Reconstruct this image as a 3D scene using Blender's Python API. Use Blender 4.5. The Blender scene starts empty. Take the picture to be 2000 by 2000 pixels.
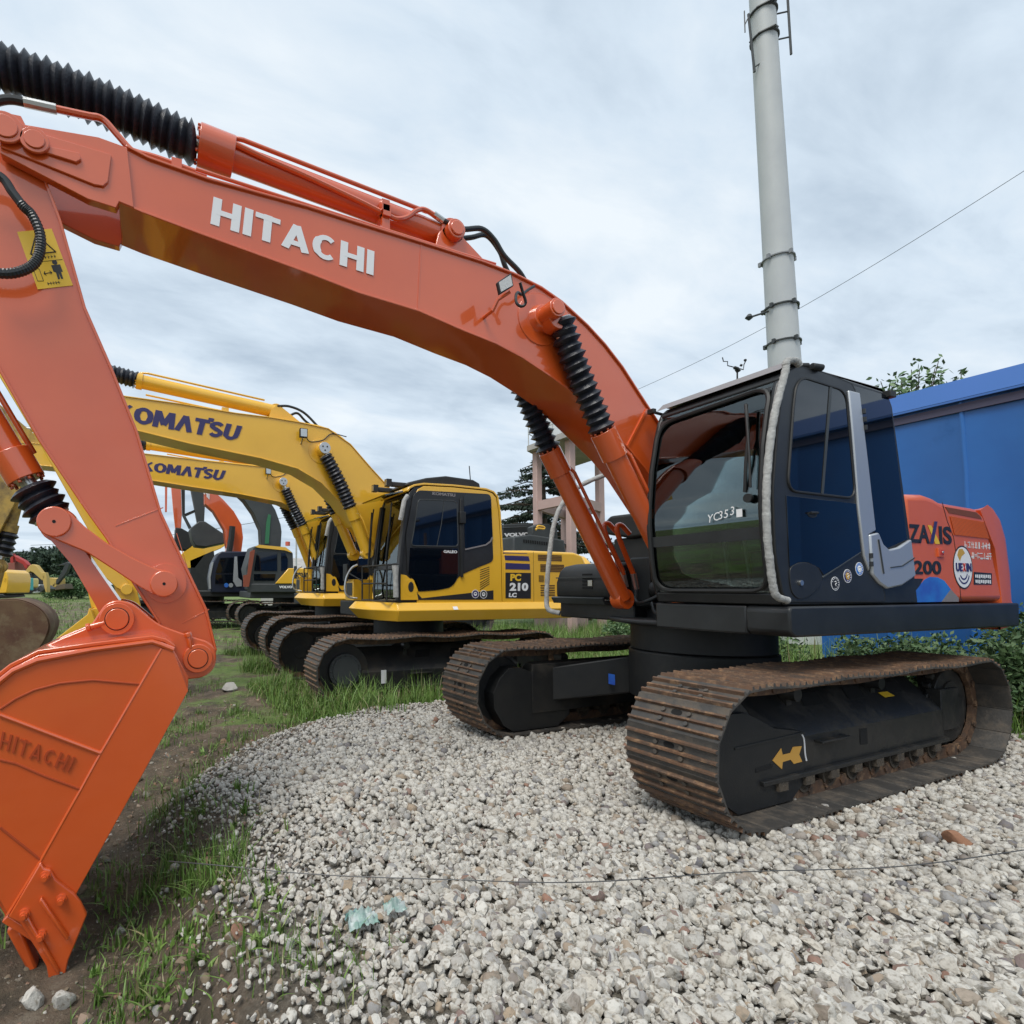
import bpy, bmesh, math, random
import numpy as np
from mathutils import Vector, Matrix, noise as mnoise
random.seed(7); rng = np.random.default_rng(7)
S = bpy.context.scene
COL = S.collection
R = math.radians

# ---------------- camera ----------------
CAM = (4.815, 3.603, 1.428)
yaw, pitch, roll = R(-113.062), R(2.988), R(0.221)
fw = Vector((math.cos(yaw)*math.cos(pitch), math.sin(yaw)*math.cos(pitch), math.sin(pitch)))
r0 = Vector((math.sin(yaw), -math.cos(yaw), 0)); u0 = r0.cross(fw)
rt = r0*math.cos(roll) + u0*math.sin(roll); up = -r0*math.sin(roll) + u0*math.cos(roll)
cd = bpy.data.cameras.new('camera'); cam = bpy.data.objects.new('camera', cd); COL.objects.link(cam)
M = Matrix((rt, up, -fw)).transposed().to_4x4(); M.translation = CAM
cam.matrix_world = M
cd.sensor_width = 36; cd.sensor_fit = 'HORIZONTAL'; cd.lens = 1069.8/2000*36
cd.shift_x = (1000-743.5)/2000; cd.shift_y = (1093.2-1000)/2000
cd.clip_start = .05; cd.clip_end = 2000
S.camera = cam
S.render.resolution_x = S.render.resolution_y = 1024

# ---------------- sky and sun ----------------
W = bpy.data.worlds.new('World'); S.world = W; W.use_nodes = True
nt = W.node_tree; N = nt.nodes; Lk = nt.links; N.clear()
SUN_EL, SUN_AZ = R(58), R(35)     # azimuth measured from +X towards +Y
sky = N.new('ShaderNodeTexSky'); sky.sky_type = 'NISHITA'; sky.sun_disc = False
sky.sun_elevation = SUN_EL; sky.sun_rotation = R(90)-SUN_AZ
bg1 = N.new('ShaderNodeBackground'); bg1.inputs[1].default_value = .1; Lk.new(sky.outputs[0], bg1.inputs[0])
tc = N.new('ShaderNodeTexCoord'); sep = N.new('ShaderNodeSeparateXYZ'); Lk.new(tc.outputs['Generated'], sep.inputs[0])
def mth(op, a, b=None, clamp=False):
    n = N.new('ShaderNodeMath'); n.operation = op; n.use_clamp = clamp
    for i, x in enumerate((a, b)):
        if x is None: continue
        if isinstance(x, (int, float)): n.inputs[i].default_value = x
        else: Lk.new(x, n.inputs[i])
    return n.outputs[0]
zz = mth('ADD', mth('MAXIMUM', sep.outputs[2], 0.0), .22)
cmb = N.new('ShaderNodeCombineXYZ'); Lk.new(mth('DIVIDE', sep.outputs[0], zz), cmb.inputs[0]); Lk.new(mth('DIVIDE', sep.outputs[1], zz), cmb.inputs[1])
def wnoise(scale, det, rough, off, dist=0., sc=(1, 1, 1)):
    mp = N.new('ShaderNodeMapping'); mp.inputs['Location'].default_value = off; mp.inputs['Scale'].default_value = sc; mp.inputs['Rotation'].default_value = (0, 0, .5)
    Lk.new(cmb.outputs[0], mp.inputs[0])
    n = N.new('ShaderNodeTexNoise'); n.inputs['Scale'].default_value = scale; n.inputs['Detail'].default_value = det
    n.inputs['Roughness'].default_value = rough; n.inputs['Distortion'].default_value = dist; Lk.new(mp.outputs[0], n.inputs[0]); return n.outputs[0]
n1 = wnoise(.9, 5, .55, (3.1, 1.2, 0), .4, (1, 1.8, 1)); n2 = wnoise(2.6, 6, .6, (7, 2, 0), .3, (1, 2.2, 1))
cmix = mth('ADD', mth('MULTIPLY', n1, .62), mth('MULTIPLY', n2, .38))
cr = N.new('ShaderNodeValToRGB'); Lk.new(cmix, cr.inputs[0])
el = cr.color_ramp.elements
el[0].position = .37; el[0].color = (.42, .51, .61, 1)
el[1].position = .64; el[1].color = (.74, .80, .85, 1)
e = el.new(.5); e.color = (.585, .68, .775, 1)
bg2 = N.new('ShaderNodeBackground'); bg2.inputs[1].default_value = 1.0; Lk.new(cr.outputs[0], bg2.inputs[0])
mx = N.new('ShaderNodeMixShader'); mx.inputs[0].default_value = .96
Lk.new(bg1.outputs[0], mx.inputs[1]); Lk.new(bg2.outputs[0], mx.inputs[2])
wo = N.new('ShaderNodeOutputWorld'); Lk.new(mx.outputs[0], wo.inputs[0])
sl = bpy.data.lights.new('sun', 'SUN'); sl.energy = 2.2; sl.angle = R(26); sl.color = (1, .96, .9)
so = bpy.data.objects.new('sun', sl); COL.objects.link(so)
sd = Vector((math.cos(SUN_EL)*math.cos(SUN_AZ), math.cos(SUN_EL)*math.sin(SUN_AZ), math.sin(SUN_EL)))
so.rotation_euler = sd.to_track_quat('Z', 'Y').to_euler(); so.location = (0, 0, 40)
S.view_settings.view_transform = 'Standard'; S.view_settings.look = 'None'; S.view_settings.exposure = .28; S.view_settings.gamma = 1

# ---------------- traced outlines (metres, x / z of each machine) ----------------

D = {
 'boom_top': ((4.992,3.986),(4.871,3.954),(4.538,3.928),(3.906,3.933),(3.546,3.92),(3.058,3.908),(2.528,3.89),(2.261,3.865),(1.996,3.814),(1.792,3.741),(1.527,3.598),(1.341,3.472),(1.15,3.311),(0.978,3.128),(0.748,2.889)),
 'boom_bot': ((0.896,2.456),(1.092,2.622),(1.699,3.023),(1.89,3.106),(2.186,3.221),(2.427,3.287),(2.728,3.336),(3.083,3.405),(3.543,3.438),(3.901,3.493),(4.531,3.573),(4.891,3.623),(5.016,3.649)),
 'nose_out': ((5.599,3.932),(5.482,3.937),(5.132,3.986),(4.983,3.974),(4.937,3.625),(5.015,3.639),(5.03,3.597),(5.175,3.608),(5.592,3.74)),
 'nose_plate1': ((5.59,3.826),(5.4,3.792),(5.233,3.783),(5.21,3.808),(5.219,3.842),(5.364,3.831),(5.373,3.864),(5.397,3.911),(5.593,3.922)),
 'nose_plate2': ((5.591,3.767),(5.145,3.692),(5.097,3.697),(5.074,3.732),(5.062,3.896),(5.596,3.907)),
 'nose_pins': ((5.567,3.861),(5.431,3.834)),
 'rib_pad': ((3.056,3.907),(3.084,3.406)),
 'cyl_lug': ((2.711,4.103),(2.44,3.972),(2.913,3.983),(2.898,4.014)),
 'arm_pin': ((2.77,4.093),),
 'armcyl': ((2.735,4.155),(4.391,4.245),(4.576,4.297)),
 'armboot': ((4.658,4.297),(4.936,4.346),(5.192,4.375),(5.433,4.391),(5.661,4.393),(5.805,4.39)),
 'text_boom': ((4.511,3.657),(3.432,3.581),(4.495,3.834),(3.425,3.753)),
 'pipe_arm': ((5.561,4.141),(5.458,4.165),(5.364,4.171),(5.195,4.188),(5.145,4.196),(5.103,4.181),(5.041,4.123),(4.971,4.058),(4.935,4.049),(4.811,4.05),(4.53,4.025)),
 'pipe_cyl': ((4.584,4.301),(4.453,4.311),(4.158,4.263),(3.879,4.227),(3.506,4.165),(3.3,4.125),(3.207,4.113),(3.124,4.151),(3.052,4.218),(2.976,4.248),(2.854,4.214)),
 'hose1': ((2.854,4.214),(2.666,4.185),(2.48,4.235),(2.362,4.179),(2.266,4.07),(2.113,3.967)),
 'hose2': ((2.605,4.168),(2.51,4.268),(2.365,4.324),(2.242,4.228),(2.193,4.124),(2.143,4.049)),
 'lamp': ((2.584,3.596),(2.465,3.693),(2.444,3.602),(2.563,3.513)),
 'lampbr': ((2.53,3.467),(2.507,3.537),(2.4,3.625)),
 'lampwire': ((2.347,3.676),(2.308,3.618),(2.269,3.559),(2.293,3.534),(2.324,3.561),(2.316,3.629),(2.284,3.67),(2.236,3.673),(2.171,3.728),(2.088,3.791)),
 'arm': ((5.395,3.722),(5.306,3.482),(5.171,3.009),(5.027,2.682),(4.887,2.335),(4.746,1.866),(4.61,1.572),(4.48,1.299),(4.419,1.053),(4.443,0.932),(4.521,0.891),(4.617,0.942),(4.69,1.087),(4.748,1.213),(4.892,1.449),(5.034,1.698),(5.143,1.857),(5.377,2.221),(5.564,2.566),(5.849,3.085),(6.154,3.513),(6.047,3.86),(5.75,4.009),(5.519,4.03),(5.467,3.929)),
 'arm_sticker': ((5.515,3.365),(5.353,3.427),(5.24,3.127),(5.409,3.066)),
 'arm_hose': ((5.718,3.586),(5.58,3.586),(5.521,3.516),(5.469,3.453),(5.431,3.419),(5.392,3.333),(5.386,3.246),(5.402,3.172),(5.443,3.118),(5.52,3.074),(5.631,3.056)),
 'arm_boss': ((4.72,1.447),),
 'long_link': ((5.347,1.79),(5.324,1.826),(5.288,1.843),(5.251,1.848),(5.207,1.833),(5.148,1.768),(5.029,1.675),(4.894,1.594),(4.776,1.537),(4.72,1.526),(4.67,1.504),(4.651,1.451),(4.667,1.398),(4.723,1.375),(4.773,1.386),(4.849,1.427),(4.993,1.529),(5.125,1.62),(5.258,1.677),(5.32,1.706)),
 'h_link': ((5.295,1.693),(5.218,1.667),(5.123,1.618),(5.05,1.493),(4.959,1.359),(4.977,1.284),(5.061,1.3),(5.134,1.433),(5.215,1.564)),
 'pins': ((5.281,1.778),(4.726,1.449),(4.962,1.254),(4.535,1.019)),
 'bcyl': ((6.366,3.652),(5.698,2.339),(5.517,2.117),(5.455,2.029),(5.385,1.947)),
 'bboot': ((5.403,1.963),(5.342,1.856)),
 'bkt_side': ((4.601,0.884),(4.619,0.936),(4.679,1.1),(4.725,1.137),(4.782,1.155),(5.058,1.128),(5.291,1.1),(5.398,1.042),(5.559,0.898),(5.7,0.613),(5.709,0.345),(5.609,0.148),(5.409,-0.027),(5.375,-0.099),(5.2,-0.263),(5.094,-0.055),(4.805,0.491)),
 'bkt_ear': ((4.749,1.218),(4.887,1.34),(4.963,1.36),(5.02,1.341),(5.054,1.288),(5.085,1.231),(5.118,1.204),(5.237,1.153),(5.365,1.085),(5.34,1.018),(4.771,0.988),(4.661,0.896),(4.482,0.906),(4.426,1.001),(4.439,1.076),(4.483,1.116),(4.546,1.136)),
 'bkt_cutter': ((5.23,0.099),(5.205,0.088),(5.179,0.037),(5.104,-0.04),(5.075,-0.084),(5.044,-0.153),(5.084,-0.262),(5.117,-0.346),(5.136,-0.46),(5.192,-0.442),(5.208,-0.353),(5.245,-0.278),(5.324,-0.127),(5.367,-0.093),(5.247,0.13)),
 'bkt_bolts': ((5.224,0.065),(5.155,-0.056),(5.304,-0.09),(5.234,-0.202)),
 'bkt_tooth': ((5.39,-0.208),(5.38,-0.186),(5.343,-0.177),(5.255,-0.405),(5.29,-0.427)),
 'bkt_rib1': ((5.436,0.828),(5.008,0.603)),
 'bkt_rib2': ((4.737,1.11),(5.013,0.59),(5.085,0.445),(5.251,0.121),(5.374,-0.096)),
 'bkt_arc': ((5.437,0.853),(5.375,0.897),(5.301,0.933),(5.196,0.958),(5.053,0.965),(4.834,0.931)),
 'bkt_toprib': ((5.472,0.954),(5.39,1.029),(5.292,1.074),(5.057,1.116),(4.783,1.146),(4.744,1.131),(4.679,1.101)),
 'bkt_groove': ((5.429,0.619),(5.365,0.594),(5.25,0.523),(5.096,0.44)),
 'bkt_groove2': ((5.419,0.309),(5.254,0.134)),
 'bkt_text': ((5.436,0.676),(5.144,0.53),(5.425,0.751),(5.115,0.596)),
 'bc_top': (2.006,3.558),
 'bc_l': ((1.881,3.538),(1.802,3.326),(1.677,3.078),(1.56,2.866),(1.472,2.697),(1.361,2.533),(0.842,1.756)),
 'bc_r': ((1.847,3.164),(1.749,3.016),(1.582,2.805),(1.51,2.673),(1.402,2.52),(0.668,1.335)),
 'cab_win': ((0.821,2.665),(0.788,2.802),(0.741,2.859),(0.686,2.884),(0.203,2.863),(0.14,2.086),(0.918,2.086)),
 'cab_low': ((0.932,2.053),(0.132,2.051),(0.099,1.69),(0.554,1.529),(0.605,1.577),(0.726,1.613),(0.83,1.611),(0.924,1.577)),
 'cab_disc': ((0.924,1.577),(0.83,1.611),(0.726,1.613),(0.605,1.577),(0.569,1.513),(0.613,1.447),(0.74,1.377),(0.844,1.367),(0.909,1.404),(0.929,1.488)),
 'cab_door': ((0.978,1.352),(1.052,1.652),(1.055,2.071),(0.983,2.503),(0.906,2.839),(0.842,2.92),(0.735,2.96),(0.464,2.965),(0.08,2.931),(0.051,2.497),(-0.044,1.857),(-0.023,1.565),(-0.179,1.45),(-0.212,1.345)),
 'cab_mull': ((0.405,2.865),(0.376,2.865),(0.528,2.085),(0.55,2.086)),
 'cab_silver': ((0.183,2.871),(0.044,2.871),(-0.022,2.386),(-0.086,1.865),(0.008,1.832),(0.018,1.565),(0.079,1.679),(0.124,2.023),(0.156,2.555)),
 'cab_silver2': ((0.002,1.832),(-0.116,1.851),(-0.172,1.768),(-0.243,1.729),(-0.373,1.751),(-0.556,1.819),(-0.595,1.538),(-0.393,1.463),(-0.199,1.439),(-0.098,1.479),(-0.011,1.542)),
 'cab_rwin': ((0.12,2.925),(0.02,2.922),(-0.369,2.918),(-0.406,2.83),(-0.544,1.818),(-0.243,1.735),(-0.173,1.78),(-0.097,1.872),(-0.033,2.387),(0.033,2.735)),
 'cab_stick': ((0.42,1.473),(0.27,1.527),(0.122,1.58)),
 'cab_hand': ((0.834,2.951),(0.875,2.976),(0.969,2.955),(1.047,2.889),(1.111,2.742),(1.185,2.556),(1.253,2.293),(1.289,2.038),(1.294,1.789),(1.274,1.592),(1.25,1.444),(1.215,1.385),(1.114,1.36)),
 'ws': ((0.363,1.823),(0.459,2.579),(0.523,2.77),(0.611,2.834),(1.222,2.827),(1.263,2.797),(1.282,2.73),(1.189,2.097),(1.173,1.782)),
 'ws_low': ((0.345,1.773),(1.165,1.761),(1.194,1.489),(1.166,1.424),(0.411,1.414),(0.353,1.498)),
 'wiper': ((1.142,2.725),(1.176,2.581),(1.183,2.479),(1.167,2.109),(1.192,2.072)),
 'yc': ((0.858,1.907),(1.072,1.934),(0.861,1.983),(1.079,1.989)),
 'hood': ((-0.603,2.191),(-0.916,2.203),(-1.056,2.186),(-1.178,2.156),(-1.749,2.142),(-1.884,2.092),(-1.957,1.898),(-2.149,1.343),(-0.683,1.34)),
 'grille': ((-1.283,2.042),(-1.853,2.021),(-1.932,1.88),(-1.343,1.89)),
 'grille2': ((-1.209,2.153),(-1.725,2.135),(-1.825,2.089),(-1.843,2.038),(-1.265,2.068)),
 'zaxis': ((-0.631,1.8),(-1.292,1.806),(-0.643,1.947),(-1.285,1.954)),
 'two00': ((-0.682,1.551),(-1.1,1.557),(-0.688,1.662),(-1.1,1.667)),
 'blue': ((-0.673,1.335),(-0.679,1.412),(-0.834,1.511),(-0.915,1.536),(-1.036,1.534),(-1.137,1.509),(-1.235,1.439),(-1.079,1.337)),
 'greyt': ((-1.235,1.439),(-1.356,1.368),(-1.353,1.336),(-1.079,1.337)),
 'oval': ((-1.454,1.622),(-1.603,1.625),(-1.472,1.797),(-1.379,1.599),(-1.577,1.597),(-1.384,1.643)),
 'sign': ((-1.621,1.479),(-1.935,1.481),(-1.633,1.586),(-1.946,1.579)),
 'cjk': ((-1.51,1.696),(-1.97,1.69),(-1.504,1.852),(-1.963,1.84)),
 'latch': ((-1.008,1.774),(-1.162,1.768),(-1.165,1.693),(-1.041,1.695)),
 'tf_cover': ((1.156,0.644),(1.31,0.479),(1.38,0.283),(1.331,-0.005),(1.271,-0.041),(0.882,-0.01),(0.738,0.133),(0.726,0.435),(0.788,0.484),(0.899,0.53)),
 'tf_body': ((0.722,0.42),(-1.732,0.462),(-1.793,0.269),(0.725,0.15)),
 'arrow': ((1.124,0.328),(1.028,0.394),(1.015,0.351),(0.926,0.353),(0.895,0.388),(0.798,0.382),(0.831,0.331),(0.799,0.281),(0.894,0.278),(0.929,0.31),(1.017,0.306),(1.028,0.261)),
 'yel': ((-0.631,0.484),(-0.8,0.479),(-0.874,0.424),(-0.734,0.427)),
 'tf_hole': ((0.037,0.414),(-0.063,0.412),(-0.063,0.295),(0.037,0.3)),
 'k_top': ((4.597,4.304),(4.496,4.284),(3.765,4.277),(3.0,4.243),(2.474,4.245),(2.023,4.226),(1.553,4.181),(1.173,3.969),(0.808,3.609),(0.491,3.316),(0.344,3.165)),
 'k_bot': ((1.053,2.647),(1.329,3.02),(1.651,3.304),(2.04,3.498),(2.61,3.606),(3.622,3.717),(4.343,3.83),(4.585,3.869)),
 'k_text': ((4.619,3.945),(2.985,3.825),(4.613,4.191),(2.906,4.06)),
 'k_acyl': ((2.348,4.428),(3.439,4.505),(4.376,4.617)),
 'k_aboot': ((4.398,4.626),(4.534,4.651),(4.699,4.671),(5.217,4.712)),
 'k_bc': ((1.671,3.807),(1.636,3.715),(1.503,3.499),(1.355,3.231),(1.205,2.909),(1.123,2.761),(0.817,2.182)),
 'k_lamp': ((2.034,3.952),),
 'k_cab': ((0.776,1.462),(0.77,1.842),(0.7,2.413),(0.65,3.043),(0.571,3.126),(-0.106,3.177),(-0.769,3.171),(-0.888,3.098),(-0.945,2.785),(-0.971,2.243),(-0.986,1.467)),
 'k_black': ((0.674,1.844),(0.7,2.413),(0.584,3.006),(0.492,3.084),(-0.776,3.115),(-0.819,2.058),(-0.526,1.953),(-0.283,1.857),(-0.184,1.807),(-0.114,1.698),(-0.031,1.638),(0.173,1.602),(0.518,1.578),(0.57,1.74)),
 'k_win': ((0.506,2.917),(0.466,2.946),(-0.105,2.963),(-0.161,2.937),(-0.179,2.267),(0.623,2.252),(0.584,2.418)),
 'k_lowdoor': ((0.636,2.223),(-0.172,2.237),(-0.17,1.819),(-0.1,1.698),(-0.017,1.65),(0.173,1.613),(0.505,1.595),(0.57,1.74),(0.661,1.844)),
 'k_rwin': ((-0.281,3.08),(-0.776,3.1),(-0.807,2.413),(-0.763,2.362),(-0.674,2.321),(-0.299,2.229)),
 'k_stripe': ((0.518,1.461),(0.518,1.566),(0.44,1.484),(-0.816,1.604),(-0.815,1.461)),
 'k_round': ((0.658,1.641),(0.596,1.641),(0.658,1.734)),
 'k_vent': ((-0.54,1.934),(-0.774,1.988),(-0.765,1.727),(-0.538,1.652)),
 'k_txt2': ((0.266,3.029),(-0.133,3.026),(0.265,3.074),(-0.133,3.075)),
 'k_galeo': ((0.077,2.163),(-0.158,2.164),(0.077,2.205),(-0.158,2.206)),
 'k_stk': ((-0.483,1.548),(-0.632,1.542)),
 'k_hand': ((0.674,2.939),(0.725,2.849),(0.738,2.638)),
 'k_hand2': ((0.851,1.931),(0.844,1.806),(0.85,1.555)),
 'k_hood': ((-0.94,1.447),(-0.947,2.218),(-1.002,2.236),(-1.478,2.248),(-2.479,2.244),(-2.618,2.208),(-2.667,2.121),(-2.679,1.438)),
 'k_panel': ((-1.049,1.884),(-1.542,1.886),(-1.537,1.472),(-1.045,1.479)),
 'k_st0': ((-1.008,2.22),(-1.466,2.229),(-1.483,2.196),(-1.018,2.188)),
 'k_st1': ((-1.029,2.156),(-1.5,2.154),(-1.522,2.079),(-1.045,2.082)),
 'k_st2': ((-1.05,2.038),(-1.521,2.032),(-1.526,1.938),(-1.049,1.939)),
 'k_pc': ((-1.137,1.753),(-1.34,1.751),(-1.143,1.866),(-1.352,1.869)),
 'k_210': ((-1.124,1.594),(-1.481,1.594),(-1.125,1.723),(-1.488,1.726)),
 'k_lc': ((-1.106,1.497),(-1.252,1.492),(-1.112,1.564),(-1.262,1.566)),
 'k_g1': ((-1.669,2.192),(-2.18,2.196),(-2.215,2.081),(-1.709,2.088)),
 'k_g2': ((-1.714,2.036),(-2.226,2.037),(-2.226,1.998),(-2.163,1.953),(-2.15,1.91),(-1.718,1.908)),
 'k_g3': ((-1.715,1.704),(-2.025,1.701),(-2.022,1.499),(-1.713,1.509)),
 'k_skirt_px': ((1.508,1.231),(1.556,1.085),(1.532,0.99),(-1.335,1.222),(-1.334,1.13),(-1.332,1.03)),
 'k_arm': ((5.985,4.321),(6.182,5.234),(5.814,4.246),(4.811,2.513)),
 'k_arm2': ((5.981,4.219),(5.872,4.2),(5.533,3.572),(4.862,2.371),(4.812,2.318)),
 'k_link': ((4.881,2.069),(4.72,2.001),(4.52,1.806),(4.374,1.607),(4.448,1.571),(4.296,1.479),(4.156,1.258),(4.207,1.277),(4.512,1.498),(4.697,1.75)),
 'k_bkt': ((5.151,0.994),(5.021,1.143),(4.857,1.278),(4.844,1.364),(4.743,1.345),(4.74,1.224),(4.838,1.122),(5.018,1.058)),
 'j_top': ((4.52,4.262),(4.313,4.25),(3.132,4.216),(1.673,4.194),(1.312,4.118),(0.754,3.872),(0.175,3.357),(-0.303,2.82)),
 'j_bot': ((0.629,2.743),(1.119,3.3),(1.52,3.454),(2.426,3.568),(3.408,3.649),(4.271,3.73),(4.508,3.743)),
 'j_text': ((4.361,3.901),(2.798,3.823),(4.356,4.101),(2.71,4.047)),
 'j_bc': ((1.508,3.865),(1.442,3.728),(1.257,3.348),(1.127,3.106),(1.027,2.932),(0.693,2.117)),
 'j_bucket': ((7.093,1.239),(6.64,1.291),(6.336,1.298),(6.085,1.185),(5.918,1.023),(5.846,0.815),(5.919,0.535),(6.135,0.237),(6.404,0.038),(6.743,-0.186),(7.262,-0.197),(7.634,0.175),(7.724,0.701),(7.524,1.047)),
 'j_bcyl': ((6.351,4.165),(6.583,3.053),(6.65,2.56),(6.69,2.285),(6.773,1.876)),
 'j_arm': ((6.838,5.041),(6.31,3.926),(6.546,3.077),(6.754,2.537),(7.237,2.891),(7.287,4.308)),
 'wall_end': (-1.499,0.743),
 'wall_top': ((-0.556,4.088),(0.729,4.104),(-0.54,3.879),(0.721,3.903)),
 'pole': ((-12.29,-6.58,19.71),(-12.61,-6.62,16.53),(-13.02,-6.72,11.78),(-13.26,-6.78,8.81)),
 'ridge': ((1.544,-2.564),(2.187,-2.607),(3.092,-2.163),(3.845,-1.616),(4.234,-1.053),(4.459,-0.672),(4.317,-0.085),(4.232,0.363),(4.278,0.774),(4.193,1.071),(4.09,1.359),(4.013,1.622)),
 'stones': ((5.221,0.707),(5.118,0.75),(5.063,0.707),(5.087,0.573)),
 'white': ((3.605,-5.365),),
 'trash': ((3.947,1.335),(3.763,1.245)),
 'volvo': ((1.07,-18.66,2.95),(-0.55,-18.01,2.2),(1.13,-18.78,1.3),(2.14,-19.13,2.72)),
 'tower': ((-8.1,-12.38,6.47),(-8.19,-12.55,2.74),(-9.31,-11.85,6.66),(-9.4,-12.02,3.12),(-9.17,-11.94,6.1),(-9.25,-12.09,3.02),(-10.29,-11.47,6.11),(-10.35,-11.57,3.87),(-7.84,-12.49,6.51),(-9.9,-11.61,6.48),(-8.14,-12.46,4.7),(-9.37,-11.95,4.42)),
 'trees': ((42.1,-175.0,10.0),(34.4,-171.7,11.4),(26.6,-168.4,10.8),(22.5,-167.2,1.0)),
}

D = {k: list(v) for k, v in D.items()}
# ---------------- materials ----------------
def mat(name, col, rough=.5, metal=0., coat=0., var=None, vs=4., bump=0., bs=60., dirt=None, dirt_amt=.4, dirt_scale=2.5, spec=.5, island=None, coat_ior=1.5, world=False):
    m = bpy.data.materials.new(name); m.use_nodes = True; t = m.node_tree; n = t.nodes; l = t.links
    b = n['Principled BSDF']; b.inputs['Base Color'].default_value = (*col, 1); b.inputs['Roughness'].default_value = rough
    b.inputs['Metallic'].default_value = metal; b.inputs['Coat Weight'].default_value = coat; b.inputs['Coat Roughness'].default_value = .06; b.inputs['Coat IOR'].default_value = coat_ior
    b.inputs['Specular IOR Level'].default_value = spec
    tcn = n.new('ShaderNodeTexCoord'); src = None; gpos = n.new('ShaderNodeNewGeometry').outputs['Position']
    def noise(scale, det=5, rgh=.6):
        q = n.new('ShaderNodeTexNoise'); q.inputs['Scale'].default_value = scale; q.inputs['Detail'].default_value = det; q.inputs['Roughness'].default_value = rgh
        l.new(gpos if world else tcn.outputs['Object'], q.inputs[0]); return q.outputs[0]
    def ramp(f, a, b_, c0=(0, 0, 0, 1), c1=(1, 1, 1, 1)):
        r = n.new('ShaderNodeValToRGB'); r.color_ramp.elements[0].position = a; r.color_ramp.elements[1].position = b_
        r.color_ramp.elements[0].color = c0; r.color_ramp.elements[1].color = c1; l.new(f, r.inputs[0]); return r.outputs[0]
    def mix(f, a, b_):
        q = n.new('ShaderNodeMix'); q.data_type = 'RGBA'
        l.new(f, q.inputs[0]) if not isinstance(f, float) else setattr(q.inputs[0], 'default_value', f)
        for i, x in ((6, a), (7, b_)):
            if isinstance(x, tuple): q.inputs[i].default_value = (*x[:3], 1)
            else: l.new(x, q.inputs[i])
        return q.outputs[2]
    src = tuple(col)
    if island:
        g = n.new('ShaderNodeNewGeometry'); r = n.new('ShaderNodeValToRGB'); r.color_ramp.interpolation = 'LINEAR'
        e_ = r.color_ramp.elements; e_[0].position = island[0][0]; e_[0].color = (*island[0][1], 1); e_[1].position = island[-1][0]; e_[1].color = (*island[-1][1], 1)
        for p, c in island[1:-1]:
            k = e_.new(p); k.color = (*c, 1)
        l.new(g.outputs['Random Per Island'], r.inputs[0]); src = r.outputs[0]
    if var: src = mix(ramp(noise(vs), .35, .68), src, var)
    if dirt: 
        f = ramp(noise(dirt_scale, 8, .7), .62-dirt_amt*.3, .72-dirt_amt*.1)
        src = mix(f, src, dirt)
        rr = n.new('ShaderNodeMapRange'); rr.inputs[3].default_value = rough; rr.inputs[4].default_value = .85; l.new(f, rr.inputs[0]); l.new(rr.outputs[0], b.inputs['Roughness'])
    if not isinstance(src, tuple): l.new(src, b.inputs['Base Color'])
    if bump:
        bn = n.new('ShaderNodeBump'); bn.inputs['Strength'].default_value = bump; bn.inputs['Distance'].default_value = .01
        l.new(noise(bs, 4), bn.inputs['Height']); l.new(bn.outputs[0], b.inputs['Normal'])
    return m
def glass_mat(name, tint, gl=.0, rough=.015):
    m = bpy.data.materials.new(name); m.use_nodes = True; t = m.node_tree; n = t.nodes; l = t.links; n.clear()
    tr = n.new('ShaderNodeBsdfTransparent'); tr.inputs[0].default_value = (*tint, 1)
    g = n.new('ShaderNodeBsdfGlossy'); g.inputs[0].default_value = (.88, .97, .98, 1); g.inputs['Roughness'].default_value = rough
    fr = n.new('ShaderNodeFresnel'); fr.inputs[0].default_value = 1.6
    a = n.new('ShaderNodeMath'); a.operation = 'ADD'; a.use_clamp = True; a.inputs[1].default_value = gl; l.new(fr.outputs[0], a.inputs[0])
    mxs = n.new('ShaderNodeMixShader'); l.new(a.outputs[0], mxs.inputs[0]); l.new(tr.outputs[0], mxs.inputs[1]); l.new(g.outputs[0], mxs.inputs[2])
    o = n.new('ShaderNodeOutputMaterial'); l.new(mxs.outputs[0], o.inputs[0]); return m
ORANGE = mat('orange_paint', (.66, .098, .012), .34, coat=.85, var=(.60, .084, .011), vs=1.3, bump=.04, bs=18, coat_ior=1.72)
ORANGE_H = mat('orange_hood_paint', (.68, .125, .035), .4, coat=.4, var=(.63, .11, .032), vs=2)
YELLOW = mat('yellow_paint', (.84, .47, .028), .4, coat=.6, var=(.78, .43, .024), vs=1.6, coat_ior=1.6, bump=.03, bs=15)
YDIRT = mat('worn_yellow_paint', (.55, .34, .06), .6, var=(.40, .27, .08), vs=2, dirt=(.16, .11, .06), dirt_amt=.5)
BLACK = mat('black_paint', (.012, .013, .014), .45, coat=.04, var=(.022, .024, .026), vs=3)
BLACKM = mat('matt_black_paint', (.008, .009, .010), .55, var=(.016, .016, .015), vs=5, bump=.1, bs=90)
FRAME = mat('track_frame_paint', (.010, .011, .012), .5, var=(.022, .021, .019), vs=4, dirt=(.05, .042, .032), dirt_amt=.35, dirt_scale=3)
CHAR = mat('charcoal_paint', (.035, .04, .042), .5, var=(.05, .055, .055), vs=2)
RUBBER = mat('boot_rubber', (.010, .012, .020), .38, var=(.02, .022, .03), vs=14, bump=.3, bs=60)
HOSE = mat('hose_rubber', (.018, .022, .024), .4)
STEEL = mat('track_steel', (.060, .057, .053), .5, metal=.25, var=(.085, .078, .07), vs=6, world=True, dirt=(.13, .105, .08), dirt_amt=.5, dirt_scale=6, bump=.25, bs=50)
RUST = mat('rusty_steel', (.15, .080, .045), .65, metal=.2, var=(.085, .060, .045), vs=9, world=True, dirt=(.30, .18, .10), dirt_amt=.4, dirt_scale=14, bump=.3, bs=70)
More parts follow.
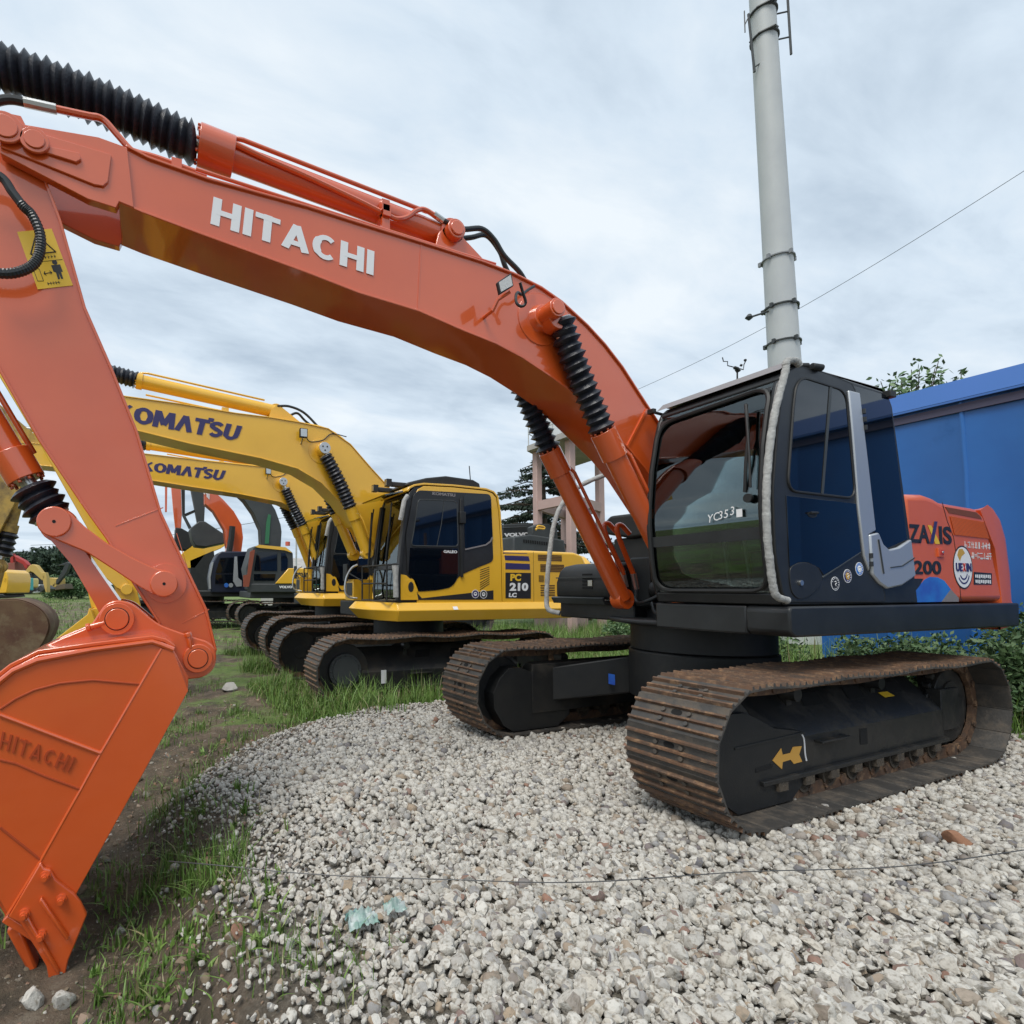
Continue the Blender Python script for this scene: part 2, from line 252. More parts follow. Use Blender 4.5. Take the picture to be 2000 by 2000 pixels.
DRYMUD = mat('dried_mud', (.10, .078, .055), .95, var=(.05, .042, .034), vs=20, bump=.8, bs=60)
HOLE = mat('shadowed_hole', (.006, .006, .006), .9)
CHROME = mat('zinc_fitting', (.55, .56, .55), .3, metal=.9)
SILVER = mat('silver_paint', (.50, .52, .54), .35, metal=.6)
WHITE = mat('white_vinyl', (.78, .78, .78), .45)
NAVY = mat('navy_vinyl', (.035, .03, .12), .45)
INK = mat('dark_vinyl', (.018, .018, .02), .45)
SIGN = mat('yellow_sticker', (.78, .48, .03), .45)
BLUEV = mat('blue_vinyl', (.03, .22, .62), .4, var=(.03, .08, .42), vs=3)
REDV = mat('red_vinyl', (.5, .03, .02), .5)
GOLDV = mat('gold_vinyl', (.55, .32, .05), .5)
GREYV = mat('grey_vinyl', (.22, .2, .2), .5)
TARROW = mat('amber_vinyl', (.62, .33, .06), .6)
WRAP = mat('white_wrap', (.44, .44, .42), .8, var=(.28, .28, .27), vs=16, bump=1., bs=50)
DGLASS = mat('dark_tinted_glass', (.002, .004, .008), .03, coat=.25, spec=.45)
FGLASS = glass_mat('windshield_glass', (.60, .68, .68), .04)
SEATM = mat('seat_fabric', (.12, .13, .14), .8)
PLASTW = mat('pale_plastic', (.55, .58, .58), .6)
PINK = mat('pink_concrete', (.50, .35, .31), .85, var=(.42, .30, .27), vs=1.2, bump=.2, bs=20)
CONC = mat('grey_concrete', (.42, .40, .37), .9, var=(.30, .29, .27), vs=2, bump=.2, bs=20)
BLUEW = mat('blue_sheet_metal', (.022, .14, .43), .36, var=(.018, .11, .36), vs=.7, dirt=(.03, .12, .34), dirt_amt=.2, dirt_scale=1.2)
BLUEF = mat('blue_fascia_metal', (.045, .145, .42), .45, var=(.05, .15, .45), vs=1)
POLEM = mat('galvanised_pole', (.50, .52, .51), .55, var=(.45, .47, .47), vs=1)
BARK = mat('bark', (.06, .045, .03), .9, bump=.6, bs=30)
LEAF = mat('leaf_green', (.07, .12, .05), .6, island=[(0, (.04, .085, .03)), (.5, (.085, .16, .055)), (1, (.16, .24, .11))])
CEDAR = mat('cedar_green', (.035, .055, .035), .7, island=[(0, (.018, .032, .022)), (1, (.05, .075, .05))])
FARTREE = mat('far_tree_green', (.04, .065, .04), .85, island=[(0, (.022, .042, .030)), (.5, (.035, .06, .038)), (1, (.055, .085, .05))])
GRASS = mat('grass_green', (.12, .20, .04), .55, island=[(0, (.07, .14, .022)), (.6, (.13, .23, .04)), (.88, (.19, .28, .07)), (.93, (.24, .21, .10)), (1, (.30, .27, .15))])
STONE = mat('pale_gravel', (.5, .47, .42), .85, bump=.6, bs=70, var=None,
            island=[(0, (.46, .435, .385)), (.3, (.57, .545, .49)), (.55, (.42, .40, .36)), (.75, (.50, .46, .39)), (.86, (.28, .275, .27)), (.93, (.34, .26, .18)), (.975, (.15, .15, .16)), (1, (.28, .15, .10))])
for nd in [STONE.node_tree]:      # dark specks on the stones
    n = nd.nodes; l = nd.links; b = n['Principled BSDF']; lk = b.inputs['Base Color'].links[0]; s_ = lk.from_socket
    tcn = n.new('ShaderNodeTexCoord'); q = n.new('ShaderNodeTexNoise'); q.inputs['Scale'].default_value = 60; q.inputs['Detail'].default_value = 3; l.new(tcn.outputs['Object'], q.inputs[0])
    r = n.new('ShaderNodeValToRGB'); r.color_ramp.elements[0].position = .50; r.color_ramp.elements[1].position = .74; l.new(q.outputs[0], r.inputs[0])
    m_ = n.new('ShaderNodeMix'); m_.data_type = 'RGBA'; l.new(r.outputs[0], m_.inputs[0]); l.new(s_, m_.inputs[6]); m_.inputs[7].default_value = (.20, .17, .13, 1); l.new(m_.outputs[2], b.inputs['Base Color'])

# ---------------- mesh helpers ----------------
class MB:
    def __init__(s): s.v = []; s.f = []; s.m = []
    def add(s, v, f, mi=0):
        o = len(s.v); s.v += [tuple(p) for p in v]; s.f += [tuple(o+i for i in q) for q in f]; s.m += [mi]*len(f); return s
    def box(s, x0, x1, y0, y1, z0, z1, mi=0):
        v = [(x, y, z) for x in (x0, x1) for y in (y0, y1) for z in (z0, z1)]
        return s.add(v, [(0, 1, 3, 2), (4, 6, 7, 5), (0, 4, 5, 1), (2, 3, 7, 6), (0, 2, 6, 4), (1, 5, 7, 3)], mi)
    def prism(s, poly, y0, y1, mi=0):                 # (x,z) outline swept along y
        n = len(poly); v = [(x, y0, z) for x, z in poly]+[(x, y1, z) for x, z in poly]
        f = [tuple(range(n)), tuple(range(2*n-1, n-1, -1))]+[(i, i+n, (i+1) % n+n, (i+1) % n) for i in range(n)]
        return s.add(v, f, mi)
    def xprism(s, poly, x0, x1, mi=0):                # (y,z) outline swept along x
        n = len(poly); v = [(x0, y, z) for y, z in poly]+[(x1, y, z) for y, z in poly]
        f = [tuple(range(n)), tuple(range(2*n-1, n-1, -1))]+[(i, i+n, (i+1) % n+n, (i+1) % n) for i in range(n)]
        return s.add(v, f, mi)
    def zprism(s, poly, z0, z1, mi=0):
        n = len(poly); v = [(x, y, z0) for x, y in poly]+[(x, y, z1) for x, y in poly]
        f = [tuple(range(n)), tuple(range(2*n-1, n-1, -1))]+[(i, i+n, (i+1) % n+n, (i+1) % n) for i in range(n)]
        return s.add(v, f, mi)
    def strip(s, line, th, y0, y1, mi=0):             # plate following an (x,z) polyline
        L = [Vector(p) for p in line]; off = []
        for i, p in enumerate(L):
            a = L[max(i-1, 0)]; b = L[min(i+1, len(L)-1)]; d = (b-a).normalized(); off.append(p+Vector((-d.y, d.x))*th)
        n = len(L); v = []
        for P in (L, off):
            for y in (y0, y1): v += [(p.x, y, p.y) for p in P]
        f = []
        for i in range(n-1):
            a, b, c, d = i, i+n, i+2*n, i+3*n
            f += [(a, a+1, b+1, b), (c, d, d+1, c+1), (a, c, c+1, a+1), (b, b+1, d+1, d)]
        f += [(0, n, 3*n, 2*n), (n-1, 3*n-1, 4*n-1, 2*n-1)]
        return s.add(v, f, mi)
    def lathe(s, pts, rad, n=16, mi=0, caps=True):    # rings along a 3-D path
        P = [Vector(p) for p in pts]; rings = []; T0 = None
        for i, p in enumerate(P):
            d = (P[min(i+1, len(P)-1)]-P[max(i-1, 0)]);
            if d.length < 1e-9: d = T0 or Vector((0, 0, 1))
            d = d.normalized(); T0 = d
            if i == 0:
                a = d.cross(Vector((0, 1, 0)));
                if a.length < .1: a = d.cross(Vector((1, 0, 0)))
                a.normalize()
            else: a = (a-d*a.dot(d)).normalized()
            b = d.cross(a); r = rad[i] if hasattr(rad, '__len__') else rad
            rings.append([p+(a*math.cos(t)+b*math.sin(t))*r for t in [2*math.pi*k/n for k in range(n)]])
        v = [q for r_ in rings for q in r_]; f = []
        for i in range(len(P)-1):
            for k in range(n): f.append((i*n+k, i*n+(k+1) % n, (i+1)*n+(k+1) % n, (i+1)*n+k))
        if caps: f += [tuple(range(n-1, -1, -1)), tuple((len(P)-1)*n+k for k in range(n))]
        return s.add(v, f, mi)
    def cyl(s, a, b, r, n=20, mi=0, r2=None): return s.lathe([a, b], [r, r if r2 is None else r2], n, mi)
    def build(s, name, mats, parent=None, bevel=0, smooth=35, loc=None, seg=2):
        me = bpy.data.meshes.new(name); me.from_pydata(s.v, [], s.f)
        if not isinstance(mats, (list, tuple)): mats = [mats]
        for m in mats: me.materials.append(m)
        me.polygons.foreach_set('material_index', s.m)
        bm = bmesh.new(); bm.from_mesh(me); bmesh.ops.recalc_face_normals(bm, faces=bm.faces); bm.to_mesh(me); bm.free()
        me.polygons.foreach_set('use_smooth', [True]*len(me.polygons)); me.set_sharp_from_angle(angle=R(smooth))
        o = bpy.data.objects.new(name, me); COL.objects.link(o)
        if loc: o.location = loc
        if parent: o.parent = parent
        if bevel:
            md = o.modifiers.new('bevel', 'BEVEL'); md.width = bevel; md.segments = seg; md.limit_method = 'ANGLE'; md.angle_limit = R(30); md.harden_normals = False
        return o
def empty(name, loc, label, cat, group=None, rz=0):
    o = bpy.data.objects.new(name, None); COL.objects.link(o); o.location = loc; o.rotation_euler = (0, 0, rz)
    o.empty_display_size = .2; o['label'] = label; o['category'] = cat
    if group: o['group'] = group
    return o
def tag(o, label=None, cat=None, group=None, kind=None):
    if label: o['label'] = label
    if cat: o['category'] = cat
    if group: o['group'] = group
    if kind: o['kind'] = kind
    return o
def rawmesh(name, v, f, mats, parent=None, smooth=True):
    me = bpy.data.meshes.new(name); v = np.asarray(v, np.float32); f = np.asarray(f, np.int32); k = f.shape[1]
    me.vertices.add(len(v)); me.vertices.foreach_set('co', v.ravel()); me.loops.add(f.size); me.loops.foreach_set('vertex_index', f.ravel())
    me.polygons.add(len(f)); me.polygons.foreach_set('loop_start', np.arange(0, f.size, k, dtype=np.int32))
    me.polygons.foreach_set('loop_total', np.full(len(f), k, np.int32)) if False else None
    me.polygons.foreach_set('use_smooth', np.full(len(f), smooth)); me.update(calc_edges=True); me.validate()
    for m in (mats if isinstance(mats, (list, tuple)) else [mats]): me.materials.append(m)
    o = bpy.data.objects.new(name, me); COL.objects.link(o)
    if parent: o.parent = parent
    return o
def resample(path, n):
    P = [Vector(p) for p in path]; L = [0]
    for a, b in zip(P, P[1:]): L.append(L[-1]+(b-a).length)
    out = []
    for k in range(n):
        t = L[-1]*k/(n-1); i = 0
        while i < len(P)-2 and L[i+1] < t: i += 1
        u = (t-L[i])/max(L[i+1]-L[i], 1e-9); out.append(P[i].lerp(P[i+1], u))
    return out
def smoothp(path, n=40):
    P = [Vector(p) for p in path]; P = [P[0]*2-P[1]]+P+[P[-1]*2-P[-2]]; out = []
    m = len(P)-3; per = max(2, n//m)
    for i in range(1, len(P)-2):
        for k in range(per):
            t = k/per; a, b, c, d = P[i-1], P[i], P[i+1], P[i+2]
            out.append(.5*((2*b)+(c-a)*t+(2*a-5*b+4*c-d)*t*t+(3*b-a-3*c+d)*t**3))
    out.append(P[-2]); return out
def xz(line, y): return [(x, y, z) for x, z in line]
def bellows(mb, path, r0, r1, n, mi=0, squash=.0):
    P = resample(smoothp(path, 30), 2*n+1); rad = []
    for i in range(2*n+1):
        t = i/(2*n); k = 1-squash*max(0, (t-.75)/.25)
        rad.append((r1 if i % 2 else r0)*(1+.05*math.sin(i*1.7)) if 0 < i < 2*n else r0)
    return mb.lathe(P, rad, 18, mi)
def chaikin(P, k=2):
    P = [Vector(p) for p in P]
    for _ in range(k):
        Q = []
        for i in range(len(P)):
            a, b = P[i], P[(i+1) % len(P)]; Q += [a.lerp(b, .22), a.lerp(b, .78)]
        P = Q
    return [tuple(p) for p in P]
def text_on(name, s, BL, BR, TL, TR, y, m, parent, bold=.02, th=.003, spacing=1., shear=0.):
    """lettering raised 'th' on a plane facing +y; corners are (x,z)"""
    cu = bpy.data.curves.new(name, 'FONT'); cu.body = s; cu.offset = bold; cu.resolution_u = 4; cu.space_character = spacing; cu.shear = shear
    o = bpy.data.objects.new(name, cu); COL.objects.link(o); bpy.context.view_layer.update()
    me = bpy.data.meshes.new_from_object(o.evaluated_get(bpy.context.evaluated_depsgraph_get())); bpy.data.objects.remove(o)
    co = np.array([v.co[:] for v in me.vertices])
    if len(co) == 0: return None
    lo, hi = co.min(0), co.max(0); u = (co[:, 0]-lo[0])/(hi[0]-lo[0]); v = (co[:, 1]-lo[1])/(hi[1]-lo[1])
    A, B, C_, D_ = [np.array(p, float) for p in (BL, BR, TL, TR)]
    P = (A*((1-u)*(1-v))[:, None]+B*(u*(1-v))[:, None]+C_*((1-u)*v)[:, None]+D_*(u*v)[:, None])
    for i, vt in enumerate(me.vertices): vt.co = (P[i, 0], y, P[i, 1])
    bm = bmesh.new(); bm.from_mesh(me); bmesh.ops.remove_doubles(bm, verts=bm.verts, dist=1e-5)
    g = bmesh.ops.extrude_face_region(bm, geom=bm.faces[:]); bmesh.ops.translate(bm, verts=[q for q in g['geom'] if isinstance(q, bmesh.types.BMVert)], vec=(0, th, 0))
    bmesh.ops.recalc_face_normals(bm, faces=bm.faces); bm.to_mesh(me); bm.free(); me.polygons.foreach_set('use_smooth', [False]*len(me.polygons)); me.materials.clear(); me.materials.append(m)
    ob = bpy.data.objects.new(name, me); COL.objects.link(ob); ob.parent = parent; return ob
def para(BL, BR, TL): return tuple(a+b-c for a, b, c in zip(BR, TL, BL))
def rounded(poly, r=.05, k=5):
    P = [Vector((p[0], p[1])) for p in poly]; out = []; n = len(P)
    for i in range(n):
        a, b, c = P[i-1], P[i], P[(i+1) % n]; d1 = (a-b); d2 = (c-b); q = min(r, .45*d1.length, .45*d2.length); s_, e_ = b+d1.normalized()*q, b+d2.normalized()*q
        for j in range(k+1): t = j/k; out.append(tuple(s_*(1-t)**2+b*2*t*(1-t)+e_*t*t))
    return out
GL = {'H': (.86, [[(.13, 0), (.13, 1)], [(.73, 0), (.73, 1)], [(.13, .5), (.73, .5)]]), 'I': (.26, [[(.13, 0), (.13, 1)]]), 'T': (.74, [[(.37, 0), (.37, 1)], [(-.03, .89), (.77, .89)]]),
      'A': (.94, [[(.13, 0), (.47, 1)], [(.81, 0), (.47, 1)], [(.25, .28), (.69, .28)]]), 'L': (.94, [[(.13, 0), (.47, 1)], [(.81, 0), (.47, 1)]]), 'C': (.84, None), 'K': (.84, [[(.13, 0), (.13, 1)], [(.13, .42), (.70, 1.0)], [(.33, .58), (.72, 0)]]),
      'M': (1.06, [[(.10, 0), (.17, 1)], [(.96, 0), (.89, 1)], [(.20, 1), (.53, .20)], [(.86, 1), (.53, .20)]]), 'O': (.92, None), 'S': (.78, None), 'U': (.84, None)}
def arc(cx, cz, rx, rz, a0, a1, n=14): return [(cx+rx*math.cos(R(a0+(a1-a0)*i/n)), cz+rz*math.sin(R(a0+(a1-a0)*i/n))) for i in range(n+1)]
GL['C'] = (.84, [arc(.44, .5, .33, .39, 48, 312, 22)]); GL['O'] = (.92, [arc(.46, .5, .34, .39, 0, 360, 28)])
GL['U'] = (.84, [[(.13, 1), (.13, .40)]+arc(.42, .40, .29, .29, 180, 360, 12)[1:-1]+[(.71, .40), (.71, 1)]])
GL['S'] = (.78, [arc(.40, .70, .27, .19, 30, 180, 8)+[(.16, .60)]+arc(.40, .30, .27, .19, 62, 60, 1)[:0]+[(.40, .50), (.62, .40)]+arc(.39, .29, .27, .18, 20, -150, 10)])
GL['S'] = (.78, [arc(.39, .71, .26, .18, 25, 270, 14)+arc(.39, .30, .26, .19, 90, -155, 14)[0:]])
def letters(name, s, BL, BR, TL, TR, y, m, parent, th=.003, wt=.20, gap=.13, logo_t=False):
    tot = sum(GL[c][0] for c in s)+gap*(len(s)-1); mb = MB(); x0 = 0
    A, B, C_, D_ = [Vector(p) for p in (BL, BR, TL, TR)]
    def mp(x, z): u = x/tot; return tuple(A*((1-u)*(1-z))+B*(u*(1-z))+C_*((1-u)*z)+D_*(u*z))
    k = 0
    for c in s:
        w, st = GL[c]
        for line in st:
            L = [Vector(p) for p in line]; n = len(L); closed = (L[0]-L[-1]).length < 1e-4; up_, dn = [], []
            for i, p in enumerate(L):
                a = L[i-1] if i else (L[-2] if closed else p); b = L[i+1] if i < n-1 else (L[1] if closed else p)
                d1 = (p-a).normalized() if (p-a).length > 0 else (b-p).normalized(); d2 = (b-p).normalized() if (b-p).length > 0 else d1
                t = (d1+d2).normalized(); nn = Vector((-t.y, t.x)); mt = min(1.25, 1/max(.3, nn.dot(Vector((-d1.y, d1.x))))); off = nn*wt*.5*mt*(1.0 if abs(t.x) < .6 else .70)
                up_.append(p+off); dn.append(p-off)
            yy = y+k*.00025; k += 1; v = []
            for P_ in (up_, dn):
                for q in P_: X, Z = mp(x0+q.x, min(max(q.y, -.0), 1.0)); v += [(X, yy, Z), (X, yy+th, Z)]
            f = []
            for i in range(n-1):
                a, b = 2*i, 2*(n+i); f += [(a+1, a+3, b+3, b+1), (a, b, b+2, a+2), (a, a+2, a+3, a+1), (b, b+1, b+3, b+2)]
            f += [(0, 1, 2*n+1, 2*n), (2*n-2, 4*n-2, 4*n-1, 2*n-1)]; mb.add(v, f)
        if c == 'T' and logo_t:
            v = []; 
            for q in ((.62, .92), (.92, .92), (.92, 1.14), (.62, 1.14)): X, Z = mp(x0+q[0], q[1]); v += [(X, y+k*.00025, Z), (X, y+k*.00025+th, Z)]
            k += 1; mb.add(v, [(1, 3, 5, 7), (0, 6, 4, 2), (0, 2, 3, 1), (2, 4, 5, 3), (4, 6, 7, 5), (6, 0, 1, 7)])
        x0 += w+gap
    return mb.build(name, m, parent, smooth=1)
def disc(mb, x, z, y0, y1, rx, rz=None, n=28, mi=0):
    rz = rz or rx; return mb.prism([(x+rx*math.cos(t), z+rz*math.sin(t)) for t in [2*math.pi*k/n for k in range(n)]], y0, y1, mi)

# ---------------- crawler undercarriage ----------------
SHOES = {}
def shoe_mesh(w, p, simple=False):
    key = (round(w, 3), round(p, 3), simple)
    if key in SHOES: return SHOES[key]
    mb = MB(); h = p/2
    prof = [(-h*.99, .0), (h*.97, .0), (h*.99, -.006), (h*1.12, .004), (h*1.1, .016), (h*.9, .012)]
    for g in (.62, -.02, -.62):
        c = g*h; hh = .034 if g != -.02 else .03
        prof += [(c+.013, .012), (c+.006, hh), (c-.006, hh), (c-.013, .012)]
    prof += [(-h*.99, .012)]
    mb.xz = 1
    n = len(prof); v = [(x, -w/2, z) for x, z in prof]+[(x, w/2, z) for x, z in prof]
    f = [tuple(range(n)), tuple(range(2*n-1, n-1, -1))]; mi = [0, 0]
    for i in range(n):
        f.append((i, i+n, (i+1) % n+n, (i+1) % n)); z0, z1 = prof[i][1], prof[(i+1) % n][1]
        mi.append(1 if max(z0, z1) > .026 else 0)
    o = len(mb.v); mb.v += v; mb.f += f; mb.m += mi
    if not simple:
        for sy in (-1, 1):                                       # slots and bolt heads
            pass
        mb.zprism([(x_*.5+ .3*h, y_) for x_, y_ in chaikin([(-.034, -.035), (.034, -.035), (.034, .035), (-.034, .035)], 2)], .0125, .0135, 2)
        for yy in (-.085, .085):
            for xx in (.3*h, -.3*h): mb.cyl((xx, yy, .01), (xx, yy, .026), .014, 8, 0)
    o = mb.build('track_shoe', [STEEL, RUST, HOLE]); me = o.data; bpy.data.objects.remove(o); SHOES[key] = me; return me
def track_path(L, H, sag=.0):
    r = H/2-.034; cz = H/2; xc = L-H/2; pts = []
    nb = 24
    for i in range(nb): pts.append((-xc+2*xc*i/nb, cz-r))
    for i in range(18): a = -math.pi/2+math.pi*i/18; pts.append((xc+r*math.cos(a), cz+r*math.sin(a)))
    for i in range(nb):
        t = i/nb; x = xc-2*xc*t; pts.append((x, cz+r-sag*abs(math.sin(math.pi*t*3))**1.5))
    for i in range(18): a = math.pi/2+math.pi*i/18; pts.append((-xc+r*math.cos(a), cz+r*math.sin(a)))
    return pts
def undercarriage(root, L, yi, yo, H, rot=0., nsh=46, detail=2, cover=True, sag=.02, cyl_hub=False):
    c, s_ = math.cos(rot), math.sin(rot)
    piv = root
    def rotm(o): o.rotation_euler = (0, 0, rot); return o
    path = track_path(L, H, sag)
    closed = [Vector((x, 0, z)) for x, z in path]+[Vector((path[0][0], 0, path[0][1]))]
    P = resample(closed, nsh+1)[:-1]; per = sum((closed[i+1]-closed[i]).length for i in range(len(closed)-1)); p = per/nsh
    w = yo-yi; me = shoe_mesh(w, p, detail < 2)
    for sgn in (1, -1):
        yc = sgn*(yi+yo)/2
        # chain of links = the part; shoes = sub-parts
        mb = MB()
        for k in range(nsh):
            a, b = P[k], P[(k+1) % nsh]; d = (b-a).normalized(); nrm = Vector((-d.z, 0, d.x)); m_ = (a+b)/2
            q0, q1 = m_-d*p*.52, m_+d*p*.52
            for yy in (-.09, .055):
                v = []
                for q in (q0, q1):
                    for y_ in (yy, yy+.035):
                        for hh in (0, .085): v.append((q.x+nrm.x*hh, yc+y_, q.z+nrm.z*hh))
                mb.add(v, [(0, 1, 3, 2), (4, 6, 7, 5), (0, 4, 5, 1), (2, 3, 7, 6), (0, 2, 6, 4), (1, 5, 7, 3)])
            mb.cyl((q0.x+nrm.x*.05, yc-.1, q0.z+nrm.z*.05), (q0.x+nrm.x*.05, yc+.1, q0.z+nrm.z*.05), .028, 8)
        if detail >= 1:
            ch = rotm(mb.build('crawler_track', [RUST], piv))
            for k in range(nsh):
                a, b = P[k], P[(k+1) % nsh]; d = (b-a).normalized(); nrm = Vector((d.z, 0, -d.x)); m_ = (a+b)/2
                o = bpy.data.objects.new('track_shoe', me); COL.objects.link(o); o.parent = ch
                o.matrix_local = Matrix(((d.x, 0, nrm.x, m_.x), (0, -1, 0, yc), (d.z, 0, nrm.z, m_.z), (0, 0, 0, 1)))
        else:
            tmp = MB(); 
            for k in range(nsh):
                a, b = P[k], P[(k+1) % nsh]; d = (b-a).normalized(); nrm = Vector((d.z, 0, -d.x)); m_ = (a+b)/2
                for (u0_, u1_, h0, h1, mi) in ((-.5, .5, 0, .014, 0), (-.35, -.22, .014, .035, 1), (.25, .38, .014, .035, 1)):
                    v = []
                    for uu in (u0_*p, u1_*p):
                        for y_ in (-w/2, w/2):
                            for hh in (h0, h1): q = m_+d*uu+nrm*hh; v.append((q.x, yc+y_, q.z))
                    tmp.add(v, [(0, 1, 3, 2), (4, 6, 7, 5), (0, 4, 5, 1), (2, 3, 7, 6), (0, 2, 6, 4), (1, 5, 7, 3)], mi)
            ch = rotm(tmp.build('crawler_track', [STEEL, RUST], piv))
        # side frame
        f = MB(); xo = L-.78; out = sgn*(yo-.20); inn = sgn*(yi+.06)
        for xx0, xx1 in ((-xo-.06, xo+.05),):
            poly = [(out, .19), (out, .44), (sgn*(yo-.30), .545), (inn+sgn*.08, .70*H/.88), (inn, .68*H/.88), (inn, .2)]
            f.xprism(poly, xx0, xx1)
        f.box(-xo-.06, xo+.05, min(out, out+sgn*.035), max(out, out+sgn*.035), .185, .215)
        for hx in (-.75, -.15, .45):
            sz_ = lambda yy_: .545+(.70*H/.88-.545)*((yo-.30)-yy_)/((yo-.30)-(yi+.14))
            v = [(hx, sgn*(yo-.34), sz_(yo-.34)), (hx-.24, sgn*(yo-.34), sz_(yo-.34)), (hx-.30, sgn*(yo-.42), sz_(yo-.42)), (hx-.06, sgn*(yo-.42), sz_(yo-.42))]
            f.add([(a, b, c_+.005) for a, b, c_ in v], [(0, 1, 2, 3)], 1)
        if detail:
            f.prism([(.037, .414), (-.063, .412), (-.063, .295), (.037, .3)], out-.002 if sgn > 0 else out-.004, out+.004 if sgn > 0 else out+.002, 1)
            f.box(.25, .62, min(out, out+sgn*.05), max(out, out+sgn*.05), .385, .40)
        fr = rotm(f.build('track_frame', [FRAME, HOLE], piv, bevel=.008))
        # idler and cover at the front, sprocket at the rear
        i_ = MB(); i_.cyl((L-H/2, yc-.08, H/2), (L-H/2, yc+.08, H/2), H/2-.115, 32); i_.cyl((L-H/2, yc-.09, H/2), (L-H/2, yc+.09, H/2), .12, 20)
        i_.build('idler_wheel', FRAME, fr, bevel=.01)
        if cover:
            g = MB(); y_out = out+sgn*.012
            cp = [(L-.90, .53*H/.88), (L-.74, .60), (L-.60, .655), (L-.46, .66), (L-.34, .56), (L-.27, .43), (L-.28, .28), (L-.38, .12), (L-.50, .045), (L-1.06+.0, .045), (L-1.22, .15), (L-1.24, .40), (L-1.2, .48)]
            g.prism(cp, min(sgn*(yi+.07), y_out), max(sgn*(yi+.07), y_out))
            g.prism([(L-.48, .455), (L-1.22, .475), (L-1.22, .46), (L-.48, .44)], min(y_out, y_out+sgn*.006), max(y_out, y_out+sgn*.006))
            g.prism([(L-.68, .30), (L-.86, .31), (L-.86, .285), (L-.68, .275)], min(y_out, y_out+sgn*.004), max(y_out, y_out+sgn*.004), 1)
            g.build('idler_guard', [BLACKM, HOLE], fr, bevel=.02)
        if cyl_hub:
            q = MB(); q.cyl((L-H/2, out-sgn*.1, H/2), (L-H/2, out+sgn*.05, H/2), .235, 40); q.cyl((L-H/2, out+sgn*.05, H/2), (L-H/2, out+sgn*.062, H/2), .19, 40)
            for k in range(16): a = k*math.pi/8; q.cyl((L-H/2+.212*math.cos(a), out+sgn*.05, H/2+.212*math.sin(a)), (L-H/2+.212*math.cos(a), out+sgn*.065, H/2+.212*math.sin(a)), .012, 6)
            q.build('drive_hub', CHAR, fr, bevel=.006)
        q = MB(); q.cyl((-L+H/2, yc-.05, H/2), (-L+H/2, yc+.05, H/2), H/2-.13, 32); q.cyl((-L+H/2, yc, H/2), (-L+H/2, out-sgn*.03, H/2), .21, 28); q.box(-L+H/2-.02, -L+H/2+.30, min(yc, out), max(yc, out), .26, .60)
        for k in range(21):
            a = k*2*math.pi/21; rr = H/2-.12; q.cyl((-L+H/2+rr*math.cos(a), yc-.025, H/2+rr*math.sin(a)), (-L+H/2+rr*math.cos(a), yc+.025, H/2+rr*math.sin(a)), .03, 6)
        q.build('drive_sprocket', [FRAME], fr, bevel=.006)
        for k in range(8 if detail else 5):
            rx = -xo+.14+(2*xo-.3)*k/((8 if detail else 5)-1); q = MB(); q.cyl((rx, yc-.10, .15), (rx, yc+.10, .15), .07, 16); q.box(rx-.05, rx+.05, yc-.135, yc+.135, .13, .20)
            q.cyl((rx, yc+.07, .15), (rx, yc+.10, .15), .085, 16); q.cyl((rx, yc-.10, .15), (rx, yc-.07, .15), .085, 16)
            q.build('track_roller', DRYMUD, fr)
        for rx in (-.55, .6):
            q = MB(); q.cyl((rx, yc-.10, H-.19), (rx, yc+.0, H-.19), .05, 14); q.box(rx-.03, rx+.03, yc-.12, yc-.06, .6, H-.16); q.build('carrier_roller', FRAME, fr)
    b = MB()
    yk = yi+.07
    for sx in (-1, 1):
        for sy in (-1, 1):                       # four arms of the X-shaped centre frame
            top = [(.30*sx, .35*sy), (1.0*sx, yk*sy), (.55*sx, yk*sy), (-.05*sx, .35*sy)]
            n = 4; zt = [.80, .64, .64, .80]; zb = [.44, .30, .30, .44]
            v = [(x, y, z) for (x, y), z in zip(top, zb)]+[(x, y, z) for (x, y), z in zip(top, zt)]
            b.add(v, [(0, 1, 2, 3), (7, 6, 5, 4), (0, 4, 5, 1), (1, 5, 6, 2), (2, 6, 7, 3), (3, 7, 4, 0)])
    b.zprism([(.62*math.cos(a), .62*math.sin(a)) for a in [k*math.pi/16 for k in range(32)]], .42, .86)
    rotm(b.build('carbody', [BLACKM], piv, bevel=.015))
    b = MB(); b.zprism([(.60*math.cos(a), .60*math.sin(a)) for a in [k*math.pi/24 for k in range(48)]], .865, 1.13); b.build('slew_ring', BLACKM, piv, bevel=.01)
    return fr

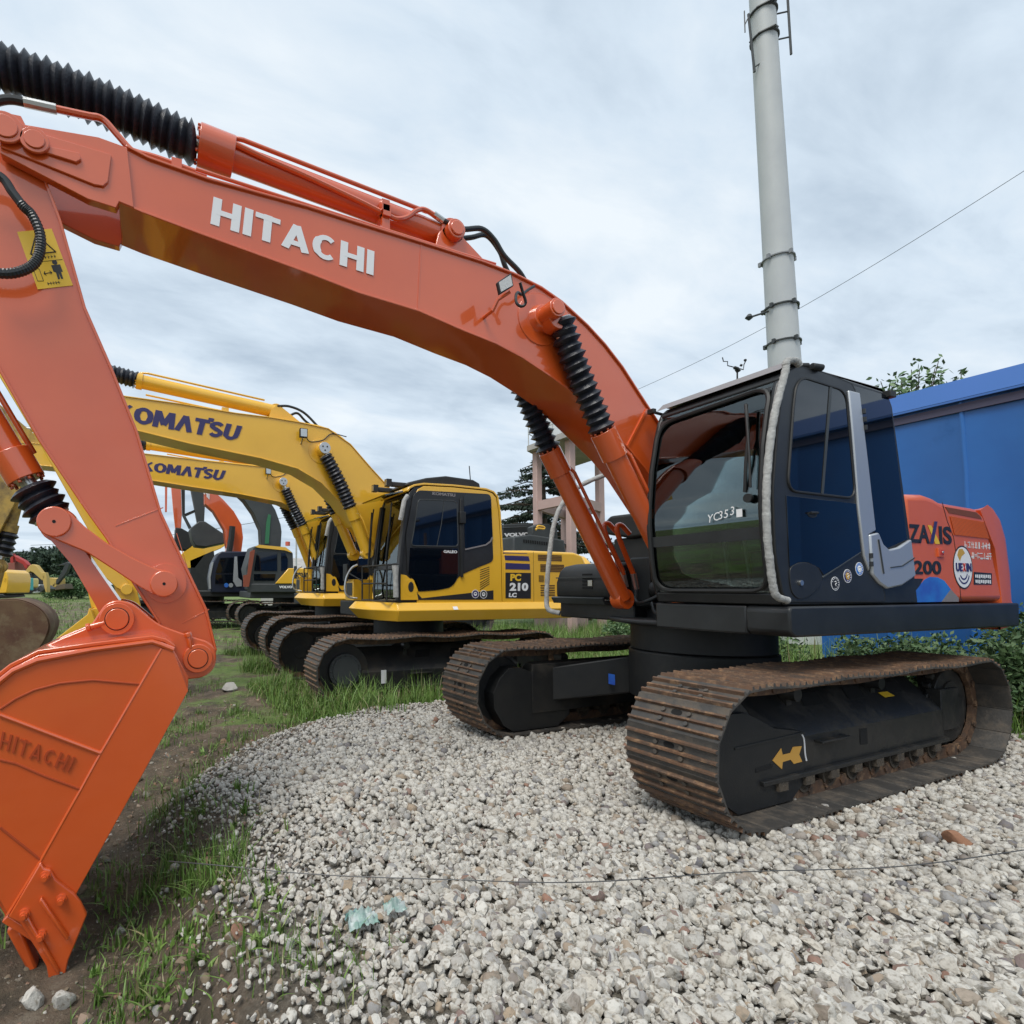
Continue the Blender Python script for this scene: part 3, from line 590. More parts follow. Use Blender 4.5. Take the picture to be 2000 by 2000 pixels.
# ---------------- cab shell shared by the excavators ----------------
def cab_shell(root, front, top, rear, y0, y1, zb, frame_m, side_m, glass_z, gy, div=None, roof_m=None, fr_w=None, seat=True, right_open=None):
    """front: (x,z) bottom->top, top: front->rear, rear: top->bottom"""
    outline = front+top+rear
    cab = MB()
    cab.prism(outline, y1-.03, y1)                                                    # left side panel
    cab.box(rear[-1][0]+.03, front[0][0]-.02, y0+.01, y1-.03, zb, zb+.06)             # floor
    roof = [front[-1]]+top+[rear[0]]
    cab.strip(roof, .045, y0, y1-.03)                                                 # roof
    cab.strip(rear, .035, y0, y1-.03)                                                 # rear wall
    # right side: a frame round a big window
    cx = sum(p[0] for p in outline)/len(outline); cz = sum(p[1] for p in outline)/len(outline)
    inn = [(cx+(x-cx)*.80, max(cz+(z-cz)*.84, zb+.62)) for x, z in outline]
    n = len(outline); v = [(x, yy, z) for yy in (y0, y0+.03) for x, z in outline]+[(x, yy, z) for yy in (y0, y0+.03) for x, z in inn]
    f = []
    for i in range(n):
        j = (i+1) % n; f += [(i, j, 2*n+j, 2*n+i), (n+i, 3*n+i, 3*n+j, n+j), (2*n+i, 2*n+j, 3*n+j, 3*n+i), (i, n+i, n+j, j)]
    cab.add(v, f)
    # front frame
    P = resample([(x, z, 0) for x, z in front], 40); P = [(p.x, p.y) for p in P]
    zs = [p[1] for p in P]; z0, z1 = glass_z
    lo = [p for p in P if p[1] <= z0]; hi = [p for p in P if p[1] >= z1]; mid = [p for p in P if z0-.03 <= p[1] <= z1+.03]
    if len(lo) > 1: cab.strip(lo, .04, y0, y1-.03)
    if len(hi) > 1: cab.strip(hi, .04, y0, y1-.03)
    cab.strip(mid, .045, y0, gy[0]); cab.strip(mid, .045, gy[1], y1-.03)
    cb = cab.build('cab', [side_m], root, bevel=.012)
    g = MB(); gm = [(x-.012, z) for x, z in mid]
    if div:
        g.strip([p for p in gm if p[1] >= div], .006, gy[0]-.0, gy[1]+.0); ws = g.build('windshield', FGLASS, cb)
        g = MB(); g.strip([p for p in gm if p[1] < div], .006, gy[0], gy[1]); g.build('lower_windshield', FGLASS, cb)
        g = MB(); q = [p for p in P if abs(p[1]-div) < .07]; q = [min(P, key=lambda p: abs(p[1]-div+.02)), min(P, key=lambda p: abs(p[1]-div-.03))]; g.strip(q, .02, gy[0], gy[1]); g.build('windshield_bar', frame_m, cb)
    else:
        g.strip(gm, .006, gy[0], gy[1]); g.build('windshield', FGLASS, cb)
    g = MB(); g.prism([(cx+(x-cx)*.81, max(cz+(z-cz)*.85, zb+.61)) for x, z in outline], y0+.012, y0+.018); g.build('side_window', FGLASS, cb)
    if seat:
        sx = (front[0][0]+rear[-1][0])/2-.1; ym = (y0+y1)/2
        s = MB(); s.box(sx-.25, sx+.25, ym-.25, ym+.25, zb+.42, zb+.55); s.add([(sx-.35+dx, ym+dy, z) for z, dx in ((zb+.5, 0), (zb+1.12, -.12)) for dy in (-.25, .25) for dx in (dx, dx+.12)], [(0, 1, 3, 2), (4, 6, 7, 5), (0, 4, 5, 1), (2, 3, 7, 6), (0, 2, 6, 4), (1, 5, 7, 3)])
        s.box(sx-.2, sx+.2, ym-.2, ym+.2, zb+.06, zb+.42)
        st = s.build('seat', SEATM, cb, bevel=.04); h = MB(); h.box(sx-.50, sx-.38, ym-.12, ym+.12, zb+1.14, zb+1.36); h.build('headrest', PLASTW, st, bevel=.04)
        for sy in (-.34, .34):
            s = MB(); s.box(sx-.1, sx+.35, ym+sy-.08, ym+sy+.08, zb+.06, zb+.62); s.cyl((sx+.25, ym+sy, zb+.6), (sx+.3, ym+sy, zb+.85), .012); s.cyl((sx+.3, ym+sy, zb+.82), (sx+.31, ym+sy, zb+.92), .028)
            s.build('control_console', BLACKM, cb, bevel=.01)
        for sy in (-.08, .08):
            s = MB(); s.cyl((front[0][0]-.3, ym+sy, zb+.06), (front[0][0]-.22, ym+sy, zb+.55), .012); s.box(front[0][0]-.4, front[0][0]-.25, ym+sy-.04, ym+sy+.04, zb+.06, zb+.1); s.build('travel_lever', CHROME, cb)
    return cb
def overlay(name, poly, y, th, m, parent, bevel=0, back=0.):
    q = MB(); q.prism(poly, y-back, y+th); return q.build(name, m, parent, bevel=bevel)
def cylinder_part(name, parent, base, gland, tip, rb, rg, rr, m, boot=None, br=(.1, .13), nf=14, glen=.16, eye=True, eye_w=.06, pipe=True, squash=0.):
    """hydraulic cylinder: barrel from base to gland, chrome rod to tip, rubber boot round the rod"""
    b, g, t = Vector(base), Vector(gland), Vector(tip); d = (g-b).normalized(); q = MB()
    g0 = g-d*glen
    q.lathe([b, g0, g0, g], [rb, rb, rg, rg], 24)
    if eye: q.cyl(b+Vector((0, -eye_w, 0)), b+Vector((0, eye_w, 0)), rb*1.15, 20)
    for k in range(10):
        a = k*math.pi/5; n1 = d.cross(Vector((0, 1, 0))).normalized(); n2 = d.cross(n1); c = g+(n1*math.cos(a)+n2*math.sin(a))*rg*.84
        q.cyl(c, c+d*.018, .011, 6)
    if pipe:
        n1 = d.cross(Vector((0, 1, 0))).normalized()
        if n1.z < 0: n1 = -n1
        off = n1*(rb+.03)+Vector((0, .04, 0)); q.lathe([b+d*.2+off, g0-d*.05+off, g0+d*.05+n1*(rg+.005)], .016, 8)
    o = q.build(name, m, parent, bevel=.004)
    r = MB(); r.cyl(g, t-d*rg*.8, rr, 20); r.build('rod', CHROME, o)
    r = MB(); r.cyl(t+Vector((0, -eye_w, 0)), t+Vector((0, eye_w, 0)), rg*.97, 24); r.build('rod_eye', m, o, bevel=.004)
    if boot:
        r = MB(); bellows(r, boot, br[0], br[1], nf, squash=squash); r.build('rubber_boot', RUBBER, o, smooth=25)
        r = MB(); P0 = Vector(boot[-1]); P1 = Vector(boot[-2]); dd = (P1-P0).normalized(); r.cyl(P0-dd*.004, P0+dd*.03, br[0]*1.03, 24); r.build('boot_clamp', CHROME, o)
    return o
def hose(name, parent, path, r, m=None, ends=True, n=40):
    q = MB(); q.lathe(smoothp(path, n), r, 10); o = q.build(name, m or HOSE, parent)
    return o

# =========== 1. the orange excavator on the gravel ===========
ex = empty('excavator', (0, 0, 0), 'orange excavator with a black cab standing on the gravel in the foreground', 'excavator', 'excavators parked in a row')
fr = undercarriage(ex, 1.986, .831, 1.434, .877, rot=R(2.1), nsh=43, detail=2)
c_, s_ = math.cos(R(2.1)), math.sin(R(2.1))
frames = [o for o in ex.children if o.name.startswith('track_frame')]
nf_ = frames[0]
a = MB(); a.prism([(x+.0, z+.0) for x, z in D['arrow']], 1.246, 1.2495); a.build('arrow_sticker', TARROW, nf_)
a = MB(); a.add([(x, y, z+.006) for x, y, z in ((-.62, 1.12, .562), (-.78, 1.12, .562), (-.74, 1.085, .596), (-.60, 1.085, .596))], [(0, 1, 2, 3)]); a.build('yellow_sticker', SIGN, nf_)
a = MB(); a.lathe(smoothp([(.79, 1.247, .46), (.77, 1.249, .42), (.76, 1.247, .33), (.75, 1.249, .28)], 20), .005, 6); a.build('paint_mark', WHITE, nf_)
a = MB(); a.box(.62, .622, -.52, -.44, .50, .60); a.build('blue_label', BLUEV, ex)
# upper frame
u = MB()
u.prism([(.93, 1.32), (.955, 1.29), (.95, 1.15), (.90, 1.115), (-2.26, 1.115), (-2.28, 1.32)], 1.06, 1.35)
u.box(-2.2, .94, .31, 1.06, 1.115, 1.318)
u.box(-2.3, .35, -.30, .31, 1.14, 1.30); u.box(-2.6, .50, -1.33, -.30, 1.115, 1.30)
u.zprism([(.80*math.cos(k*math.pi/12)-.0, .80*math.sin(k*math.pi/12)) for k in range(24)], 1.118, 1.16)
u.box(-.35, .30, .10, .16, 1.30, 2.05); u.box(-.35, .30, -.16, -.10, 1.30, 2.05)
u.box(.35, .62, -.30, .31, 1.10, 1.13)
upf = u.build('upper_frame', BLACK, ex, bevel=.018)
# cab
front = [(.945, 1.325), (1.01, 1.50), (1.035, 1.66), (1.055, 1.95), (1.05, 2.10), (1.015, 2.40), (.955, 2.66), (.905, 2.82), (.86, 2.90)]
top = [(.80, 2.945), (.70, 2.962), (.2, 2.965), (-.30, 2.945)]
rear = [(-.40, 2.91), (-.44, 2.84), (-.52, 2.35), (-.61, 1.82), (-.675, 1.33)]
cab = cab_shell(ex, front, top, rear, .335, 1.325, 1.325, BLACK, BLACK, (1.42, 2.835), (.375, 1.255), div=1.80)
Y = 1.325
door = MB(); dp = D['cab_door']; door.prism(rounded(dp, .06), Y, Y+.012); dr = door.build('door', BLACK, cab, bevel=.005)
overlay('door_window', rounded(D['cab_win'], .10), Y+.012, .004, DGLASS, dr, bevel=.002)
overlay('lower_door_glass', D['cab_low'], Y+.0125, .004, DGLASS, dr, bevel=.002)
overlay('vent_disc', rounded(D['cab_disc'], .08), Y+.0125, .006, BLACK, dr, bevel=.003)
overlay('window_divider', D['cab_mull'], Y+.0165, .004, CHAR, dr)
def outline_tube(name, poly, y, r, m, parent, n=90):
    P = resample([(x, y, z) for x, z in poly+poly[:1]], n); q = MB(); q.lathe(P, r, 6, caps=False); return q.build(name, m, parent)
outline_tube('window_seal', rounded(D['cab_win'], .10), Y+.015, .009, BLACKM, dr); outline_tube('door_seal', rounded(dp, .06), Y+.006, .008, BLACKM, dr)
q = MB(); q.lathe([(x, Y+.012, z) for x, z in ((.569, 1.513), (.10, 1.70))], .007, 6); q.build('door_crease', CHAR, dr)
q = MB(); disc(q, .66, 1.94, Y+.012, Y+.02, .05, .02); q.lathe([(.70, Y+.03, 1.95), (.62, Y+.03, 1.953)], .008, 6); q.build('door_handle', BLACKM, dr)
q = MB(); disc(q, .82, 1.475, Y+.018, Y+.03, .018); q.build('door_lock', CHROME, dr)
overlay('rear_window', D['cab_rwin'], Y, .006, DGLASS, cab, bevel=.002)
overlay('door_pillar', D['cab_silver'], Y, .026, SILVER, cab, bevel=.008)
overlay('corner_trim', D['cab_silver2'], Y, .03, SILVER, cab, bevel=.012)
q = MB(); q.strip([(-.24, 1.60), (-.40, 1.615), (-.575, 1.68)], .008, Y+.03, Y+.034); q.strip([(-.10, 1.80), (-.15, 1.55)], .01, Y+.03, Y+.036); q.build('trim_groove', CHAR, cab)
for hz in (2.60, 2.66, 2.72, 1.60, 1.66):
    q = MB(); xh = .01+(hz-2.7)*.10 if hz > 2 else -.0; q.cyl((xh, Y+.026, hz), (xh, Y+.026, hz+.035), .014, 10); q.build('door_hinge', BLACK, cab)
for (sx, sz), mcol in zip(D['cab_stick'], ((INK, WHITE), (NAVY, GOLDV), (BLUEV, WHITE))):
    q = MB(); disc(q, sx, sz, Y+.012, Y+.0135, .048, n=32, mi=0); disc(q, sx, sz, Y+.0135, Y+.0142, .043, mi=1); disc(q, sx, sz, Y+.0142, Y+.0149, .026, mi=2)
    for k in range(10):
        a_ = k*.5+.4; disc(q, sx+.035*math.cos(a_), sz+.035*math.sin(a_), Y+.0142, Y+.0148, .004, n=6, mi=0)
    q.lathe([(sx+.012, Y+.015, sz+.012), (sx-.004, Y+.015, sz+.016), (sx-.012, Y+.015, sz+.004), (sx+.006, Y+.015, sz-.006), (sx-.004, Y+.015, sz-.018)], .003, 5, mi=0)
    q.build('round_sticker', [WHITE, mcol[0], mcol[0] if mcol[1] is WHITE and mcol[0] is INK else mcol[1]], cab)
q = MB(); hp = [(x, 1.33+.10*min(1, max(0, (x-.85)/.2)), z) for x, z in D['cab_hand']]
hp = [Vector((x-.12 if x > 1.02 else x-.06, 1.36, z)) for x, z in D['cab_hand']]; P_ = smoothp(hp, 120); q.lathe(P_, [.0225+.0012*math.sin(i*2.1)+.001*math.sin(i*5.3) for i in range(len(P_))], 14); q.build('wrapped_handrail', WRAP, cab, smooth=60)
q = MB(); q.box(.74, .80, 1.18, 1.34, 2.965, 3.0); q.cyl((.77, 1.25, 2.99), (.62, 1.33, 2.985), .02); q.cyl((.60, 1.34, 2.98), (.52, 1.36, 2.975), .025); q.build('mirror_bracket', BLACKM, cab, bevel=.004)
q = MB(); q.cyl((.80, .34, 2.90), (.92, .30, 2.93), .012); q.box(.90, .94, .27, .33, 2.91, 2.95); q.build('lamp_bracket', BLACKM, cab, bevel=.004)
q = MB(); q.box(-.42, -.34, 1.26, 1.36, 2.90, 2.95); q.build('lamp_bracket', BLACKM, cab, bevel=.004)
q = MB(); q.prism([(.88, 2.93), (.80, 2.975), (-.35, 2.975), (-.42, 2.945), (-.30, 2.985), (.80, 3.0)], .31, 1.30); q.build('roof_cover', GREYV, cab, bevel=.004)
q = MB(); q.lathe([(1.04, 1.14, 2.10), (1.05, 1.16, 2.3), (1.035, 1.17, 2.48), (1.0, 1.14, 2.72)], .011, 6); q.lathe([(1.02, 1.155, 2.62), (1.06, 1.19, 2.35), (1.075, 1.20, 2.12)], .008, 6); q.cyl((1.06, 1.18, 2.05), (1.08, 1.18, 2.05), .03); q.build('wiper', BLACKM, cab)
def on_front(y, z):
    for (x0, z0), (x1, z1) in zip(front, front[1:]):
        if z0 <= z <= z1: return (x0+(x1-x0)*(z-z0)/(z1-z0)+.004, y, z)
    return (front[-1][0], y, z)
gk = rounded([(.375, 1.42), (.375, 2.80), (1.255, 2.83), (1.255, 1.42)], .13, 8); gp_ = [on_front(p.x, p.y) for p in resample([(a, b, 0) for a, b in gk+gk[:1]], 120)]
q = MB(); q.lathe(gp_, .016, 6, caps=False); q.build('windshield_seal', BLACKM, cab)
for cy_, cz_, s1, s2 in ((.375, 1.42, 1, 1), (.375, 2.82, 1, -1), (1.255, 1.42, -1, 1), (1.255, 2.82, -1, -1)):
    cpts = [(cy_, cz_), (cy_+s1*.10, cz_), (cy_+s1*.035, cz_+s2*.035), (cy_, cz_+s2*.10)]; q = MB(); q.add([on_front(a, b) for a, b in cpts], [(0, 1, 2, 3)]); q.build('frame_corner', BLACK, cab)
q = MB(); q.cyl((1.0, 1.2, 2.02), (1.003, 1.2, 2.02), .085, 24); q.build('inspection_disc', BLACKM, cab)
# handwriting on the windshield
import_text = []
for st, (yy, zz2) in zip('YC353', [(.87, 1.915), (.915, 1.925), (.955, 1.93), (.995, 1.935), (1.04, 1.95)]):
    cu = bpy.data.curves.new('t', 'FONT'); cu.body = st; cu.resolution_u = 3; o = bpy.data.objects.new('t', cu); COL.objects.link(o); bpy.context.view_layer.update()
    me = bpy.data.meshes.new_from_object(o.evaluated_get(bpy.context.evaluated_depsgraph_get())); bpy.data.objects.remove(o)
    import_text.append((me, yy, zz2))
q = MB()
for me, yy, zz2 in import_text: q.add([(1.060, yy+v.co.x*.07+v.co.y*.012, zz2+v.co.y*.085) for v in me.vertices], [tuple(p.vertices) for p in me.polygons])
q.build('handwritten_number', WHITE, cab)
q = MB(); q.box(1.058, 1.061, 1.09, 1.13, 1.93, 1.985); q.build('paper_label', WHITE, cab)
# engine hood and counterweight
hd = MB(); hp = D['hood']
hd.prism([(-.60, 1.33), (-.60, 2.185)]+[(x, z) for x, z in hp[1:3]]+[(-1.17, 2.155), (-1.75, 2.14), (-1.885, 2.09), (-1.96, 1.90), (-2.15, 1.33)], -1.20, 1.30)
hood = hd.build('engine_hood', ORANGE_H, ex, bevel=.055, seg=4)
q = MB(); q.prism(D['grille'], 1.292, 1.305); gr = q.build('side_grille', mat('dark_orange_mesh', (.22, .045, .018), .6), hood)
q = MB()
for k in range(26):
    t = k/26; a_ = [D['grille'][0][i]+(D['grille'][1][i]-D['grille'][0][i])*t for i in (0, 1)]; b_ = [D['grille'][3][i]+(D['grille'][2][i]-D['grille'][3][i])*t for i in (0, 1)]
    q.lathe([(a_[0], 1.305, a_[1]), (b_[0], 1.305, b_[1])], .004, 4)
q.build('grille_bars', ORANGE_H, gr)
q = MB(); q.prism([(-1.215, 2.115), (-1.73, 2.10), (-1.80, 2.07), (-1.82, 2.045), (-1.27, 2.068)], 1.285, 1.3025); q.build('upper_vent', mat('vent_brown', (.18, .05, .02), .6), hood)
q = MB(); q.strip([(-1.175, 2.15), (-1.24, 2.0), (-1.33, 1.87), (-1.38, 1.6), (-1.40, 1.34)], .006, 1.2995, 1.302); q.build('panel_seam', INK, hood)
zx = D['zaxis']; xr = [(zx[0][i]+(zx[1][i]-zx[0][i])*1.0) for i in (0, 1)]
def lerp2(a_, b_, t): return (a_[0]+(b_[0]-a_[0])*t, a_[1]+(b_[1]-a_[1])*t)
for st, t0, t1 in (('ZA', 0, .47), ('IS', .70, 1.0)):
    text_on('model_lettering', st, lerp2(zx[0], zx[1], t0), lerp2(zx[0], zx[1], t1), lerp2(zx[2], zx[3], t0), lerp2(zx[2], zx[3], t1), 1.301, INK, hood, bold=.03)
b0, b1, t0_, t1_ = zx
q = MB(); q.prism([lerp2(t0_, t1_, .44), lerp2(t0_, t1_, .52), lerp2(b0, b1, .72), lerp2(b0, b1, .60)], 1.301, 1.303, 0)
m0 = lerp2(b0, b1, .47); m1 = lerp2(b0, b1, .55); m2 = lerp2(t0_, t1_, .67); m3 = lerp2(t0_, t1_, .60)
q.prism([m0, m1, (m2[0], m2[1]+.035), (m3[0], m3[1]+.035)], 1.3035, 1.305, 1); q.build('model_lettering', [SIGN, NAVY], hood)
tz = D['two00']; text_on('model_lettering', '200', tz[0], tz[1], tz[2], tz[3], 1.301, INK, hood, bold=.03)
q = MB(); q.prism(D['blue'], 1.3008, 1.3025, 0); q.prism(D['greyt'], 1.3009, 1.3026, 1); q.prism([(-.66, 1.52), (-.82, 1.52), (-.70, 1.40), (-.66, 1.39)], 1.3007, 1.3024, 2); q.build('stripe_decal', [BLUEV, GREYV, INK], hood)
ov = D['oval']; cx_, cz_ = ov[0]; rx_, rz_ = abs(ov[1][0]-cx_), abs(ov[2][1]-cz_)
q = MB(); disc(q, cx_, cz_, 1.301, 1.3025, rx_*1.08, rz_*1.04, mi=1); disc(q, cx_, cz_, 1.3025, 1.3032, rx_, rz_*.97, mi=0)
q.prism([(cx_+.09, cz_+.10), (cx_+.06, cz_+.15), (cx_, cz_+.155), (cx_-.04, cz_+.12), (cx_+.02, cz_+.09), (cx_+.05, cz_+.05)], 1.3032, 1.304, 2)
for rr in (.055, .08): q.strip([(cx_+rr*1.3*math.cos(a_), cz_-.03+rr*1.4*math.sin(a_)) for a_ in [math.pi*(1.12+.7*k/12) for k in range(13)]], .014, 1.3033, 1.3041, 3)
ovl = q.build('oval_sticker', [WHITE, INK, GOLDV, NAVY], hood)
text_on('dealer_lettering', 'UE', (cx_+.125, cz_-.035), (cx_+.02, cz_-.035), (cx_+.125, cz_+.035), (cx_+.02, cz_+.035), 1.3045, NAVY, ovl, bold=.04)
text_on('dealer_lettering', 'X', (cx_+.012, cz_-.035), (cx_-.035, cz_-.035), (cx_+.012, cz_+.035), (cx_-.035, cz_+.035), 1.3045, REDV, ovl, bold=.04)
text_on('dealer_lettering', 'IN', (cx_-.045, cz_-.035), (cx_-.13, cz_-.035), (cx_-.045, cz_+.035), (cx_-.13, cz_+.035), 1.3045, NAVY, ovl, bold=.04)
q = MB(); sg = D['sign']; q.prism([sg[0], sg[1], sg[3], sg[2]], 1.301, 1.3025, 0)
for r_ in range(2):
    for k in range(9):
        x = sg[0][0]-.03-k*.031; z = 1.555-r_*.045; q.box(x-.02, x, 1.3025, 1.3032, z-.016-(k*7 % 3)*.003, z+.010, 1)
q.build('small_sign', [INK, WHITE], hood)
q = MB(); rng2 = random.Random(4); cj = D['cjk']
for r_, (x0, x1, z) in enumerate(((-1.49, -1.95, 1.815), (-1.60, -1.96, 1.725))):
    nn = 8 if r_ == 0 else 7
    for k in range(nn):
        x = x0+(x1-x0)*(k+.5)/nn
        for _ in range(4):
            if rng2.random() < .5: zz2 = z+rng2.uniform(-.025, .025); q.box(x-.022, x+.022, 1.301, 1.3022, zz2-.003, zz2+.003)
            else: xx = x+rng2.uniform(-.018, .018); q.box(xx-.003, xx+.003, 1.3011, 1.3023, z-.028, z+.028)
q.build('banner_lettering', WHITE, hood)
q = MB(); q.box(-1.05, -1.145, 1.3, 1.312, 1.70, 1.77, 0); q.box(-1.07, -1.125, 1.312, 1.315, 1.715, 1.755, 1); disc(q, -1.10, 1.737, 1.315, 1.322, .01, mi=2); q.build('hood_latch', [ORANGE_H, REDV, CHROME], hood, bevel=.003)
cw = MB(); prof = [(0, 1.10), (0, 1.33)]
secs = []
for yy in (-1.285, -1.27, -1.23, -1.17, -1.05, -.8, -.4, 0, .4, .8, 1.05, 1.17, 1.23, 1.27, 1.285):
    sh = {1.285: .62, 1.27: .55, 1.23: .43, 1.17: .27, 1.05: .13, .8: .05, .4: .01, 0: 0}[abs(yy)]
    secs.append((yy, [(-2.10, 1.085), (-2.70+sh, 1.085), (-2.90+sh, 1.11), (-2.985+sh, 1.16), (-2.99+sh, 1.29), (-2.93+sh, 1.335), (-2.93+sh, 1.58), (-2.88+sh, 1.90), (-2.80+sh, 2.06), (-2.68+sh, 2.155), (-2.45+sh*.75, 2.185), (-1.85, 2.13), (-2.08, 1.8), (-2.155, 1.335)]))
n = len(secs[0][1]); v = [(x, yy, z) for yy, s in secs for x, z in s]; f = [tuple(range(n)), tuple(range((len(secs)-1)*n+n-1, (len(secs)-1)*n-1, -1))]
for i in range(len(secs)-1):
    for k in range(n): f.append((i*n+k, (i+1)*n+k, (i+1)*n+(k+1) % n, i*n+(k+1) % n))
cw.add(v, f); cw.build('counterweight', ORANGE_H, ex, bevel=.03, seg=3)
# right-hand boxes in front of the hood
tb = MB(); tb.prism([(.55, 1.32), (.57, 1.36), (.57, 1.50), (.52, 1.62), (.45, 1.68), (.30, 1.71), (-.35, 1.71), (-.35, 1.32)], -1.32, -.55); tbo = tb.build('tool_box', BLACKM, ex, bevel=.03, seg=3)
q = MB(); q.strip([(.60, 1.345), (.58, 1.30), (.50, 1.30)], .03, -1.33, -.58); q.build('step', CHAR, tbo)
q = MB(); q.prism([(.575, 1.545), (.583, 1.545), (.583, 1.558), (.575, 1.558)], -1.30, -.58); q.build('lid_edge', CHAR, tbo)
q = MB()
for k in range(5): q.box(.572, .577, -.90, -.76, 1.43+k*.035, 1.45+k*.035, 0)
q.box(.573, .579, -.82, -.76, 1.46, 1.52, 1); q.build('vent_grille', [HOLE, CHROME], tbo)
tk = MB(); tk.box(-1.9, -.35, -1.30, -.35, 1.30, 1.72); tk.build('fuel_tank', BLACK, ex, bevel=.05)
ac = MB(); ac.xprism([(-1.165, 2.06), (-1.16, 2.20), (-1.07, 2.26), (-.70, 2.25), (-.50, 2.12), (-.45, 2.0), (-.8, 1.98)], -.9, .0); ac.box(-.8, -.05, -1.08, -.5, 1.72, 2.0); aco = ac.build('air_cleaner_cover', BLACKM, ex, bevel=.03, seg=3)
q = MB(); q.cyl((-.35, -.95, 2.25), (-.35, -.95, 2.29), .09); q.cyl((-.35, -.95, 2.28), (-.35, -.95, 2.55), .03); q.build('exhaust_pipe', [PINK], aco)
hr = [xz([(0.70, 1.0)], 0)]
q = MB(); P_ = smoothp([(.60, -1.22, 1.16), (.66, -1.34, 1.20), (.64, -1.39, 1.35), (.60, -1.40, 1.70), (.52, -1.40, 2.15), (.40, -1.38, 2.42), (.22, -1.30, 2.62), (.0, -1.12, 2.74), (-.2, -.95, 2.80)], 70)
q.lathe(P_, [.027+.002*math.sin(i*1.9) for i in range(len(P_))], 12); q.build('wrapped_handrail', WRAP, upf, smooth=60)
# boom
foot_t = [(.52, 2.60), (.28, 2.28), (.12, 2.05), (.0, 1.95), (-.10, 1.88), (-.12, 1.78)]; foot_b = [(-.05, 1.68), (.08, 1.66), (.30, 1.80), (.60, 2.13)]
bo = D['boom_top']+foot_t+foot_b+D['boom_bot']
bm_ = MB(); bm_.prism(bo, -.20, .20)
bm_.strip([(x, z-.004) for x, z in D['boom_top']+foot_t[:3]], -.016, -.217, .217); bm_.strip([(x, z+.004) for x, z in foot_b[2:]+D['boom_bot']], -.016, -.217, .217)
bm_.cyl((.02, -.30, 1.80), (.02, .30, 1.80), .13, 28)
boom = bm_.build('boom', ORANGE, ex, bevel=.004)
q = MB()
for sg_ in (1, -1): q.prism(D['nose_out'], min(sg_*.165, sg_*.222), max(sg_*.165, sg_*.222))
q.prism(D['nose_plate2'], .222, .236); q.prism(D['nose_plate1'], .236, .252)
for (x, z), rr in zip(D['nose_pins'], (.085, .07)): disc(q, x, z, .252, .268, rr); disc(q, x, z, .268, .276, rr*.72)
q.build('boom_nose', ORANGE, boom, bevel=.006)
for (sx, sz) in (D['rib_pad'],) if 0 else ():
    pass
q = MB(); q.strip([D['rib_pad'][0], D['rib_pad'][1]], .008, .198, .2035); q.build('weld_seam', ORANGE, boom)
q = MB(); q.strip([(.86, 2.98), (1.10, 2.62)], .02, .198, .212); q.build('weld_seam', ORANGE, boom)
q = MB(); lg = [(2.90, 3.93), (2.86, 4.10), (2.80, 4.18), (2.72, 4.20), (2.64, 4.12), (2.40, 3.955), (2.37, 3.90)]
for sg_ in (1, -1): q.prism(lg, min(sg_*.07, sg_*.10), max(sg_*.07, sg_*.10))
q.cyl((2.735, -.16, 4.135), (2.735, .16, 4.135), .075, 24); q.cyl((2.735, .16, 4.135), (2.735, .172, 4.135), .055, 24); q.build('cylinder_bracket', ORANGE, boom, bevel=.006)
tx = D['text_boom']; letters('boom_lettering', 'HITACHI', tx[0], tx[1], tx[2], tx[3], .2005, WHITE, boom, wt=.265, gap=.11)
btx = D['bc_top']
q = MB(); q.cyl((btx[0], -.41, btx[1]), (btx[0], .41, btx[1]), .072, 28); q.cyl((btx[0], .20, btx[1]), (btx[0], .26, btx[1]), .115, 28, r2=.092); q.cyl((btx[0], -.26, btx[1]), (btx[0], -.20, btx[1]), .092, 28, r2=.115)
q.cyl((btx[0], .41, btx[1]), (btx[0], .42, btx[1]), .055, 28); q.cyl((btx[0], .199, btx[1]), (btx[0], .207, btx[1]), .21, 40); q.build('boom_cylinder_pin', ORANGE, boom, bevel=.006)
L_ = xz(D['bc_l'], .30); btx = (btx[0], btx[1])
cylinder_part('boom_cylinder', ex, (.56, .29, 1.33), L_[4], (btx[0]-.06, .29, btx[1]-.03), .083, .10, .042, ORANGE, boot=[L_[4]]+L_[3::-1], br=(.072, .104), nf=14, glen=.24)
Rr = xz(D['bc_r'], -.29)
cylinder_part('boom_cylinder', ex, Rr[5], Rr[3], (btx[0], -.29, btx[1]), .083, .098, .045, ORANGE, boot=[tuple(Vector(Rr[3]).lerp(Vector((btx[0]-.04, -.29, btx[1]-.04)), k_/5)) for k_ in range(6)], br=(.072, .108), nf=15, glen=.24)
for k, (a0, b0_) in enumerate((((.80, -.36, 2.06), (.58, -.36, 1.60)), ((.72, -.28, 2.04), (.52, -.29, 1.58)), ((.62, .16, 2.0), (.60, .17, 1.62)), ((.56, .08, 1.92), (.55, .10, 1.60)))):
    q = MB(); q.lathe(smoothp([(a0[0]-.15, a0[1], a0[2]-.08), (a0[0]-.04, a0[1], a0[2]), (a0[0], a0[1], a0[2]-.08), b0_], 24), .024, 10); pp = q.build('steel_pipe', ORANGE, upf)
    q = MB(); q.cyl(b0_, (b0_[0]-.04, b0_[1], b0_[2]-.15), .026, 8); q.build('fitting', CHROME, pp)
    hose('hose', upf, [(b0_[0]-.04, b0_[1], b0_[2]-.14), (b0_[0]-.02, b0_[1]+.02, b0_[2]-.28), (b0_[0]-.1, b0_[1]+.08, 1.28), (b0_[0]-.35, b0_[1]+.12, 1.25)], .022)
hose('hose', upf, [(.50, -.10, 1.30), (.58, .0, 1.22), (.60, .12, 1.22), (.55, .26, 1.34)], .016); hose('hose', upf, [(.50, -.3, 1.36), (.56, -.2, 1.30), (.56, -.05, 1.34), (.50, .06, 1.42)], .016)
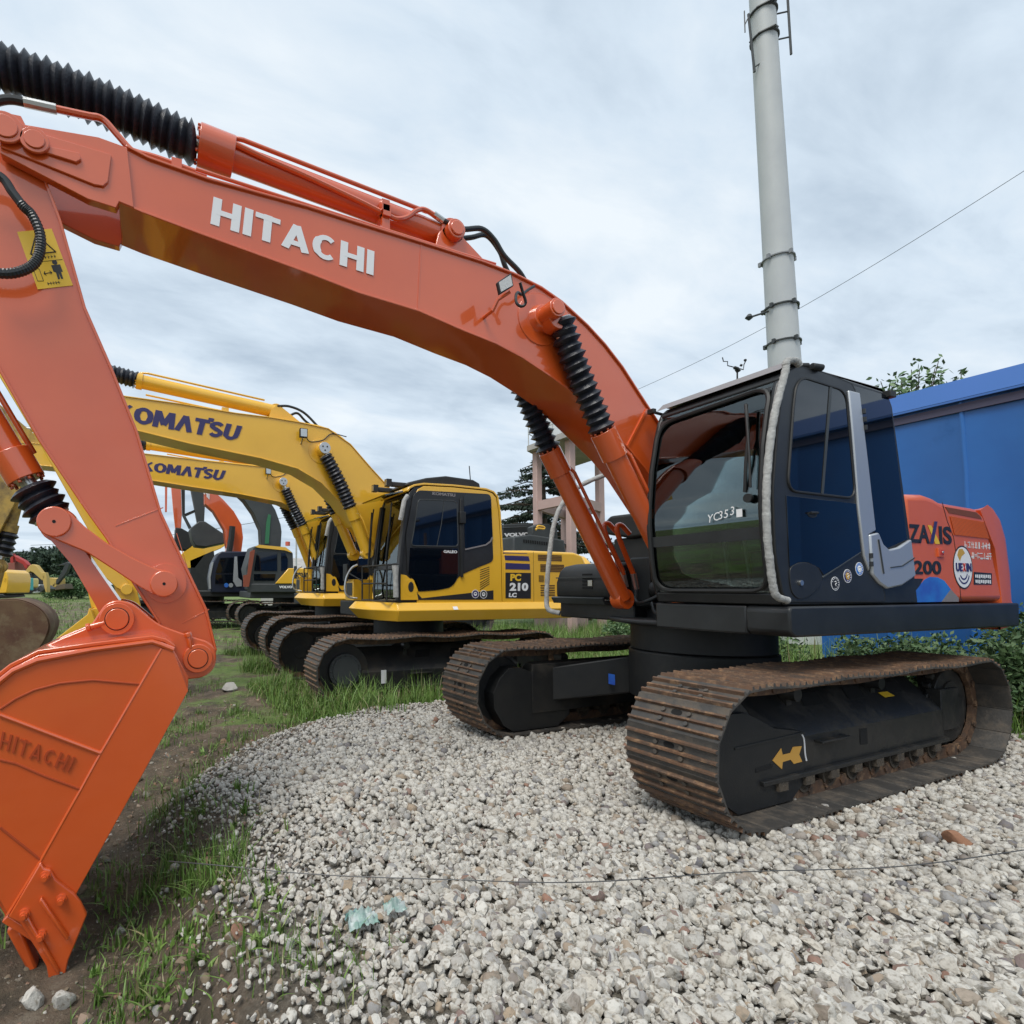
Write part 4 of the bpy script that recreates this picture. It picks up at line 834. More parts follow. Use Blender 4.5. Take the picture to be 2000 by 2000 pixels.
q = MB(); q.box(-.1, .28, -.55, -.30, 1.30, 1.75); q.box(-.2, .30, .20, .30, 1.30, 1.9); q.cyl((.3, -.25, 1.42), (.3, .05, 1.42), .09); q.build('swing_motor', BLACKM, upf, bevel=.02)
# arm cylinder and pipes above the boom
AC = xz(D['armcyl'], 0)
cylinder_part('arm_cylinder', ex, (2.735, 0, 4.155), AC[2], (6.35, 0, 4.45), .085, .125, .05, ORANGE, boot=[(4.60, 0, 4.297)]+xz(D['armboot'], 0)+[(6.2, 0, 4.43)], br=(.098, .128), nf=30, glen=.22, eye_w=.10)
pc = D['pipe_cyl']; ys = [.13]*len(pc)
q = MB(); q.lathe(smoothp(xz(pc, .10), 60), .018, 8); q.lathe(smoothp([(x, .02, z+.05 if x < 3.6 else z) for x, z in pc[:8]], 50), .018, 8)
for x, z in ((3.30, 4.125), (3.31, 4.16)): q.box(x-.03, x+.03, -.01, .14, z-.035, z+.045)
q.box(3.27, 3.33, .08, .12, 3.93, 4.13); pi = q.build('hydraulic_pipe', ORANGE, boom)
q = MB(); q.cyl((2.90, .1, 4.235), (2.82, .1, 4.205), .023, 8); q.build('fitting', CHROME, pi)
hose('hose', boom, [(x, .10, z) for x, z in D['hose1']]+[(2.0, .08, 3.85)], .02); hose('hose', boom, [(2.70, -.02, 4.16)]+[(x, .0, z-.05) for x, z in D['hose2'][1:]]+[(2.1, .02, 3.95)], .02)
q = MB(); q.lathe(smoothp(xz(D['pipe_arm'][2:], .10), 60), .02, 8); q.lathe(smoothp(xz([(4.6, 4.0), (3.9, 3.975), (3.0, 3.945), (2.4, 3.93)], .17), 40), .012, 8); q.box(4.68, 4.74, .06, .14, 3.95, 4.06); pi = q.build('hydraulic_pipe', ORANGE, boom)
q = MB(); q.cyl((5.36, .1, 4.17), (5.52, .1, 4.155), .026, 8); q.build('fitting', CHROME, pi); hose('hose', boom, [(5.5, .1, 4.16), (5.62, .1, 4.13), (5.8, .1, 3.98)], .024)
# working lamp on the boom
lm = D['lamp']
q = MB(); q.prism(lm, .43, .455); w = q.build('work_lamp', BLACKM, boom, bevel=.004)
q = MB(); cxl = sum(p[0] for p in lm)/4; czl = sum(p[1] for p in lm)/4; q.prism([(cxl+(x-cxl)*.84, czl+(z-czl)*.80) for x, z in lm], .455, .458); q.build('lens', mat('lamp_lens', (.62, .62, .6), .25, bump=.6, bs=300), w)
br = D['lampbr']; q = MB(); q.lathe([(br[0][0], .20, br[0][1]), (br[0][0], .32, br[0][1]), (br[1][0], .35, br[1][1]), (br[2][0]+.05, .42, br[2][1]-.05)], .013, 8); q.build('lamp_bracket', ORANGE, w)
hose('lamp_wire', w, [(x, .40-.018*k, z) for k, (x, z) in enumerate(D['lampwire'])], .011)
# arm
am = MB(); am.prism(D['arm'], -.155, .155); A_ = D['arm']
am.strip(A_[:9], .016, -.175, .175); am.strip(A_[13:20], .016, -.175, .175)
am.cyl((4.524, -.17, .996), (4.524, .17, .996), .10, 28)
arm = am.build('arm', ORANGE, ex, bevel=.004)
q = MB(); disc(q, 4.715, 1.452, .155, .168, .115); q.strip([(4.99, 1.78), (4.74, 1.90)], .006, .1545, .1575); q.strip([(4.62, 1.22), (4.47, 1.30)], .006, .1545, .1575); q.strip([(4.66, 1.75), (4.58, 1.50)], .004, .1545, .1560); q.build('arm_weld', ORANGE, arm, bevel=.003)
st = D['arm_sticker']
q = MB(); q.prism(st, .156, .1585, 0)
def su(u, v):    # sticker coordinates: 0-1 across, 0-1 up
    bl, br_, tl, tr_ = st[3], st[2], st[0], st[1]
    return tuple(bl[i]*(1-u)*(1-v)+br_[i]*u*(1-v)+tl[i]*(1-u)*v+tr_[i]*u*v for i in (0, 1))
def sline(p, th, mb, y=.1588):
    for a_, b_ in zip(p, p[1:]): mb.lathe([(su(*a_)[0], y, su(*a_)[1]), (su(*b_)[0], y, su(*b_)[1])], th, 4, mi=1)
sline([(.15, .60), (.5, .93), (.87, .60), (.15, .60)], .0035, q); sline([(.02, .46), (.98, .46)], .0014, q)
for k in range(8):
    sline([(.16+k*.09, .50), (.16+k*.09, .55)], .0016, q); sline([(.14+k*.09, .525), (.20+k*.09, .53)], .0014, q)
for k in range(5): sline([(.34+k*.075, .05), (.34+k*.075, .10)], .0018, q); sline([(.31+k*.075, .075), (.38+k*.075, .08)], .0014, q)
sline([(.08, .36), (.08, .14), (.24, .13), (.24, .34), (.08, .36)], .0015, q); sline([(.32, .25), (.55, .26)], .0022, q); sline([(.37, .29), (.32, .25), (.37, .22)], .002, q); sline([(.50, .29), (.55, .26), (.50, .23)], .002, q)
q.prism([su(*p) for p in ((.60, .38), (.86, .38), (.86, .25), (.81, .25), (.80, .13), (.74, .13), (.73, .24), (.71, .13), (.65, .13), (.66, .25), (.60, .27))], .1585, .1595, 1)
cxh, czh = su(.73, .425); disc(q, cxh, czh, .1585, .1595, .013, mi=1); cxh, czh = su(.5, .70); disc(q, cxh, czh, .1585, .1595, .02, mi=1)
q.build('warning_sticker', [SIGN, INK], arm)
q = MB(); hp_ = smoothp([(x, .26, z) for x, z in D['arm_hose']], 110); q.lathe(hp_, [.024+(.003 if (i % 2 and i > 30) else 0) for i in range(len(hp_))], 10); q.build('ribbed_hose', HOSE, arm, smooth=20)
# bucket linkage and cylinder
ll = rounded(D['long_link'], .03, 3)
for sg_ in (-1, 1):
    q = MB(); q.prism(ll, min(sg_*.175, sg_*.225), max(sg_*.175, sg_*.225)); lk = q.build('link_arm', ORANGE, ex, bevel=.006)
pn = D['pins']
for (x, z), rr in ((pn[0], .082), (pn[1], .075)): q = MB(); q.cyl((x, -.24, z), (x, .24, z), rr, 30); q.build('link_pin', ORANGE, lk, bevel=.006)
q = MB(); q.cyl((pn[0][0], .24, pn[0][1]), (pn[0][0], .2415, pn[0][1]), .009, 10); q.cyl((pn[1][0], .24, pn[1][1]), (pn[1][0], .2415, pn[1][1]), .009, 10); q.build('grease_hole', HOLE, lk)
q = MB(); hl = [(x, z) for x, z in D['h_link']]; q.prism([(5.335, 1.72), (5.20, 1.72), (5.05, 1.49), (4.925, 1.30), (4.93, 1.20), (5.02, 1.20), (5.08, 1.33), (5.20, 1.55), (5.35, 1.74)], -.145, .145)
q.cyl((pn[0][0], -.15, pn[0][1]), (pn[0][0], .15, pn[0][1]), .085, 24); q.cyl((pn[2][0], -.16, pn[2][1]), (pn[2][0], .16, pn[2][1]), .09, 24); q.build('bucket_link', ORANGE, ex, bevel=.008)
bc = xz(D['bcyl'], 0)
cylinder_part('bucket_cylinder', ex, bc[0], bc[3], (pn[0][0], 0, pn[0][1]), .075, .10, .042, ORANGE, boot=[(5.43, 0, 1.99), (5.39, 0, 1.925), (5.355, 0, 1.875), (5.325, 0, 1.83)], br=(.095, .122), nf=4, glen=.17)
# bucket
sd_ = D['bkt_side']; q = MB()
for sg_ in (1, -1): q.prism(sd_, min(sg_*.475, sg_*.505), max(sg_*.475, sg_*.505))
shell = sd_[2:15]; q.strip(shell, .022, -.475, .475); q.strip([(4.679, 1.1), (4.60, .95), (4.60, .88)], .03, -.475, .475)
q.strip([(5.375, -.099), (5.20, -.263), (5.14, -.33)], .035, -.505, .505)
bk = q.build('bucket', ORANGE, ex, bevel=.005)
q = MB()
for nm_, r_ in (('bkt_rib1', .010), ('bkt_rib2', .008), ('bkt_toprib', .014)): q.lathe(xz(D[nm_], .507), r_, 8)
for nm_ in ('bkt_arc', 'bkt_groove', 'bkt_groove2'): q.lathe(xz(D[nm_], .505), .006, 6, mi=1)
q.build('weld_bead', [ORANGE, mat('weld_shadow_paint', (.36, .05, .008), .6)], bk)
q = MB(); q.prism([D['bkt_rib2'][0], (4.679, 1.095), (4.601, .884), (4.805, .491), (5.094, -.055), (5.20, -.25), (5.36, -.11), D['bkt_rib2'][3], D['bkt_rib2'][2], D['bkt_rib2'][1]], .505, .512); q.build('side_plate', ORANGE, bk, bevel=.003)
q = MB()
for s0, s1 in ((.155, .20), (-.20, -.155)):
    q.prism(rounded(D['bkt_ear'], .05), s0+.04*(1 if s0 > 0 else -1), s1+.04*(1 if s0 > 0 else -1))
ear = q.build('bucket_ear', ORANGE, bk, bevel=.008)
for (x, z), rr in ((pn[2], .088), (pn[3], .082)):
    q = MB(); q.cyl((x, -.275, z), (x, -.2, z), rr, 32); 
    q.cyl((x, .20, z), (x, .262, z), rr, 36); q.cyl((x, .19, z), (x, .263, z), rr*.73, 36, mi=1); q.cyl((x, .18, z), (x, .268, z), rr*.66, 36)
    q.build('pin_boss', [ORANGE, HOLE], bk, bevel=.004); q = MB()
    q.cyl((x+.13, .25, z-.04) if x > 4.8 else (x+.055, .25, z+.13), (x+.06, .25, z-.02) if x > 4.8 else (x+.04, .25, z+.06), .016, 10); q.cyl((x+.15, .25, z-.045) if x > 4.8 else (x+.06, .25, z+.15), (x+.13, .25, z-.04) if x > 4.8 else (x+.052, .25, z+.125), .022, 6)
    q.build('grease_nipple', ORANGE, bk, bevel=.003)
tx = D['bkt_text']; letters('bucket_lettering', 'HITACHI', tx[0], tx[1], tx[2], tx[3], .5055, mat('embossed_paint', (.40, .052, .008), .5), bk, wt=.17, gap=.2, th=.006)
q = MB(); q.prism(D['bkt_cutter'], .512, .535)
q.prism([(5.235, -.02), (5.245, -.04), (5.125, -.245), (5.115, -.235)], .535, .56); q.prism([(5.285, -.10), (5.30, -.115), (5.16, -.39), (5.15, -.38)], .535, .555)
ct = q.build('side_cutter', ORANGE, bk, bevel=.006)
for x, z in D['bkt_bolts']:
    q = MB(); q.cyl((x, .535, z), (x, .545, z), .024, 20); q.cyl((x, .545, z), (x, .565, z), .018, 6); q.cyl((x, .565, z), (x, .575, z), .011, 12); q.build('bolt', ORANGE, ct)
tt = D['bkt_tooth']
for yy in (.40, .20, .0, -.20, -.40):
    q = MB(); q.prism([(x-.0, z) for x, z in tt], yy-.045, yy+.045); q.build('tooth', ORANGE, bk, bevel=.012)

# =========== 2. the yellow excavators ===========
def lam(root, name, loc, parent):
    pass
def yellow_machine(root, D_, boom_t, boom_b, text_c, bc, arm_poly, acyl, aboot, full=True, paint=YELLOW, lettering='KOMATSU'):
    fr = undercarriage(root, 2.10, .87, 1.49, .97, nsh=44, detail=1, cover=not full, cyl_hub=full, sag=.03)
    if full:
        q = MB(); q.box(.98, 1.06, 1.292, 1.2945, .27, .46); q.build('paper_label', WHITE, fr)
    # upper frame with bevelled skirt
    u = MB(); 
    u.xprism([(1.05, 1.42), (1.36, 1.42), (1.44, 1.31), (1.38, 1.15), (1.05, 1.15)], -2.35, .855)
    u.add([(.85, .20, 1.42), (.85, 1.36, 1.42), (1.02, 1.0, 1.42), (1.08, .25, 1.42), (.85, .2, 1.15), (.85, 1.38, 1.15), (.98, 1.0, 1.15), (1.02, .25, 1.15), (.86, 1.44, 1.31), (1.12, .92, 1.31), (1.18, .22, 1.31)],
          [(0, 3, 2, 1), (4, 5, 6, 7), (1, 2, 9, 8), (8, 9, 6, 5), (2, 3, 10, 9), (9, 10, 7, 6), (0, 4, 7, 10, 3), (0, 1, 8, 5, 4)])
    upf = u.build('side_skirt', paint, root, bevel=.01)
    b = MB(); b.box(-2.3, .80, -1.3, 1.2, 1.14, 1.40); b.box(-.4, .3, .12, .18, 1.2, 2.2); b.box(-.4, .3, -.18, -.12, 1.2, 2.2); b.box(-1.9, -.2, -1.30, -.5, 1.24, 2.0); b.build('upper_frame', BLACKM, root, bevel=.02)
    # cab
    front = [(.80, 1.40), (.815, 1.60), (.80, 1.85), (.74, 2.40), (.66, 2.95), (.62, 3.06)]; top = [(.55, 3.13), (.40, 3.165), (-.1, 3.18), (-.70, 3.17), (-.82, 3.14)]; rear = [(-.89, 3.08), (-.93, 2.85), (-.97, 2.24), (-.985, 1.40)]
    cab = cab_shell(root, front, top, rear, .35, 1.34, 1.40, BLACK, BLACK, (1.46, 3.0), (.41, 1.28), div=1.95)
    Y = 1.351; D0 = D
    pan = [(.52, 1.41), (.52, 1.60), (.60, 1.75), (.64, 2.0), (.60, 2.6), (.55, 3.02), (.50, 3.10), (.40, 3.155), (-.1, 3.17), (-.70, 3.16), (-.81, 3.13), (-.88, 3.07), (-.925, 2.85), (-.965, 2.24), (-.98, 1.41)]
    q = MB(); q.prism(pan, 1.341, 1.352); q.strip([(.66, 3.05), (.62, 3.105), (.55, 3.14), (.40, 3.172), (-.1, 3.187), (-.70, 3.177), (-.83, 3.145), (-.90, 3.08), (-.94, 2.85), (-.98, 2.24), (-.99, 1.41)], -.03, .33, 1.352); q.build('cab_panel', paint, cab, bevel=.012)
    overlay('door', rounded(D0['k_black'], .07), Y, .008, BLACK, cab, bevel=.003)
    q = MB(); q.strip([(.83, 1.42), (.845, 1.60), (.83, 1.85), (.77, 2.40), (.69, 2.95), (.64, 3.05)], .05, 1.27, 1.365); q.build('front_pillar', BLACK, cab, bevel=.008); q = MB(); q.strip([(.83, 1.95), (.77, 2.40), (.69, 2.95)], .03, .34, .41); q.build('front_pillar', BLACK, cab, bevel=.008)
    overlay('door_window', rounded(D0['k_win'], .06), Y+.008, .004, DGLASS, cab); outline_tube('window_seal', rounded(D0['k_win'], .06), Y+.01, .01, CHAR, cab)
    overlay('lower_door_glass', D0['k_lowdoor'], Y+.008, .004, DGLASS, cab); overlay('rear_window', rounded(D0['k_rwin'], .06), Y+.008, .004, DGLASS, cab)
    q = MB(); q.strip([(.20, 2.25), (.12, 2.6), (.07, 2.95)], .012, Y+.012, Y+.016); q.build('window_divider', CHAR, cab)
    q = MB(); q.strip([(-.81, 2.43), (-.77, 2.36), (-.68, 2.30), (-.30, 2.215)], .022, Y+.01, Y+.02); q.build('window_trim', GREYV, cab)
    q = MB(); q.box(-.21, -.26, Y+.008, Y+.03, 1.80, 3.0); q.box(-.19, -.29, Y+.01, Y+.06, 2.62, 2.80); q.build('door_hinge', BLACKM, cab, bevel=.008)
    overlay('lower_stripe', D0['k_stripe'], Y, .006, INK, cab)
    q = MB(); rx = .622; disc(q, rx, 1.64, Y, Y+.012, .12, .13); disc(q, rx-.0, 1.65, Y+.012, Y+.016, .045, .075, mi=1); q.prism([(.785, 1.46), (.785, 1.83), (.70, 1.82), (.60, 1.74), (.53, 1.60), (.50, 1.46)], Y, Y+.011, 0); q.build('corner_cover', [paint, INK], cab, bevel=.004)
    q = MB(); vp = D0['k_vent']
    for k in range(9):
        t = k/8; z0 = vp[0][1]+(vp[3][1]-vp[0][1])*t-.02*(t > .5); z1 = vp[1][1]+(vp[2][1]-vp[1][1])*t
        q.strip([(vp[0][0]-.03, z0-.015), (vp[1][0]+.03, z1-.015)], .010, Y, Y+.004)
    q.build('vent_slots', INK, cab)
    text_on('cab_lettering', lettering, *[D0['k_txt2'][i] for i in range(4)], Y+.009, GREYV, cab, bold=.05); text_on('door_lettering', 'GALEO', *[D0['k_galeo'][i] for i in range(4)], Y+.0125, WHITE, cab, bold=.03)
    for x, z in D0['k_stk']:
        q = MB(); disc(q, x, z, Y+.006, Y+.008, .065, mi=0); disc(q, x, z, Y+.008, Y+.009, .056, mi=1); disc(q, x, z, Y+.009, Y+.010, .030, mi=0); disc(q, x, z+.005, Y+.010, Y+.0108, .018, .01, mi=1); q.build('round_sticker', [WHITE, NAVY if x > -.5 else CHAR], cab)
    q = MB(); q.lathe([(x+.06, 1.41, z) for x, z in smoothp([(x, z, 0) for x, z in D0['k_hand']], 20) for x, z in [(x, z)]] if 0 else [(.70, 1.41, 2.98), (.76, 1.42, 2.90), (.80, 1.42, 2.70), (.81, 1.40, 2.62)], .035, 10); q.build('wrapped_handrail', WRAP, cab); q = MB(); q.lathe([(.88, 1.38, 1.96), (.875, 1.38, 1.80), (.87, 1.38, 1.50)], [.055, .038, .04], 10); q.build('wrapped_handrail', WRAP, cab)
    q = MB(); q.lathe(smoothp([(.95, .02, 2.02), (1.04, -.02, 1.96), (1.12, -.05, 1.80), (1.14, -.05, 1.58), (1.08, -.02, 1.48), (.95, .02, 1.46)], 40), .018, 8); q.build('front_handrail', CHROME, upf)
    q = MB(); q.box(.955, .985, -.62, -.42, 1.75, 2.05); q.cyl((.97, -.42, 1.9), (.9, .1, 1.75), .012, 6); q.build('mirror', BLACKM, upf, bevel=.01)
    q = MB(); q.box(.55, .90, -.72, -.30, 1.42, 1.78); q.box(.90, .905, -.66, -.36, 1.50, 1.72, 1); q.build('step_box', [paint, INK], upf, bevel=.02)
    # front guard bars
    q = MB()
    for z in (1.97, 1.70, 1.44): q.cyl((.98, .32, z), (.98, 1.30, z), .012, 8)
    for y in (.32, .62, .96, 1.30): q.cyl((.98, y, 1.44), (.98, y, 1.97), .014 if y in (.32, 1.30) else .006, 8)
    for y in (.32, 1.30): q.cyl((.98, y, 1.97), (.82, y, 1.97), .012, 8); q.cyl((.98, y, 1.44), (.82, y, 1.44), .012, 8)
    q.build('front_guard', BLACKM, cab)
    q = MB(); q.cyl((.84, .385, 2.85), (.90, .385, 1.95), .02, 8); q.lathe([(.84, .45, 2.9), (.90, .43, 2.4), (.93, .45, 2.0)], .012, 6); q.lathe([(.86, 1.20, 2.9), (.90, 1.17, 2.4), (.93, 1.15, 2.05)], .012, 6); q.build('wiper', BLACKM, cab)
    q = MB(); q.prism([(.72, 3.05), (1.00, 2.98), (1.02, 2.995), (.72, 3.07)], .38, 1.30); q.build('sun_visor', glass_mat('smoked_visor', (.45, .38, .32), .05) if full else FGLASS, cab)
    q = MB(); q.prism([(.60, 3.19), (.55, 3.24), (.25, 3.33), (-.1, 3.39), (-.60, 3.37), (-.72, 3.32), (-.74, 3.20)], .45, 1.14); q.box(.22, .80, .48, .54, 3.17, 3.25); q.box(.22, .80, .98, 1.04, 3.17, 3.25); q.build('roof_guard', BLACKM, cab, bevel=.02)
    for yy in (.50, 1.02):
        q = MB(); q.box(.80, .88, yy-.05, yy+.05, 3.17, 3.28, 0); q.box(.88, .885, yy-.04, yy+.04, 3.18, 3.27, 1); q.build('roof_lamp', [BLACKM, CHROME], cab)
    q = MB(); q.cyl((-.85, .7, 3.15), (-.80, .7, 3.70), .009, 6); q.build('antenna', BLACKM, cab)
    # hood
    h = MB(); h.prism([(-.99, 1.27), (-.99, 2.17), (-1.04, 2.235), (-1.48, 2.25), (-2.45, 2.245), (-2.62, 2.20), (-2.70, 2.08), (-2.72, 1.27)], -1.2, 1.35)
    hood = h.build('engine_hood', paint, root, bevel=.05, seg=4)
    q = MB(); q.xprism([(-1.30, 1.15), (-1.30, 2.05), (-1.1, 2.22), (1.1, 2.22), (1.30, 2.05), (1.34, 1.15)], -2.95, -2.70); q.build('counterweight', paint, root, bevel=.08, seg=3)
    overlay('number_panel', D0['k_panel'], 1.351, .003, INK, hood)
    for i in range(3): overlay('stripe_decal', [(x, min(z, 2.205)) for x, z in D0['k_st%d' % i]], 1.351-(.012 if i == 0 else 0), .003 if i else .012, NAVY, hood)
    for k, s_, m_ in (('k_pc', 'PC', SIGN), ('k_210', '210', WHITE), ('k_lc', 'LC', WHITE)): text_on('model_lettering', s_, *D0[k][:4], 1.3545, m_, hood, bold=.05)
    q = MB()
    for nm in ('k_g1', 'k_g2', 'k_g3'):
        g = D0[nm]; x0, x1 = g[0][0]-.02, g[1][0]; z1 = g[0][1]; z0 = g[-1][1]; n_ = 5 if nm != 'k_g1' else 4
        for k in range(n_): zc = z1-(z1-z0)*(k+.5)/n_; q.box(x1, x0, 1.351, 1.354, zc-.011, zc+.009)
    q.build('louvres', mat('louvre_brown', (.12, .06, .012), .7), hood)
    q = MB(); q.strip([(-1.60, 2.23), (-1.60, 1.28)], .006, 1.3505, 1.3525); q.box(-1.70, -1.80, 1.351, 1.358, 1.75, 1.85); q.build('panel_seam', mat('seam_brown', (.2, .11, .01), .7), hood)
    q = MB(); q.add([(-.05, 1.408, 1.36), (-.13, 1.408, 1.36), (-.13, 1.443, 1.315), (-.05, 1.443, 1.315)], [(0, 1, 2, 3)]); q.build('paper_label', WHITE, upf)
    # boom
    ft = [(.10, 2.75), (-.15, 2.35), (-.30, 1.95)]; fb = [(-.2, 1.80), (.05, 1.80), (.35, 2.0), (.75, 2.35)]
    q = MB(); q.prism(boom_t+ft+fb+boom_b, -.235, .235); q.strip([(x, z-.004) for x, z in boom_t], -.016, -.25, .25); q.strip([(x, z+.004) for x, z in boom_b], -.016, -.25, .25); q.cyl((-.12, -.33, 1.92), (-.12, .33, 1.92), .14, 20)
    boom = q.build('boom', paint, root, bevel=.004)
    letters('boom_lettering', lettering.replace('A', 'L'), text_c[0], text_c[1], text_c[2], text_c[3], .2352, NAVY, boom, th=.004, wt=.30, gap=.06, logo_t=True)
    px, pz = bc[0]
    q = MB(); q.cyl((px, -.46, pz), (px, .46, pz), .07, 24); q.cyl((px, .46, pz), (px, .475, pz), .09, 28, mi=1); disc(q, px, pz, .234, .242, .2)
    for k in range(3): a = k*2.1+.5; q.cyl((px+.04*math.cos(a), .475, pz+.04*math.sin(a)), (px+.04*math.cos(a), .48, pz+.04*math.sin(a)), .014, 8, mi=2)
    q.build('boom_cylinder_pin', [paint, SILVER, INK], boom, bevel=.004)
    for sg_ in (1, -1):
        L = xz(bc, .36*sg_); base = (L[5][0]-.22, L[5][1]-.05*sg_, L[5][2]-.56)
        cylinder_part('boom_cylinder', root, base, L[4], (px, .36*sg_, pz), .085, .10, .045, paint, boot=[L[4], L[3], L[2], L[1]], br=(.09, .115), nf=15, glen=.2)
    cylinder_part('arm_cylinder', root, acyl[0], acyl[2], acyl[3], .10, .118, .05, paint, boot=aboot, br=(.10, .125), nf=15, glen=.08)
    q = MB(); ax, _, az = acyl[0]
    for sg_ in (1, -1): q.prism([(ax+.18, az-.35), (ax+.1, az-.02), (ax, az+.08), (ax-.1, az+.03), (ax-.5, az-.24), (ax-.5, az-.35)], min(sg_*.08, sg_*.11), max(sg_*.08, sg_*.11))
    q.build('cylinder_bracket', paint, boom)
    lx, lz = px+.32, pz+.18
    q = MB(); q.box(lx-.07, lx+.05, .30, .36, lz-.02, lz+.12, 0); q.box(lx-.06, lx+.04, .36, .364, lz-.01, lz+.11, 1); q.cyl((lx, .235, lz-.10), (lx, .33, lz-.02), .015, mi=1); w_ = q.build('work_lamp', [BLACKM, CHROME], boom, bevel=.01)
    hose('lamp_wire', w_, [(lx-.06, .3, lz), (lx-.15, .25, lz-.05), (lx-.35, .245, lz+.0), (lx-.5, .245, lz+.12), (lx-.75, .245, lz+.1)], .008)
    hose('hose', boom, [(ax-.0, .1, az+.06), (ax-.2, .1, az+.08), (ax-.45, .1, az+.0), (ax-.75, .1, az-.26), (ax-.85, .1, az-.30)], .02); hose('hose', boom, [(ax-.2, 0, az-.05), (ax-.35, .0, az+.02), (ax-.5, .0, az-.1), (ax-.8, .0, az-.28)], .02)
    q = MB(); q.lathe(smoothp([(ax+1.9, .15, az-.05), (ax+.9, .15, az-.14), (ax+.1, .15, az-.19)], 30), .014, 8); q.lathe(smoothp([(x-.02, .12, z+.035) for x, z in boom_t[5:]], 30), .016, 8); q.box(ax+.75, ax+.85, .1, .2, az-.22, az-.1); q.build('hydraulic_pipe', paint, boom)
    return boom
def mirror_far(l): return l
m1 = empty('excavator', (.65, -4.95, -.2), 'clean yellow excavator nearest behind the orange one, number panel 210 on its hood', 'excavator', 'excavators parked in a row')
kt = D['k_top'][1:]; kb = D['k_bot'][:-1]
nose_t = [(5.62, 4.10), (5.70, 4.20), (5.60, 4.30), (5.1, 4.33)]; nose_b = [(5.0, 3.95), (5.5, 4.02)]
boomA = yellow_machine(m1, D, nose_t+kt, kb+nose_b, D['k_text'], D['k_bc'], None, [(2.348, 0, 4.428), (3.439, 0, 4.505), (4.376, 0, 4.617), (6.5, 0, 4.85)],
    [(4.376, 0, 4.617)]+[(4.4, 0, 4.626), (4.7, 0, 4.671), (5.217, 0, 4.712)], True)
def yarm(root, poly, paint, linkp, bktp, bw, pins_, cyl=None, m2=None, ylink=.25):
    q = MB(); q.prism(poly, -.2, .2); a_ = q.build('arm', paint, root, bevel=.01)
    for sg_ in (1, -1): q = MB(); q.prism(linkp, min(sg_*.2, sg_*ylink), max(sg_*.2, sg_*ylink)); q.build('link_arm', paint, root, bevel=.01)
    q = MB()
    for sg_ in (1, -1): q.prism(bktp, min(sg_*(bw-.03), sg_*bw), max(sg_*(bw-.03), sg_*bw))
    q.strip(bktp[:int(len(bktp)*.7)], -.02, -bw+.03, bw-.03); b_ = q.build('bucket', m2 or paint, root, bevel=.012)
    for x, z in pins_: q = MB(); q.cyl((x, -.28, z), (x, .28, z), .075, 20); q.build('link_pin', paint, a_, bevel=.006)
    return a_, b_
yarm(m1, [(5.50, 4.30), (5.30, 4.10), (5.18, 3.72), (4.90, 3.0), (4.52, 2.15), (4.30, 1.62), (4.22, 1.28), (4.30, 1.12), (4.44, 1.20), (4.60, 1.70), (4.862, 2.30), (5.533, 3.55), (6.05, 4.45), (6.6, 5.0), (6.5, 5.2), (6.1, 5.0)], YELLOW,
     [(4.98, 2.10), (4.90, 2.16), (4.72, 2.02), (4.50, 1.82), (4.36, 1.62), (4.42, 1.55), (4.55, 1.62), (4.75, 1.82)],
     [(4.74, 1.10), (4.84, 1.36), (4.86, 1.28), (5.02, 1.14), (5.20, .98), (5.45, .72), (5.55, .35), (5.35, .05), (4.9, -.02), (4.6, .0)], .55, [(4.93, 2.10), (4.42, 1.60), (4.32, 1.24), (4.80, 1.27)])
q = MB(); q.prism([(4.86, 2.04), (4.93, 2.10), (5.0, 2.0), (4.86, 1.36), (4.76, 1.30), (4.72, 1.40)], -.12, .12); q.build('bucket_link', YELLOW, m1, bevel=.01)
m2 = empty('excavator', (.60, -8.70, -.1), 'second yellow excavator with a worn brown bucket, partly hidden behind the first yellow one', 'excavator', 'excavators parked in a row')
jt = D['j_top'][1:6]+[(.32, 3.5)]; jb = D['j_bot'][1:-1]
yellow_machine(m2, D, [(6.95, 3.95), (7.0, 4.1), (6.8, 4.24), (5.4, 4.28)]+jt, jb+[(5.2, 3.83), (6.6, 3.86)], D['j_text'], D['j_bc'], None, [(2.0, 0, 4.36), (3.1, 0, 4.42), (4.3, 0, 4.50), (6.8, 0, 4.6)], [(4.3, 0, 4.5), (4.5, 0, 4.51), (4.8, 0, 4.53), (5.3, 0, 4.56)], False)
yarm(m2, [(6.1, 4.3), (6.31, 3.926), (6.546, 3.077), (6.80, 2.45), (7.1, 1.9), (7.3, 1.7), (7.45, 1.9), (7.3, 2.9), (7.287, 4.3), (7.3, 5.0), (6.9, 5.0)], YDIRT,
     [(6.80, 2.0), (6.70, 1.9), (6.85, 1.75), (7.3, 1.6), (7.35, 1.75), (7.0, 1.95)], rounded(D['j_bucket'], .2), .6, [(6.78, 1.90), (7.3, 1.70), (7.2, 1.35)], m2=mat('rusty_brown_bucket', (.16, .10, .055), .9, var=(.10, .045, .03), vs=2.2, dirt=(.22, .17, .10), dirt_amt=.5, dirt_scale=1.5, bump=.5, bs=20))
q = MB(); q.prism([(6.7, 1.92), (6.86, 1.95), (6.98, 1.3), (6.9, 1.2), (6.82, 1.3)], -.15, .15); q.build('bucket_link', YDIRT, m2, bevel=.02)
cylinder_part('bucket_cylinder', m2, (6.351, 0, 4.165), (6.65, 0, 2.56), (6.78, 0, 1.92), .10, .135, .05, YDIRT, boot=[(6.65, 0, 2.56), (6.68, 0, 2.4), (6.72, 0, 2.2), (6.74, 0, 2.1)], br=(.12, .17), nf=4)

